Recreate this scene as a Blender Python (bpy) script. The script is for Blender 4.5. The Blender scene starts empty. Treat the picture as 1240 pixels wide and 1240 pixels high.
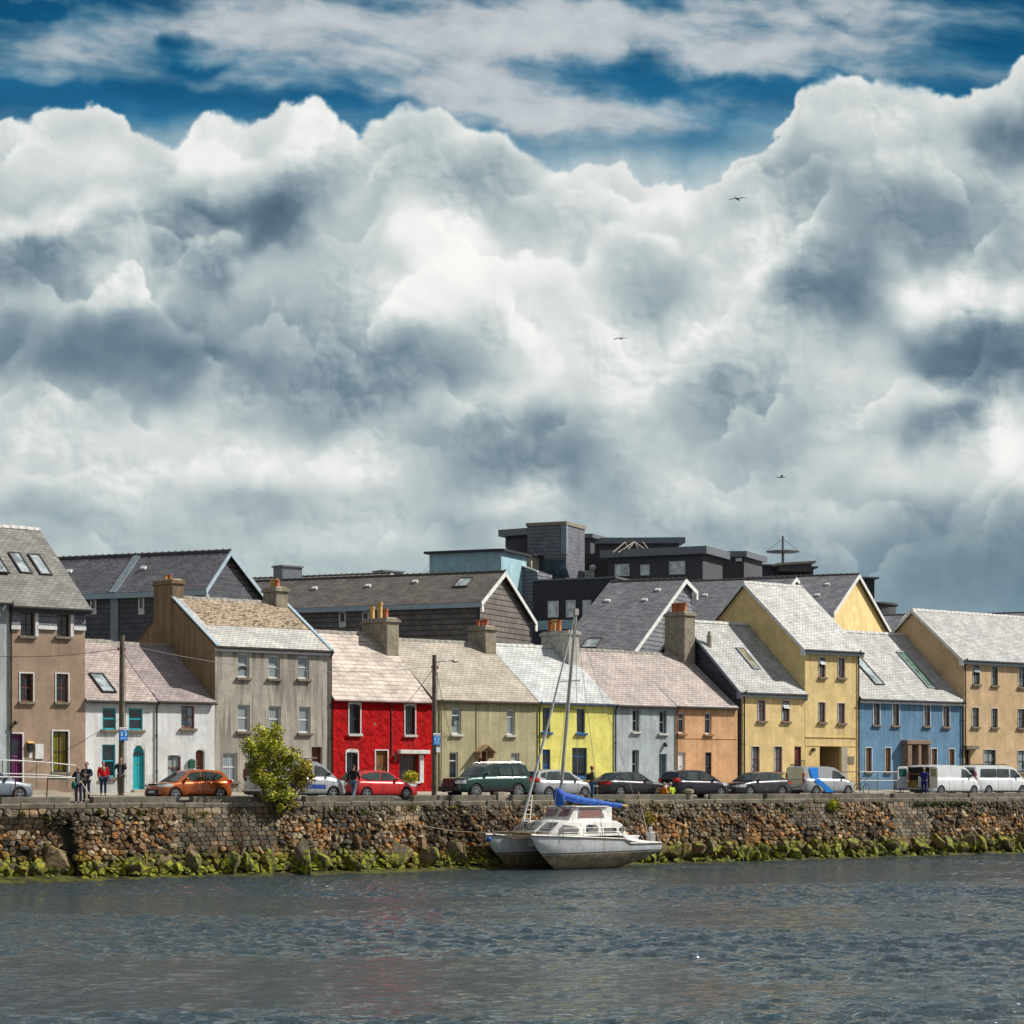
import bpy, bmesh, math, random
from math import sin, cos, pi, radians, sqrt, atan, atan2, floor
from mathutils import Vector, Matrix, noise as mnoise
SC = bpy.context.scene
COL = SC.collection
# ---------------------------------------------------------------- camera
# world frame: x runs along the house fronts (to the right), y away behind
# them, z up; the fronts stand on y = 0 and the quay edge on y = -9.7.
ALPHA = radians(40.0); CA, SA = cos(ALPHA), sin(ALPHA)
D = 135.0; FPX = 2900.0; HORIZ = 947.0; EYE = 1.0
WATER_Z = -3.35; PATH_Z = 0.5; ROAD_Z = 0.16
cam_d = bpy.data.cameras.new('camera'); cam = bpy.data.objects.new('camera', cam_d); COL.objects.link(cam)
cam.location = (-D*SA, -D*CA, EYE); cam.rotation_euler = (pi/2, 0, -ALPHA)
cam_d.sensor_width = 36; cam_d.lens = FPX/1240*36; cam_d.shift_y = (HORIZ-620)/1240
cam_d.clip_start = 1; cam_d.clip_end = 8000
SC.camera = cam
SC.view_settings.view_transform = 'Standard'; SC.view_settings.look = 'None'; SC.view_settings.exposure = 0
SC.render.resolution_x = 1024; SC.render.resolution_y = 1024
# survey helpers: measurements taken off the photograph turned into metres
def U(px, v=0.0):
    k = (px-620)/FPX
    return (k*(D+v*CA)+v*SA)/(CA-k*SA)
def Fd(u, v): return D+u*SA+v*CA
def Zp(py, u, v=0.0): return EYE+(HORIZ-py)*Fd(u, v)/FPX
def Tdir(px, u0, v0, du, dv):
    k = (px-620)/FPX
    return (u0*CA-v0*SA-k*(D+u0*SA+v0*CA))/(k*(du*SA+dv*CA)-(du*CA-dv*SA))
def Vof(px, u): return Tdir(px, u, 0, 0, 1)
def ray(px, py):
    k = (px-620)/FPX; m = (HORIZ-py)/FPX
    return Vector((k*CA+SA, -k*SA+CA, m))
def hit(px, py, p0, n):
    o = Vector((-D*SA, -D*CA, EYE)); d = ray(px, py); n = Vector(n)
    t = (Vector(p0)-o).dot(n)/d.dot(n)
    return o+d*t
import numpy as np
def np_lattice(ix, iy, seed):
    h = (ix.astype(np.int64)*374761393 + iy.astype(np.int64)*668265263 + seed*1442695041) & 0xffffffff
    h = ((h ^ (h >> 13))*1274126177) & 0xffffffff
    return (h ^ (h >> 16)) & 0xffffffff
def np_perlin(x, y, seed):
    x0 = np.floor(x); y0 = np.floor(y); fx = (x-x0).astype(np.float32); fy = (y-y0).astype(np.float32)
    ux = fx*fx*fx*(fx*(fx*6-15)+10); uy = fy*fy*fy*(fy*(fy*6-15)+10)
    def g(i, j):
        a = np_lattice(x0+i, y0+j, seed).astype(np.float32)*np.float32(2*np.pi/4294967296)
        return np.cos(a)*(fx-i)+np.sin(a)*(fy-j)
    a, b, c, d = g(0, 0), g(1, 0), g(0, 1), g(1, 1)
    return ((a+(b-a)*ux)*(1-uy)+(c+(d-c)*ux)*uy)*1.41
def np_worley(x, y, seed):
    x0 = np.floor(x); y0 = np.floor(y); best = np.full(x.shape, 9.0, np.float32)
    for i in (-1, 0, 1):
        for j in (-1, 0, 1):
            h = np_lattice(x0+i, y0+j, seed)
            px = x0+i+0.15+0.7*((h & 0xffff).astype(np.float32)/65535); py = y0+j+0.15+0.7*((h >> 16).astype(np.float32)/65535)
            dd = (px-x)**2+(py-y)**2; best = np.minimum(best, dd)
    return best                                  # squared distance
def np_fbm(x, y, seed, octv, rough=0.5, kind='p', lo=0):
    s = 0; a = 1.0; tot = 0; f = 1.0
    for o in range(octv):
        if o >= lo:
            if kind == 'p': n = np_perlin(x*f+o*17.3, y*f-o*9.1, seed+o)
            elif kind == 'b': n = 2*np.abs(np_perlin(x*f+o*17.3, y*f-o*9.1, seed+o))-0.5
            else: n = 0.9-2.0*np_worley(x*f+o*17.3, y*f-o*9.1, seed+o)
            s = s+a*n
        tot += a; a *= rough; f *= 2.03
    return s/tot
def ss(x, a, b):
    t = np.clip((x-a)/(b-a), 0, 1); return t*t*(3-2*t)
def make_sky(x, y):
    """x, y: arrays of photograph positions (i.e. azimuth and height); returns linear rgb"""
    q, r = x/100, y/100
    wx = np_fbm(q*0.55, r*0.55, 11, 4); wy = np_fbm(q*0.55, r*0.55, 29, 4)
    wx2 = np_fbm(q*1.7, r*1.7, 41, 5); wy2 = np_fbm(q*1.7, r*1.7, 57, 5)
    X, Y = x+wx*55+wx2*26, y+wy*45+wy2*24                     # strongly stirred, for the light and dark masses
    a, b = q+wx2*0.13, r+wy2*0.13                       # lightly stirred, for the puffs
    def heights(a, b):
        low = np_fbm(a*1.05, b*1.15, 71, 2, 0.55, 'w'); 
        hi = np_fbm(a*2.1, b*2.3, 91, 6, 0.56, 'w')*0.55+np_fbm(a*2.0, b*2.2, 131, 7, 0.58, 'b')*0.45
        return low, hi
    lo0, hi0 = heights(a, b); e = 0.05
    lo1, hi1 = heights(a+e*0.8, b-e)                    # a step towards the sun, up and to the right
    h0 = lo0*0.7+hi0*0.5
    slope = np.clip(((lo0-lo1)*0.8+(hi0-hi1)*0.62)/e, -2, 2)
    pts = [(-700,230),(-300,190),(0,160),(60,154),(110,143),(150,152),(180,176),(222,180),(240,152),(262,150),(300,168),(340,150),(385,142),(430,172),(480,146),(530,144),(570,162),(610,175),(650,203),
           (700,212),(750,214),(800,235),(830,258),(870,240),(905,205),(940,180),(965,128),(1010,112),(1060,108),(1110,112),(1140,134),(1175,138),(1200,112),(1240,92),(1400,120),(1900,210)]
    top = np.interp(x+wx2*22, [p[0] for p in pts], [p[1] for p in pts])
    edge = (y-top)/100+(h0-0.05)*0.42+wy2*0.10
    mass = ss(edge, -0.02, 0.05+0.20*ss(np_fbm(q*0.7+5, r*0.7, 861, 3), -0.12, 0.3))
    def blob(px, py, rx, ry, XX=X, YY=Y):
        d = np.sqrt(((XX-px)/rx)**2+((YY-py)/ry)**2); return 1-ss(d, 0.2, 1.4)
    soft = np.maximum(blob(810, 220, 230, 100), 0.6*blob(190, 175, 60, 50))
    mass = np.maximum(mass, 0.85*soft*ss(edge, -0.8, 0.35))
    tone = 0.60+0*x
    for (px, py, rx, ry, s) in [
        (285,272,105,55,-.36),(365,250,60,50,-.22),(20,315,120,50,-.34),(110,430,170,55,-.32),(300,410,110,55,-.16),(440,455,130,50,-.30),(230,330,70,40,-.12),
        (640,540,70,70,-.16),(600,215,60,50,-.16),(790,350,80,50,-.14),(1000,350,85,62,-.36),(985,215,110,38,-.18),(1190,425,105,56,-.46),(1140,505,65,50,-.30),(1215,165,60,42,-.42),
        (1120,270,120,50,-.26),(930,560,100,45,-.14),(560,555,90,50,-.20),(700,590,120,60,-.18),(1180,680,240,70,-.26),(900,650,120,36,-.10),(60,610,90,24,-.12),(300,625,60,20,-.12),(420,650,110,30,.12),(150,590,110,30,.14),(640,615,60,40,.16),(460,560,90,50,.10),(1050,640,80,40,.08),(980,560,60,30,.14),(560,640,60,24,-.14),(880,490,90,34,-.16),(240,420,60,60,-.10),(720,520,60,60,-.10),(300,215,40,40,.10),
        (250,190,50,50,.26),(375,175,60,35,.26),(90,195,110,40,.16),(60,255,120,22,.26),(545,300,75,60,.26),(500,372,60,34,.30),(600,340,80,60,.20),(710,400,110,110,.20),(900,310,70,60,.20),
        (600,490,80,32,.20),(860,410,110,45,.18),(1160,362,110,34,.34),(1040,470,80,50,.12),(1120,570,110,50,.20),(1060,150,90,30,.16),(200,540,180,40,.12),(350,570,150,45,.18),(880,600,130,45,.12),(150,335,70,45,.22),(1215,525,45,60,.30),
        (620,590,50,34,.20),(840,270,80,34,.14),(265,400,30,22,.12),(285,280,40,18,.26),(640,440,60,60,.14),(740,250,70,40,.14),(30,550,100,60,.10),(780,480,80,40,.16),(1130,470,50,26,.26),(590,160,50,20,.1)]:
        tone = tone+s*blob(px, py, rx, ry)
    fade = 1-0.55*ss(y, 560, 760)
    crisp = (0.15+0.85*ss(np_fbm(q*0.8, r*0.8, 201, 3), -0.2, 0.3))*fade
    # banks of puffs one in front of the other, each bright along its upper edge and shaded below it
    lay = 0*x
    for k, (off, amp, st, ph) in enumerate([(55, 60, .8, 0), (120, 80, .9, 3), (190, 70, .9, 7), (255, 90, .8, 12), (325, 80, .7, 17), (400, 80, .6, 23), (470, 70, .7, 31), (540, 60, .7, 37)]):
        cen = top*0.75+40+off+amp*np_perlin(q*0.42+ph, 0*q+ph*1.7, 600+k)*1.6+28*np_perlin(q*1.1+ph, 0*q+ph*.7, 640+k)*1.6
        pu = 0.95-2.0*np_worley(q*1.15+ph+wx2*.3, r*1.15-ph*.6+wy2*.3, 700+k)
        pu2 = 0.9-2.0*np_worley(q*2.9+ph+wx2*.35, r*2.9+wy2*.35, 720+k)
        rg = np_fbm(q*1.5, r*1.5, 830+k, 6, 0.6)
        d = y+wy*26-cen+pu*24+pu2*9+hi0*9+rg*26
        sh = np_fbm(q*0.9+ph, r*0.9, 760+k, 3)
        wdt = 7+90*ss(sh, -0.28, 0.33)
        m = ss(d, -wdt*0.4, wdt*0.6)
        body = np.exp(-np.clip(d, 0, None)/26)*0.31+np.exp(-np.clip(d, 0, None)/85)*0.14-0.19+pu*0.05+pu2*0.02
        lay = lay*(1-m)+body*m*st
    t = tone*1.0-0.04+lay*0.88*(0.45+0.55*ss(np_fbm(q*0.5, r*0.5, 811, 2), -0.3, 0.25))*fade**0.5+slope*0.022*crisp+hi0*0.07*crisp+lo0*0.05*fade+wx2*0.04*fade+np_fbm(q*3, r*3, 300, 6, 0.6)*0.04*fade+np_fbm(q*7+wx2, r*7+wy2, 330, 5, 0.62)*0.05*crisp
    t = t+0.22*(1-ss(edge, 0.0, 0.5))*mass
    ramp_t = [0, .2, .4, .58, .76, .9, 1.1]
    ramp = [(74,95,112), (104,125,140), (143,161,170), (180,193,195), (212,218,217), (238,239,237), (252,251,248)]
    cl = np.stack([np.interp(t, ramp_t, [c[k] for c in ramp]) for k in range(3)], -1)
    hz = np.stack([np.interp(x, [0, 500, 900, 1240], [c[k] for c in ((176,194,194), (164,183,186), (138,163,174), (96,130,150))]) for k in range(3)], -1)
    f = (0.6*ss(y, 600, 800))[..., None]; cl = cl*(1-f)+(hz+(t[..., None]-0.6)*95)*f
    # clear blue with high cirrus
    sky = np.stack([np.interp(y+wy*30, [-50, 60, 130, 200, 300], [c[k] for c in ((10,66,104), (20,86,126), (34,100,142), (104,148,172), (152,180,192))]) for k in range(3)], -1)
    sky = sky+(np_fbm(q*0.45+wx*.2, r*2.6+wy*.25-q*.15, 401, 5, .5)*20)[..., None]*np.array([0.5, 1, 1.1])
    ca, cb = q*0.36+wx*0.22, r*1.45+wy*0.3-q*0.13
    ci = np_fbm(ca, cb, 501, 8, 0.56)*0.7+np_fbm(ca*3, cb*2.4, 521, 6, 0.6)*0.3
    bias = -0.10+0*x
    for (px, py, rx, ry, s) in [(430,36,330,62,.62),(110,40,180,30,.30),(50,78,120,26,.22),(300,110,110,22,.20),(760,36,250,34,.60),(1000,4,170,24,.40),(590,120,150,34,.42),(730,140,170,20,.34),(1010,68,200,30,.34),(1120,30,150,30,.22),(1150,95,140,20,.14),(640,160,200,22,.16),(860,150,120,30,.16),
                            (880,80,90,20,.24),(520,95,110,30,.3),(150,118,250,16,-.34),(300,135,260,14,-.14),(800,100,110,20,-.20),(1060,108,190,20,-.20),(30,8,60,10,-.45),(215,50,30,12,-.34),(240,84,40,8,-.2)]:
        bias = bias+s*blob(px, py, rx, ry, x+wx2*30+wx*30, y+wy2*22+wy*14)
    cm = ss(ci*1.0+bias, -0.30, 0.56)
    ct = 0.52+0.8*(bias-0.2)*0.4+ci*0.35+np_fbm(q*1.6+wx2*.3, r*2.6, 541, 7, 0.6)*0.35
    cc = np.stack([np.interp(ct, [0, .35, .6, 1], [c[k] for c in ((118,136,152), (156,166,176), (192,197,201), (222,224,225))]) for k in range(3)], -1)
    sky = sky*(1-cm[..., None]*0.95)+cc*cm[..., None]*0.95
    out = sky*(1-mass[..., None])+cl*mass[..., None]
    out = np.clip(out, 0, 252)/255
    return np.where(out <= 0.04045, out/12.92, ((out+0.055)/1.055)**2.4)
# ---------------------------------------------------------------- small node and mesh library
def lin(c):
    return tuple(((x/255)/12.92 if x/255 <= 0.04045 else ((x/255+0.055)/1.055)**2.4) for x in c)
SOCK = bpy.types.NodeSocket
class NT:
    def __init__(s, nt): s.nt = nt; s.N = nt.nodes; s.L = nt.links
    def put(s, inp, v):
        if isinstance(v, SOCK): s.L.new(v, inp)
        else: inp.default_value = v
    def M(s, op, a, b=0.0, c=0.0, clamp=False):
        n = s.N.new('ShaderNodeMath'); n.operation = op; n.use_clamp = clamp
        s.put(n.inputs[0], a); s.put(n.inputs[1], b)
        if op == 'MULTIPLY_ADD': s.put(n.inputs[2], c)
        return n.outputs[0]
    def VM(s, op, a, b=(0,0,0), c=(0,0,0)):
        n = s.N.new('ShaderNodeVectorMath'); n.operation = op; s.put(n.inputs[0], a)
        if op not in ('LENGTH', 'NORMALIZE'): s.put(n.inputs[1], b)
        if op == 'MULTIPLY_ADD': s.put(n.inputs[2], c)
        return n.outputs['Value'] if op in ('LENGTH', 'DOT_PRODUCT') else n.outputs['Vector']
    def MR(s, x, a, b, lo=0.0, hi=1.0):
        n = s.N.new('ShaderNodeMapRange'); n.interpolation_type = 'SMOOTHSTEP'; n.clamp = True
        for i, v in enumerate((x, a, b, lo, hi)): s.put(n.inputs[i], v)
        return n.outputs[0]
    def XYZ(s, x, y, z=0.0):
        n = s.N.new('ShaderNodeCombineXYZ'); s.put(n.inputs[0], x); s.put(n.inputs[1], y); s.put(n.inputs[2], z); return n.outputs[0]
    def SEP(s, v):
        n = s.N.new('ShaderNodeSeparateXYZ'); s.put(n.inputs[0], v); return n.outputs
    def NOISE(s, p, scale, detail=4, rough=0.55, dist=0.0, color=False):
        n = s.N.new('ShaderNodeTexNoise'); s.put(n.inputs['Vector'], p); n.inputs['Scale'].default_value = scale
        n.inputs['Detail'].default_value = detail; n.inputs['Roughness'].default_value = rough; n.inputs['Distortion'].default_value = dist
        return n.outputs['Color'] if color else n.outputs[0]
    def MIX(s, f, a, b, mode='MIX'):
        n = s.N.new('ShaderNodeMix'); n.data_type = 'RGBA'; n.blend_type = mode; s.put(n.inputs[0], f)
        for i, v in ((6, a), (7, b)):
            if isinstance(v, SOCK): s.L.new(v, n.inputs[i])
            else: n.inputs[i].default_value = (*v, 1)
        return n.outputs[2]
    def SCALE(s, col, f):            # colour times a number
        return s.VM('MULTIPLY', col, s.XYZ(f, f, f))
    def POS(s): return s.N.new('ShaderNodeNewGeometry').outputs['Position']
    def NOR(s): return s.N.new('ShaderNodeNewGeometry').outputs['Normal']
    def OBJ(s): return s.N.new('ShaderNodeTexCoord').outputs['Object']
    def UV(s): return s.N.new('ShaderNodeTexCoord').outputs['UV']
    def RND(s): return s.N.new('ShaderNodeObjectInfo').outputs['Random']
    def ATT(s, name): n = s.N.new('ShaderNodeAttribute'); n.attribute_name = name; return n.outputs['Color']
    def BUMP(s, h, strength=0.5, dist=0.02, normal=None):
        n = s.N.new('ShaderNodeBump'); n.inputs['Strength'].default_value = strength; n.inputs['Distance'].default_value = dist
        s.put(n.inputs['Height'], h)
        if normal is not None: s.L.new(normal, n.inputs['Normal'])
        return n.outputs[0]
    def BSDF(s, col, rough=0.7, metal=0.0, spec=0.5, normal=None, coat=0.0, trans=0.0, emis=None):
        n = s.N.new('ShaderNodeBsdfPrincipled')
        if isinstance(col, SOCK): s.L.new(col, n.inputs['Base Color'])
        else: n.inputs['Base Color'].default_value = (*col, 1)
        s.put(n.inputs['Roughness'], rough); s.put(n.inputs['Metallic'], metal); s.put(n.inputs['Specular IOR Level'], spec)
        n.inputs['Coat Weight'].default_value = coat; n.inputs['Coat Roughness'].default_value = 0.04
        n.inputs['Transmission Weight'].default_value = trans
        if normal is not None: s.L.new(normal, n.inputs['Normal'])
        o = s.N.new('ShaderNodeOutputMaterial'); s.L.new(n.outputs[0], o.inputs[0]); return n
MATS = {}
def newmat(name):
    m = bpy.data.materials.new(name); m.use_nodes = True; m.node_tree.nodes.clear(); MATS[name] = m
    return m, NT(m.node_tree)
def paint(name, rgb, rough=0.5, metal=0.0, var=0.12, coat=0.0, scale=3.0, bump=0.0, spec=0.5, dirt=0.0):
    if name in MATS: return MATS[name]
    m, t = newmat(name); p = t.OBJ()
    f = t.MR(t.NOISE(p, scale, 5, 0.6), 0.25, 0.75, 1-var, 1+var*0.6)
    c = t.SCALE(tuple(rgb), f)
    if dirt: c = t.MIX(t.MR(t.NOISE(p, scale*2.3, 6, 0.65), 0.5, 0.75, 0, dirt), c, (0.09, 0.07, 0.05))
    n = t.BUMP(t.NOISE(p, scale*8, 3), bump, 0.02) if bump else None
    t.BSDF(c, t.MR(t.NOISE(p, scale*3, 3), 0.3, 0.7, rough*0.85, min(1, rough*1.15)), metal, spec, n, coat)
    return m
def stucco(name, rgb, stain=0.25, stain_rgb=(0.07, 0.06, 0.05), rough_bump=0.35, wave=0.0, patch=None, foot=0.35, top=0.2, ztop=5.4):
    m, t = newmat(name); p = t.POS(); x, y, z = t.SEP(p)
    c = t.SCALE(tuple(rgb), t.MR(t.NOISE(p, 0.9, 7, 0.68), 0.28, 0.72, 0.76, 1.12))
    c = t.MIX(t.MR(t.NOISE(p, 3.5, 6, 0.65), 0.48, 0.8, 0, 0.35), c, tuple(v*0.6 for v in rgb))
    st = t.NOISE(t.VM('MULTIPLY', p, (3.0, 3.0, 0.22)), 1.0, 6, 0.62)
    big = t.NOISE(p, 0.45, 3, 0.5)
    c = t.MIX(t.M('MULTIPLY', t.MR(st, 0.43, 0.62, 0, 1), t.MR(big, 0.35, 0.65, stain*0.35, stain)), c, stain_rgb)
    if foot: c = t.MIX(t.M('MULTIPLY', t.MR(z, 0.4, 1.7, foot, 0), t.MR(t.NOISE(p, 1.6, 5, 0.6), 0.3, 0.7, 0.4, 1.2)), c, (0.11, 0.09, 0.065))
    if top: c = t.MIX(t.M('MULTIPLY', t.MR(z, ztop-0.9, ztop, 0, top), t.MR(st, 0.35, 0.6)), c, stain_rgb)
    if patch:
        c = t.MIX(t.MR(t.NOISE(p, 1.5, 2, 0.4), 0.70, 0.715, 0, 1), c, patch)
    h = t.M('ADD', t.NOISE(p, 22, 4, 0.6), t.M('MULTIPLY', t.NOISE(p, 2.2, 4, 0.55), 1.2+wave))
    t.BSDF(c, 0.88, 0, 0.2, t.BUMP(h, rough_bump, 0.05+0.05*wave)); return m
def slate(name, rgb, rgb2, w=0.34, h=0.2, var=0.25, lichen=(0.42, 0.34, 0.22), lich=0.25, rough=0.55, moss=0.0, big=0.0, spec=0.5, irregular=0.0, clumps=0.0):
    m, t = newmat(name); uv = t.UV()
    p = t.POS()
    if irregular: uv = t.VM('ADD', uv, t.VM('MULTIPLY', t.NOISE(p, 1.6, 3, color=True), (irregular, irregular, 0)))
    b = t.N.new('ShaderNodeTexBrick'); t.L.new(uv, b.inputs['Vector']); b.inputs['Scale'].default_value = 1
    b.inputs['Brick Width'].default_value = w; b.inputs['Row Height'].default_value = h; b.inputs['Mortar Size'].default_value = 0.012
    b.inputs['Mortar Smooth'].default_value = 0.3; b.inputs['Bias'].default_value = 0.0
    b.inputs['Color1'].default_value = (*rgb, 1); b.inputs['Color2'].default_value = (*rgb2, 1)
    b.inputs['Mortar'].default_value = (*[v*0.28 for v in rgb], 1); b.offset = 0.5
    c = b.outputs['Color']
    c = t.SCALE(c, t.MR(t.NOISE(p, 1.1, 6, 0.6), 0.25, 0.75, 1-var, 1+var))
    c = t.MIX(t.MR(t.NOISE(p, 2.6, 7, 0.7), 0.50, 0.78, 0, lich), c, lichen)
    if moss: c = t.MIX(t.MR(t.NOISE(p, 1.3, 7, 0.72), 0.50, 0.66, 0, moss), c, (0.10, 0.085, 0.045))
    if clumps: c = t.MIX(t.MR(t.NOISE(t.VM('MULTIPLY', p, (1, 1.4, 1.4)), 4.2, 3, 0.5, 0.3), 0.50, 0.60, 0, clumps), c, (0.07, 0.045, 0.02))
    u_, v_, _ = t.SEP(uv)
    saw = t.M('FRACT', t.M('DIVIDE', v_, h))             # thick lower edge of each course
    edge = t.MR(saw, 0.0, 0.2, 0.0, 1.0)
    c = t.MIX(t.MR(saw, 0.0, 0.25, 0.7, 0.0), c, tuple(v*0.25 for v in rgb))
    hh = t.M('ADD', t.M('MULTIPLY', saw, -0.7), t.M('MULTIPLY', edge, 0.6))
    hh = t.M('SUBTRACT', hh, t.M('MULTIPLY', b.outputs['Fac'], 0.6))
    hh = t.M('ADD', hh, t.M('MULTIPLY', t.NOISE(p, 5, 4, 0.6), 0.7))
    t.BSDF(c, t.MR(t.NOISE(p, 2, 4), 0.3, 0.7, rough-0.1, rough+0.15), 0, spec, t.BUMP(hh, 0.8, 0.045)); return m
def glass(name, rgb=(0.012, 0.016, 0.02), curtain=None, amount=0.0, rough=0.05):
    m, t = newmat(name); p = t.OBJ(); x, y, z = t.SEP(t.POS())
    c = t.SCALE(tuple(rgb), t.MR(t.NOISE(t.POS(), 1.7, 4), 0.3, 0.7, 0.5, 1.6))
    if curtain:
        fold = t.M('MULTIPLY_ADD', t.M('SINE', t.M('MULTIPLY', x, 46)), 0.18, 0.82)
        c = t.MIX(t.MR(t.NOISE(t.POS(), 0.9, 2), 0.50-amount*0.4, 0.54-amount*0.4), c, t.SCALE(curtain, fold))
    t.BSDF(c, rough, 0, 0.9, t.BUMP(t.NOISE(t.POS(), 1.8, 2), 0.12, 0.02)); return m

class MB:
    """collects vertices and faces, then links them as ONE mesh object"""
    def __init__(s): s.v = []; s.f = []; s.uv = {}; s.mi = {}; s.col = {}
    def add(s, vs, fs, mi=0, col=None):
        o = len(s.v); s.v += [tuple(p) for p in vs]
        for f in fs:
            s.f.append(tuple(i+o for i in f))
            if mi: s.mi[len(s.f)-1] = mi
            if col: s.col[len(s.f)-1] = col
        return s
    def quad(s, a, b, c, d, uv=None, mi=0):
        s.add([a, b, c, d], [(0, 1, 2, 3)], mi)
        if uv: s.uv[len(s.f)-1] = uv
        return s
    def box(s, x0, x1, y0, y1, z0, z1, mi=0):
        v = [(x, y, z) for x in (x0, x1) for y in (y0, y1) for z in (z0, z1)]
        return s.add(v, [(0,1,3,2), (4,6,7,5), (0,4,5,1), (2,3,7,6), (0,2,6,4), (1,5,7,3)], mi)
    def poly(s, pts, d, mi=0):
        """prism: polygon pts pushed by vector d"""
        n = len(pts); d = Vector(d); a = [Vector(p) for p in pts]; b = [p+d for p in a]
        return s.add(a+b, [tuple(range(n))[::-1], tuple(range(n, 2*n))]+[(i, (i+1) % n, n+(i+1) % n, n+i) for i in range(n)], mi)
    def tube(s, pts, r, n=8, cap=True, mi=0):
        pts = [Vector(p) for p in pts]; rs = r if isinstance(r, (list, tuple)) else [r]*len(pts)
        vs = []; up0 = None
        for i, p in enumerate(pts):
            d = (pts[min(i+1, len(pts)-1)]-pts[max(i-1, 0)])
            if d.length < 1e-9: d = Vector((0, 0, 1))
            d.normalize(); a = Vector((0, 0, 1)) if abs(d.z) < 0.9 else Vector((1, 0, 0))
            if up0 is not None:
                a = up0
            x = d.cross(a)
            if x.length < 1e-6: x = d.cross(Vector((0, 1, 0)))
            x.normalize(); y = x.cross(d).normalized(); up0 = y
            for k in range(n):
                t = 2*pi*k/n; vs.append(p+(x*cos(t)+y*sin(t))*rs[i])
        fs = [(i*n+k, i*n+(k+1) % n, (i+1)*n+(k+1) % n, (i+1)*n+k) for i in range(len(pts)-1) for k in range(n)]
        if cap: fs += [tuple(range(n))[::-1], tuple(range((len(pts)-1)*n, len(pts)*n))]
        return s.add(vs, fs, mi)
    def lathe(s, c, prof, axis='z', n=16, mi=0):
        """prof: list of (r, h) along the axis"""
        vs = []
        for (r, h) in prof:
            for k in range(n):
                t = 2*pi*k/n; a, b = r*cos(t), r*sin(t)
                vs.append((c[0]+a, c[1]+b, c[2]+h) if axis == 'z' else ((c[0]+a, c[1]+h, c[2]+b) if axis == 'y' else (c[0]+h, c[1]+a, c[2]+b)))
        fs = [(i*n+k, i*n+(k+1) % n, (i+1)*n+(k+1) % n, (i+1)*n+k) for i in range(len(prof)-1) for k in range(n)]
        fs += [tuple(range(n))[::-1], tuple(range((len(prof)-1)*n, len(prof)*n))]
        return s.add(vs, fs, mi)
    def ball(s, c, r, n=12, m=8, mi=0):
        rx, ry, rz = r if isinstance(r, (list, tuple)) else (r, r, r); vs = []
        for i in range(1, m):
            ph = pi*i/m
            for k in range(n):
                t = 2*pi*k/n; vs.append((c[0]+rx*sin(ph)*cos(t), c[1]+ry*sin(ph)*sin(t), c[2]+rz*cos(ph)))
        a = len(vs); vs += [(c[0], c[1], c[2]+rz), (c[0], c[1], c[2]-rz)]
        fs = [(i*n+k, (i+1)*n+k, (i+1)*n+(k+1) % n, i*n+(k+1) % n) for i in range(m-2) for k in range(n)]
        fs += [(a, k, (k+1) % n) for k in range(n)]+[(a+1, (m-2)*n+(k+1) % n, (m-2)*n+k) for k in range(n)]
        return s.add(vs, fs, mi)
    def build(s, name, mats, parent=None, local=False, smooth=False, bevel=0.0, autosm=None):
        off = Vector((0, 0, 0))
        if parent is not None and not local: off = origin(parent)
        me = bpy.data.meshes.new(name); me.from_pydata([tuple(Vector(p)-off) for p in s.v], [], s.f)
        if not isinstance(mats, (list, tuple)): mats = [mats]
        for m in mats: me.materials.append(m)
        if s.uv:
            ul = me.uv_layers.new(name='UVMap')
            for fi, uv in s.uv.items():
                for li, q in zip(me.polygons[fi].loop_indices, uv): ul.data[li].uv = q
        for fi, k in s.mi.items(): me.polygons[fi].material_index = k
        if s.col:
            ca = me.color_attributes.new('tint', 'FLOAT_COLOR', 'CORNER')
            for fi, c in s.col.items():
                for li in me.polygons[fi].loop_indices: ca.data[li].color = (*c, 1)
        bm = bmesh.new(); bm.from_mesh(me)
        if not s.uv and not s.col: bmesh.ops.remove_doubles(bm, verts=bm.verts, dist=1e-5)
        bmesh.ops.recalc_face_normals(bm, faces=bm.faces); bm.to_mesh(me); bm.free()
        if smooth: me.shade_smooth()
        o = bpy.data.objects.new(name, me); COL.objects.link(o)
        if parent is not None: o.parent = parent
        if autosm: me.set_sharp_from_angle(angle=radians(autosm))
        if bevel:
            b = o.modifiers.new('bevel', 'BEVEL'); b.width = bevel; b.segments = 2; b.limit_method = 'ANGLE'; b.angle_limit = radians(35)
        return o
def origin(o):
    p = Vector(o.location)
    while o.parent is not None: o = o.parent; p += Vector(o.location)
    return p
def thing(name, label, cat, loc=(0, 0, 0), rz=0.0, group=None):
    o = bpy.data.objects.new(name, None); COL.objects.link(o); o.location = loc; o.rotation_euler = (0, 0, rz)
    o.empty_display_size = 0.3
    return tag(o, label, cat, group)
def tag(o, label, cat, group=None, kind=None):
    o['label'] = label; o['category'] = cat
    if group: o['group'] = group
    if kind: o['kind'] = kind
    return o
def struct(o): o['kind'] = 'structure'; return o
def lab(o, label): o['label'] = label; return o
def lerp(a, b, t): return a+(b-a)*t
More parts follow.
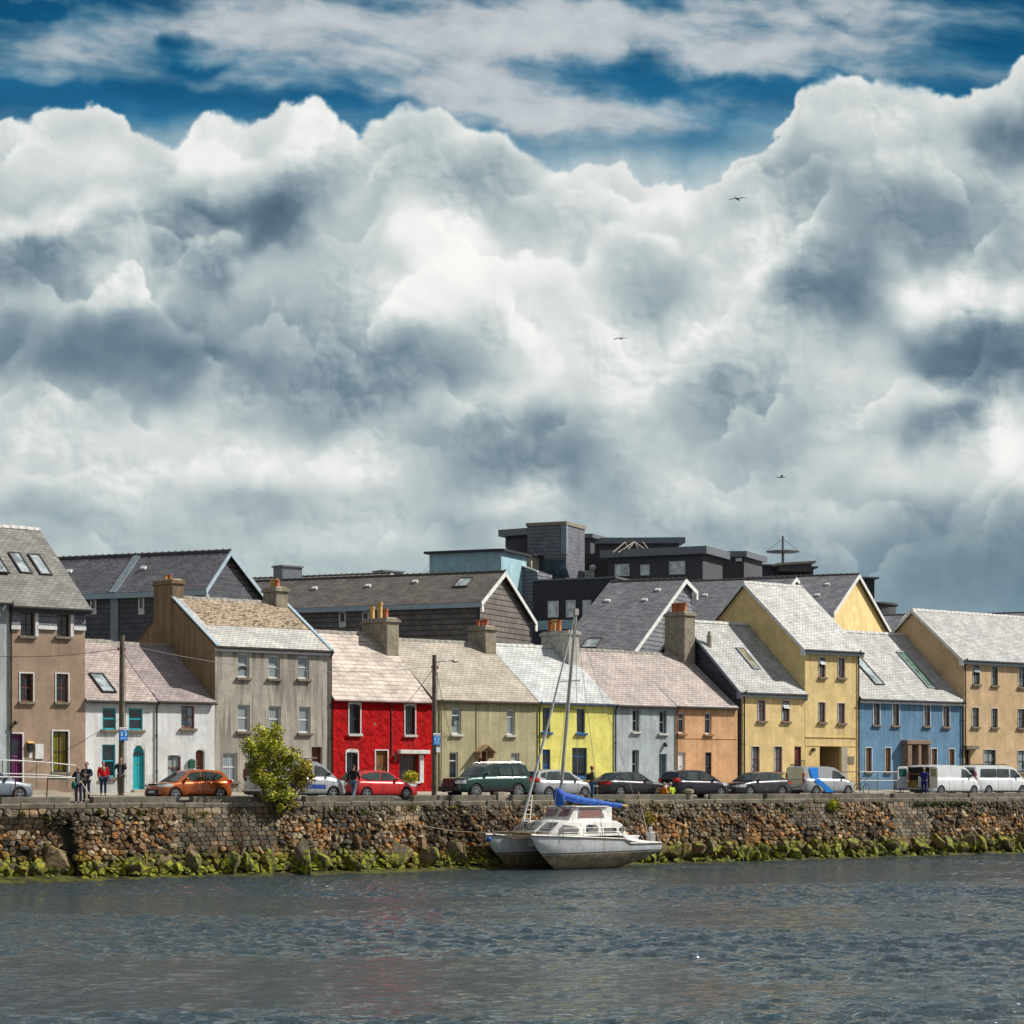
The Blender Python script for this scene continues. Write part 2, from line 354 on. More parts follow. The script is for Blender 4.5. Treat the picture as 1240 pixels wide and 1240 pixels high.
# ---------------------------------------------------------------- sun, sky
SUN_DIR = Vector((0.64, -0.36, 0.68)).normalized(); SUN_EL = math.asin(SUN_DIR.z)
sun_d = bpy.data.lights.new('sun', 'SUN'); sun_d.energy = 5.8; sun_d.angle = radians(0.53); sun_d.color = (1.0, 0.94, 0.84)
sun = bpy.data.objects.new('sun', sun_d); COL.objects.link(sun)
sun.rotation_euler = SUN_DIR.to_track_quat('Z', 'Y').to_euler(); sun.location = (30, -60, 90)
def build_world():
    x0, x1, y0, y1, st = -230, 1470, -150, 960, 1.45
    nx, ny = int((x1-x0)/st), int((y1-y0)/st); arr = None
    if arr is None:
        gx, gy = np.meshgrid((x0+(np.arange(nx)+.5)*st).astype(np.float32), (y1-(np.arange(ny)+.5)*st).astype(np.float32))
        arr = make_sky(gx, gy).astype(np.float32)
    im = bpy.data.images.new('cloud_field', nx, ny, float_buffer=True, is_data=True); im.colorspace_settings.name = 'Non-Color'
    px = np.ones((ny, nx, 4), np.float32); px[..., :3] = arr; im.pixels.foreach_set(px.ravel()); im.update(); im.pack()
    w = bpy.data.worlds.new('World'); SC.world = w; w.use_nodes = True; w.node_tree.nodes.clear(); t = NT(w.node_tree); N = t.N; L = t.L
    dv = t.VM('NORMALIZE', N.new('ShaderNodeTexCoord').outputs['Generated'])
    r = t.VM('DOT_PRODUCT', dv, (CA, -SA, 0)); f = t.VM('DOT_PRODUCT', dv, (SA, CA, 0)); z = t.VM('DOT_PRODUCT', dv, (0, 0, 1))
    fs = t.M('MAXIMUM', f, 0.05); X = t.M('DIVIDE', r, fs); Y = t.M('DIVIDE', z, fs)
    u = t.M('DIVIDE', t.M('ADD', t.M('MULTIPLY', X, FPX), 620-x0), x1-x0); v = t.M('DIVIDE', t.M('ADD', t.M('MULTIPLY', Y, FPX), y1-HORIZ), y1-y0)
    tex = N.new('ShaderNodeTexImage'); tex.image = im; tex.extension = 'EXTEND'; tex.interpolation = 'Cubic'; t.put(tex.inputs[0], t.XYZ(u, v, 0.0))
    sky = N.new('ShaderNodeTexSky'); sky.sky_type = 'NISHITA'; sky.sun_disc = False; sky.sun_elevation = SUN_EL; sky.sun_rotation = atan2(SUN_DIR.x, SUN_DIR.y)
    nish = t.VM('MULTIPLY', sky.outputs[0], (0.06, 0.06, 0.06))
    cn = t.NOISE(dv, 2.6, 4, 0.6)
    cc = t.MIX(t.MR(cn, 0.35, 0.7), (0.24, 0.27, 0.30), (0.52, 0.53, 0.52))
    away = t.MIX(t.MR(cn, 0.36, 0.52), nish, cc)
    inside = t.M('MULTIPLY', t.M('MULTIPLY', t.MR(u, 0.0, 0.06), t.MR(u, 0.94, 1.0, 1.0, 0.0)), t.M('MULTIPLY', t.MR(v, 0.93, 1.0, 1.0, 0.0), t.MR(f, 0.3, 0.5)))
    col = t.MIX(inside, away, tex.outputs[0])
    bg = N.new('ShaderNodeBackground'); t.put(bg.inputs[0], col); bg.inputs[1].default_value = 1.0
    o = N.new('ShaderNodeOutputWorld'); L.new(bg.outputs[0], o.inputs[0]); w.cycles.sampling_method = 'MANUAL'; w.cycles.sample_map_resolution = 1024
build_world()
# ---------------------------------------------------------------- materials
FRAME_W = paint('white_window_paint', (0.72, 0.73, 0.72), 0.4, var=0.1)
FRAME_BR = paint('brown_window_paint', (0.16, 0.055, 0.03), 0.5, var=0.2)
FRAME_TQ = paint('turquoise_paint', (0.015, 0.38, 0.43), 0.4, var=0.12)
FRAME_DK = paint('dark_window_paint', (0.03, 0.028, 0.03), 0.45)
FRAME_BL = paint('blue_window_paint', (0.01, 0.085, 0.28), 0.4)
FRAME_RD = paint('dark_red_window_paint', (0.14, 0.02, 0.025), 0.5)
TRIM_W = paint('white_trim', (0.66, 0.68, 0.68), 0.6, var=0.2, dirt=0.25)
TRIM_BL = paint('pale_blue_trim', (0.34, 0.44, 0.52), 0.5, var=0.15)
SILL = paint('stone_sill', (0.20, 0.165, 0.12), 0.85, var=0.3, dirt=0.5, bump=0.3)
SILL_W = paint('painted_sill', (0.55, 0.55, 0.52), 0.7, var=0.2, dirt=0.3)
BLACK = paint('black_gutter_paint', (0.018, 0.018, 0.022), 0.4)
CONC = paint('weathered_concrete', (0.30, 0.265, 0.20), 0.9, var=0.35, dirt=0.6, bump=0.5, scale=2.2)
CONC_L = paint('pale_concrete', (0.42, 0.38, 0.31), 0.9, var=0.25, dirt=0.4, bump=0.4)
LEAD = paint('lead_flashing', (0.22, 0.27, 0.32), 0.5, var=0.2)
TERRA = paint('terracotta', (0.46, 0.13, 0.045), 0.75, var=0.3, dirt=0.25)
BUFF = paint('buff_clay', (0.56, 0.36, 0.12), 0.75, var=0.25, dirt=0.2)
STEEL = paint('galvanised_rail', (0.26, 0.26, 0.25), 0.4, 0.6, var=0.2)
RUST = paint('rusty_iron', (0.13, 0.05, 0.04), 0.8, var=0.4)
WOODP = paint('weathered_pole_wood', (0.15, 0.12, 0.09), 0.85, var=0.4, bump=0.6)
GL = glass('window_glass', (0.012, 0.02, 0.028))
GL_C = glass('window_glass_with_net_curtain', (0.02, 0.045, 0.06), (0.30, 0.36, 0.39), 0.35)
GL_O = glass('window_glass_with_ochre_curtain', (0.03, 0.03, 0.02), (0.36, 0.24, 0.09), 0.95)
GL_G = glass('window_glass_with_green_blind', (0.03, 0.03, 0.02), (0.20, 0.17, 0.03), 0.95)
GL_SKY = glass('bright_rooflight_glass', (0.30, 0.35, 0.37), rough=0.12)
def sash(name='x'): pass
W_BROWN = stucco('brown_render', (0.36, 0.265, 0.20), 0.12, ztop=10, top=0)
W_WHITE = stucco('white_render', (0.72, 0.74, 0.76), 0.26, (0.3, 0.3, 0.28), foot=0.35)
W_GREY = stucco('bare_grey_render', (0.46, 0.43, 0.375), 0.75, (0.12, 0.11, 0.095), 0.5, foot=0.3, top=0.5, ztop=8)
W_GABLE = stucco('bare_brown_gable_render', (0.28, 0.205, 0.125), 0.6, (0.05, 0.045, 0.035), 0.5, foot=0, top=0)
W_RED = stucco('crimson_render', (0.60, 0.003, 0.007), 0.10, (0.2, 0.01, 0.01), 0.9, wave=2.2, patch=(0.26, 0.2, 0.16), foot=0.12, top=0.05)
W_OLIVE = stucco('olive_render', (0.47, 0.43, 0.27), 0.25)
W_YEL = stucco('lemon_render', (0.84, 0.78, 0.22), 0.2, (0.35, 0.3, 0.08), foot=0.2)
W_PALE = stucco('pale_blue_grey_render', (0.46, 0.53, 0.56), 0.3)
W_PEACH = stucco('peach_render', (0.72, 0.42, 0.23), 0.24)
W_CREAM = stucco('cream_render', (0.78, 0.60, 0.29), 0.25, (0.3, 0.2, 0.08), ztop=9, top=0.3)
W_BLUE = stucco('cornflower_render', (0.145, 0.28, 0.44), 0.24, (0.04, 0.08, 0.13))
W_SAND = stucco('sand_render', (0.63, 0.46, 0.28), 0.25, (0.2, 0.13, 0.08), ztop=9)
W_SKYB = stucco('powder_blue_render', (0.36, 0.56, 0.65), 0.15, foot=0, top=0)
R_GREY = slate('mid_grey_slate', (0.16, 0.162, 0.155), (0.24, 0.238, 0.22), lich=0.3)
R_PINK = slate('pinkish_old_slate', (0.335, 0.28, 0.265), (0.45, 0.385, 0.36), 0.34, 0.215, lich=0.35, lichen=(0.38, 0.27, 0.14))
R_PINK_SHADE = slate('shade_tinted_slate', (0.275, 0.225, 0.24), (0.36, 0.30, 0.31), 0.34, 0.215, lich=0.2)  # darker copy of the pink slate, the tall gable's shade put into its colour
R_MOSS = slate('mossy_patched_slate', (0.36, 0.27, 0.18), (0.44, 0.35, 0.25), 0.3, 0.2, lich=0.5, lichen=(0.22, 0.15, 0.08), clumps=0.9)
R_CLEAN = slate('repaired_pale_slate', (0.44, 0.43, 0.42), (0.52, 0.51, 0.49), 0.3, 0.2, lich=0.1)
R_BIG = slate('big_uneven_pale_slate', (0.44, 0.37, 0.33), (0.58, 0.51, 0.45), 0.75, 0.36, var=0.35, lich=0.4, lichen=(0.33, 0.22, 0.10), irregular=0.16)
R_TAN = slate('tan_old_slate', (0.37, 0.33, 0.28), (0.46, 0.41, 0.345), 0.36, 0.22, lich=0.4, lichen=(0.36, 0.27, 0.16))
R_WHITE = slate('silvery_slate', (0.46, 0.48, 0.50), (0.60, 0.62, 0.62), 0.33, 0.2, lich=0.15)
R_SILV = slate('new_silver_slate', (0.38, 0.39, 0.40), (0.52, 0.525, 0.52), 0.27, 0.165, lich=0.15, lichen=(0.3, 0.24, 0.14))
R_DARK = slate('dark_slate', (0.12, 0.122, 0.145), (0.20, 0.198, 0.22), 0.34, 0.22, lich=0.22, lichen=(0.16, 0.11, 0.08))
R_BROWND = slate('brownish_dark_slate', (0.12, 0.105, 0.098), (0.18, 0.155, 0.14), 0.4, 0.26, lich=0.3, lichen=(0.2, 0.13, 0.08))
C_SLATE = slate('slate_cladding', (0.06, 0.068, 0.085), (0.085, 0.094, 0.115), 0.42, 0.3, lich=0.1, lichen=(0.09, 0.08, 0.08))
C_TAUPE = slate('brown_slate_cladding', (0.12, 0.106, 0.098), (0.155, 0.138, 0.125), 0.55, 0.34, lich=0.1, lichen=(0.12, 0.09, 0.07))
C_MID = slate('grey_blue_slate_cladding', (0.15, 0.16, 0.195), (0.19, 0.20, 0.235), 0.42, 0.3, lich=0.1, lichen=(0.12, 0.11, 0.11))
CL_DARK = paint('charcoal_cladding', (0.028, 0.030, 0.042), 0.6, var=0.2)
CL_BROWN = paint('aubergine_brick', (0.075, 0.073, 0.086), 0.8, var=0.2, bump=0.2)
CL_CAP = paint('zinc_roof_edge', (0.17, 0.19, 0.22), 0.5, 0.3)
BLOCK = paint('dark_parapet_concrete', (0.155, 0.14, 0.112), 0.95, var=0.5, dirt=0.7, bump=0.8, scale=1.6)
G_CREAM = stucco('cream_gable_render', (0.78, 0.60, 0.29), 0.04, (0.3, 0.2, 0.08), foot=0, top=0)
G_SAND = stucco('sand_gable_render', (0.63, 0.46, 0.28), 0.04, (0.2, 0.13, 0.08), foot=0, top=0)
# ---------------------------------------------------------------- people
SKIN = paint('skin', (0.42, 0.23, 0.16), .6, var=.08); EYE_M = paint('eye_dark', (0.02, 0.015, 0.012), .3); LIPS = paint('lips', (0.30, 0.09, 0.08), .6)
def skin_mesh(name, nodes, edges, mat, parent, sub=1, extra=None):
    me = bpy.data.meshes.new(name); ks = list(nodes); ix = {k: i for i, k in enumerate(ks)}
    me.from_pydata([nodes[k][0] for k in ks], [(ix[a], ix[b]) for a, b in edges], []); o = bpy.data.objects.new(name+'_x', me); COL.objects.link(o)
    sk = o.modifiers.new('s', 'SKIN'); sk.use_smooth_shade = True
    for i, k in enumerate(ks):
        r = nodes[k][1]; r = r if isinstance(r, tuple) else (r, r); me.skin_vertices[0].data[i].radius = r; me.skin_vertices[0].data[i].use_root = (i == 0)
    if sub: ss_ = o.modifiers.new('u', 'SUBSURF'); ss_.levels = sub; ss_.render_levels = sub
    dg = bpy.context.evaluated_depsgraph_get(); dg.update(); m2 = bpy.data.meshes.new_from_object(o.evaluated_get(dg)); m2.name = name; bpy.data.objects.remove(o)
    mats = mat if isinstance(mat, list) else [mat]
    m2.materials.clear()
    for m in mats: m2.materials.append(m)
    if extra:
        bm = bmesh.new(); bm.from_mesh(m2)
        for (c, r, k) in extra:
            q = bmesh.ops.create_uvsphere(bm, u_segments=8, v_segments=6, radius=1); 
            for v in q['verts']: v.co = Vector((v.co.x*r[0]+c[0], v.co.y*r[1]+c[1], v.co.z*r[2]+c[2]))
            for f in {f for v in q['verts'] for f in v.link_faces}: f.material_index = k
        bm.to_mesh(m2); bm.free()
    m2.shade_smooth(); ob = bpy.data.objects.new(name, m2); COL.objects.link(ob); ob.parent = parent; return ob
def person(label, loc, rz, H=1.75, jacket=(.03,.03,.04), trousers=(.03,.04,.08), hair=(.05,.03,.02), pose='stand', jl='jacket', inner=None, shoes=(.02,.02,.02), hat=None, bag=None, build=1.0, stripes=None, skinc=None):
    o = thing('person', label, 'person', loc, rz); k = H/1.75; b = build
    J = dict(pel=(0,0,.95), ch=(0,.0,1.28), nk=(0,.0,1.46))
    for s, n in ((-1,'l'),(1,'r')):
        J['hip'+n]=(s*.095,0,.90); J['kn'+n]=(s*.10,.02,.50); J['an'+n]=(s*.10,-.01,.09); J['to'+n]=(s*.12,.16,.035)
        J['sh'+n]=(s*.19,0,1.40); J['el'+n]=(s*.25,-.03,1.13); J['wr'+n]=(s*.23,.08,.89)
    if pose == 'photo':
        for s, n in ((-1,'l'),(1,'r')): J['el'+n]=(s*.25,.14,1.20); J['wr'+n]=(s*.07,.26,1.46)
    if pose == 'phone': J['elr']=(.26,.10,1.18); J['wrr']=(.09,.20,1.52); J['ell']=(-.26,0,1.14); J['wrl']=(-.12,.20,1.05)
    if pose == 'hold': 
        for s, n in ((-1,'l'),(1,'r')): J['el'+n]=(s*.25,.02,1.13); J['wr'+n]=(s*.08,.24,1.16)
    if pose == 'walk':
        J['knl']=(-.09,.20,.54); J['anl']=(-.09,.30,.12); J['tol']=(-.10,.45,.10); J['knr']=(.09,-.05,.50); J['anr']=(.09,-.30,.14); J['tor']=(.10,-.16,.05)
        J['ell']=(-.25,-.14,1.14); J['wrl']=(-.22,-.12,.92); J['elr']=(.25,.10,1.14); J['wrr']=(.20,.24,.96)
    if pose == 'reach':
        J['ell']=(-.24,.22,1.22); J['wrl']=(-.18,.46,1.18); J['elr']=(.24,.22,1.22); J['wrr']=(.16,.46,1.14)
    if pose == 'sit':
        for kx in list(J): J[kx] = (J[kx][0], J[kx][1], J[kx][2]-.80)
        for s, n in ((-1,'l'),(1,'r')): J['kn'+n]=(s*.14,.38,.36); J['an'+n]=(s*.12,.55,.09); J['to'+n]=(s*.13,.70,.04); J['hip'+n]=(s*.10,.04,.13); J['wr'+n]=(s*.12,.34,.36)
        J['ch']=(0,.06,.46); J['nk']=(0,.10,.66)
    def P(n, d=(0,0,0)): return tuple((Vector(J[n])+Vector(d))*k)
    hx = Vector(J['nk']); 
    N = {'pel':(P('pel'),(.13*b,.10*b)),'ch':(P('ch'),(.135*b,.085*b)),'nk':(P('nk'),.052),'jaw':(P('nk',(0,.015,.09)),(.058,.062)),'hd':(P('nk',(0,.01,.17)),(.078,.092)),'cr':(P('nk',(0,-.005,.25)),(.06,.072))}
    E = [('pel','ch'),('ch','nk'),('nk','jaw'),('jaw','hd'),('hd','cr')]
    N['nose'] = (P('nk',(0,.118,.15)),.012); E.append(('hd','nose'))
    for s, n in ((-1,'l'),(1,'r')):
        N.update({'hip'+n:(P('hip'+n),.085*b),'kn'+n:(P('kn'+n),.055),'an'+n:(P('an'+n),.037),'to'+n:(P('to'+n),(.036,.026)),'sh'+n:(P('sh'+n),.055),'el'+n:(P('el'+n),.04),'wr'+n:(P('wr'+n),.026)})
        E += [('pel','hip'+n),('hip'+n,'kn'+n),('kn'+n,'an'+n),('an'+n,'to'+n),('ch','sh'+n),('sh'+n,'el'+n),('el'+n,'wr'+n)]
        d = (Vector(J['wr'+n])-Vector(J['el'+n])).normalized(); side = d.cross(Vector((0,1,0)) if abs(d.y) < .8 else Vector((0,0,1))).normalized(); curl = d.cross(side).normalized()
        N['pa'+n] = (P('wr'+n, d*.07), (.030,.016)); E.append(('wr'+n,'pa'+n))
        for f, (of, ln) in enumerate(((-.03,.075),(-.010,.085),(.010,.08),(.03,.062))):
            a = d*.10+side*of*1.1; c = d*(.10+ln*.55)+side*of*1.2+curl*.012; e = d*(.10+ln*.9)+side*of*1.2+curl*.035
            for q, v, r_ in (('a',a,.0095),('b',c,.0088),('c',e,.0078)): N['f%d%s%s'%(f,q,n)] = (P('wr'+n, v), r_)
            E += [('pa'+n,'f%da%s'%(f,n)),('f%da%s'%(f,n),'f%db%s'%(f,n)),('f%db%s'%(f,n),'f%dc%s'%(f,n))]
        N['t1'+n] = (P('wr'+n, d*.05-side*.045+curl*.012), .0105); N['t2'+n] = (P('wr'+n, d*.085-side*.055+curl*.03), .0088); E += [('pa'+n,'t1'+n),('t1'+n,'t2'+n)]
    ey = [(P('nk',(s*.034,.098,.172)),(.011,.008,.007),1) for s in (-1,1)]+[(P('nk',(0,.096,.105)),(.022,.008,.006),2)]+[(P('nk',(s*.083,.0,.155)),(.012,.02,.03),0) for s in (-1,1)]
    skin_mesh('body', N, E, [SKIN, EYE_M, LIPS], o, 1, ey)
    def cm(nm, c, rough=.85):
        key = '%s_%d_%d_%d' % (nm, c[0]*100, c[1]*100, c[2]*100); m = paint(key, c, rough, var=.25, scale=6, bump=.3); return m
    JN = {'ch':(P('ch'),(.185*b,.135*b)),'wa':(tuple((Vector(J['pel'])*.6+Vector(J['ch'])*.4)*k),(.165*b,.125*b)),'hem':(P('pel',(0,0,-.04)),(.165*b,.13*b)),'up':(P('nk',(0,-.005,-.10)),(.125*b,.10*b)),'co':(P('nk',(0,-.005,-.01)),(.085,.078))}
    JE = [('ch','wa'),('wa','hem'),('ch','up'),('up','co')]
    for n in 'lr':
        JN.update({'sh'+n:(P('sh'+n),.072),'el'+n:(P('el'+n),.060),'cu'+n:(tuple((Vector(J['wr'+n])*.93+Vector(J['el'+n])*.07)*k),.045)}); JE += [('ch','sh'+n),('sh'+n,'el'+n),('el'+n,'cu'+n)]
    jm = cm(jl, jacket); jo = skin_mesh(jl, JN, JE, jm, o, 1)
    if inner:
        q = MB(); z0 = J['pel'][2]-.06; z1 = J['nk'][2]-.06; y = .128*b+J['ch'][1]
        q.add([Vector((-.055,y-.01,z0))*k, Vector((.055,y-.01,z0))*k, Vector((.07,y+.012,(z0+z1)/2))*k, Vector((.05,y-.015,z1))*k, Vector((-.05,y-.015,z1))*k, Vector((-.07,y+.012,(z0+z1)/2))*k], [(0,1,2,3,4,5)]); q.build('shirt', cm('shirt', inner), o, local=True)
    TN = {'pel':(P('pel'),(.145*b,.115*b))}; TE = []
    for n in 'lr': TN.update({'hip'+n:(P('hip'+n,(0,0,-.02)),.098*b),'kn'+n:(P('kn'+n),.072),'an'+n:(P('an'+n,(0,0,.02)),.058)}); TE += [('pel','hip'+n),('hip'+n,'kn'+n),('kn'+n,'an'+n)]
    skin_mesh('trousers', TN, TE, cm('trousers', trousers), o, 1)
    for n in 'lr': skin_mesh('shoe', {'a':(P('an'+n,(0,-.04,-.03)),.048),'b':(P('an'+n,(0,.03,-.04)),(.05,.045)),'c':(P('to'+n,(0,.02,.0)),(.045,.032))}, [('a','b'),('b','c')], cm('shoe', shoes), o, 1)
    hm = cm('hair', hair)
    skin_mesh('hair', {'a':(P('nk',(0,-.05,.12)),(.075,.055)),'b':(P('nk',(0,-.035,.20)),(.088,.075)),'c':(P('nk',(0,.015,.262)),(.075,.05))}, [('a','b'),('b','c')], hm, o, 1)
    if hat is not None:
        q = MB(); c = P('nk',(0,.0,.235)); q.lathe(c, [(.10,0),(.098,.05),(.07,.09),(.02,.105)], n=14); q.ball((c[0], c[1]+.12*k, c[2]+.01), (.075,.09,.012), 10, 6); q.build('cap', cm('cap', hat), o, local=True, smooth=True, autosm=50)
    if bag is not None:
        c, pos, sz = bag; q = MB(); q.ball(tuple(Vector(pos)*k), sz, 12, 8); q.build('bag', cm('bag', c), o, local=True, smooth=True)
    return o
FC = pi-ALPHA
person('person with a pale top and a green bag, standing in the gap of the parapet', (U(95,-9.5),-9.5,0.01), FC+.15, 1.72, (.02,.022,.03), (.05,.05,.10), (.32,.17,.08), 'phone', inner=(.45,.47,.5), bag=((.01,.16,.12),(.20,.14,.86),(.11,.07,.19)), shoes=(.16,.09,.04))
person('man in a navy jacket standing just behind the person with the green bag', (U(105,-8.7),-8.7,ROAD_Z-.05), FC-.2, 1.82, (.02,.025,.07), (.05,.045,.06), (.03,.02,.015), 'hold', inner=(.3,.2,.16))
person('person in a bright red jacket and blue jeans with a blue bag', (U(125,-4.9),-4.9,.345), FC+.25, 1.66, (.85,.010,.012), (.02,.05,.11), (.20,.11,.05), 'stand', bag=((.01,.13,.30),(-.26,.02,.86),(.09,.07,.13)), build=1.1)
person('tall man in dark jacket and grey trousers with both hands at his face', (U(146.5,-4.9),-4.9,.345), FC, 1.84, (.025,.018,.03), (.17,.15,.12), (.10,.06,.04), 'photo', inner=(.25,.26,.32), build=1.12)
person('man in a dark top and light blue jeans striding past the red hatchback', (U(428,-9.0),-9.0,ROAD_Z-.06), -pi/2+.5, 1.78, (.012,.014,.022), (.11,.19,.30), (.06,.04,.03), 'walk')
person('person in a red cap and khaki top standing on the quay edge with a rucksack', (U(714,-9.62),-9.80,.06), -pi/2-.4, 1.74, (.10,.09,.05), (.02,.08,.16), (.12,.05,.03), 'hold', hat=(.35,.03,.02), bag=((.012,.012,.015),(0,-.2,1.22),(.14,.11,.2)))
person('person in an orange vest sitting on the quay behind the low parapet', (U(803,-9.1),-9.1,ROAD_Z-.06), FC+2.4, 1.7, (.62,.20,.01), (.02,.02,.03), (.30,.22,.20), 'sit', jl='vest')
person('grey-haired person in a yellow-green vest sitting on the quay beside the one in orange', (U(813.5,-9.1),-9.1,ROAD_Z-.06), FC-2.2, 1.7, (.45,.60,.02), (.03,.03,.04), (.40,.40,.42), 'sit', jl='vest')
person('man in blue overalls with grey hair working at the open rear of the white van', (U(1119,-9.0),-9.0,ROAD_Z-.06), -pi/2+.55, 1.80, (.008,.02,.16), (.008,.02,.16), (.42,.40,.38), 'reach', jl='overall_top', build=1.12)
# ---------------------------------------------------------------- houses
def opening_wall(mb, u0, u1, z0, z1, v, ops, rec=0.17, top=None):
    """front wall in the plane y=v with rectangular openings (u0,u1,z0,z1) and their reveals; top(u) optional sloping head"""
    us = sorted({u0, u1, *[o[0] for o in ops], *[o[1] for o in ops]}); zs = sorted({z0, z1, *[o[2] for o in ops], *[o[3] for o in ops]})
    us = [u for u in us if u0 <= u <= u1]; zs = [z for z in zs if z0 <= z <= z1]
    for i in range(len(us)-1):
        for j in range(len(zs)-1):
            cu, cz = (us[i]+us[i+1])/2, (zs[j]+zs[j+1])/2
            if any(o[0] < cu < o[1] and o[2] < cz < o[3] for o in ops): continue
            mb.quad((us[i], v, zs[j]), (us[i+1], v, zs[j]), (us[i+1], v, zs[j+1]), (us[i], v, zs[j+1]))
    for (a, b, c, d) in [o[:4] for o in ops]:
        mb.quad((a, v, c), (a, v+rec, c), (a, v+rec, d), (a, v, d)); mb.quad((b, v, c), (b, v, d), (b, v+rec, d), (b, v+rec, c))
        mb.quad((a, v, d), (a, v+rec, d), (b, v+rec, d), (b, v, d)); mb.quad((a, v, c), (b, v, c), (b, v+rec, c), (a, v+rec, c))
def window(par, a, b, c, d, frame=FRAME_W, pane=GL, sill=SILL, style='sash', v=0.0, rec=0.13, arch=0, surround=None, sw=0.0, open_top=False, bars=0):
    fw = min(0.07, (b-a)*0.12)
    f = MB(); y0, y1 = v+rec-0.035, v+rec+0.03
    f.box(a, a+fw, y0, y1, c, d); f.box(b-fw, b, y0, y1, c, d); f.box(a+fw, b-fw, y0, y1, d-fw, d); f.box(a+fw, b-fw, y0, y1, c, c+fw*1.2)
    mid = (c+d)/2
    if style == 'sash': f.box(a+fw, b-fw, y0+0.01, y1, mid-0.03, mid+0.035)
    if style == 'third': f.box(a+fw, b-fw, y0+0.01, y1, lerp(c, d, 0.70)-0.03, lerp(c, d, 0.70)+0.03)
    if style == 'cross':
        f.box(a+fw, b-fw, y0+0.01, y1, mid-0.025, mid+0.025); f.box((a+b)/2-0.025, (a+b)/2+0.025, y0+0.012, y1-0.002, c+fw*1.2, d-fw)
    if style == 'four':
        f.box(a+fw, b-fw, y0+0.01, y1, mid-0.03, mid+0.035); f.box((a+b)/2-0.014, (a+b)/2+0.014, y0+0.016, y1-0.002, c+fw*1.2, d-fw)
    for k in range(1, bars+1):
        xx = lerp(a+fw, b-fw, k/(bars+1)); f.box(xx-0.013, xx+0.013, y0+0.018, y1-0.004, c+fw*1.2, d-fw)
    if arch:
        # curved head: filler pieces in the upper corners, same paint as the frame
        n = 6; cx = (a+b)/2; hw = (b-a)/2
        for sgn in (-1, 1):
            pts = [(cx+sgn*hw, v+0.02, d)]+[(cx+sgn*hw*sin(pi/2*k/n), v+0.02, d-arch*(1-cos(pi/2*k/n))) for k in range(n, -1, -1)]
            f.poly(pts, (0, rec, 0), mi=1)
    fr = f.build('window', [frame, surround or par_wall_mat(par)], par)
    p = MB(); yp = v+rec
    if open_top:
        zz = lerp(c, d, 0.55); p.quad((a+fw, yp, c), (b-fw, yp, c), (b-fw, yp, zz), (a+fw, yp, zz))
        p.quad((a+fw, yp-0.26, zz+0.1), (b-fw, yp-0.26, zz+0.1), (b-fw, yp-0.03, d-fw), (a+fw, yp-0.03, d-fw), mi=1)
    else: p.quad((a, yp, c), (b, yp, c), (b, yp, d), (a, yp, d))
    p.build('pane', [pane, GL_SKY], fr)
    if sill is not None:
        s = MB(); s.box(a-0.11, b+0.11, v-0.13, v+rec, c-0.13, c-0.002); s.build('sill', sill, fr, bevel=0.01)
    if surround is not None and sw:
        s = MB(); q = v-0.028
        s.box(a-sw, a-0.002, q, v+0.01, c, d+sw); s.box(b+0.002, b+sw, q, v+0.01, c, d+sw); s.box(a-0.002, b+0.002, q, v+0.01, d+0.002, d+sw)
        if arch:
            n = 8; cx = (a+b)/2; hw = (b-a)/2+sw
            s.poly([(cx-hw, q, d+sw)]+[(cx-hw*cos(pi*k/n), q, d+sw+0.12*sin(pi*k/n)) for k in range(1, n)]+[(cx+hw, q, d+sw)], (0, 0.03, 0))
        s.build('surround', surround, fr)
    return fr
WALLMAT = {}; WINS = {}
def par_wall_mat(par): return WALLMAT.get(par.name, TRIM_W)
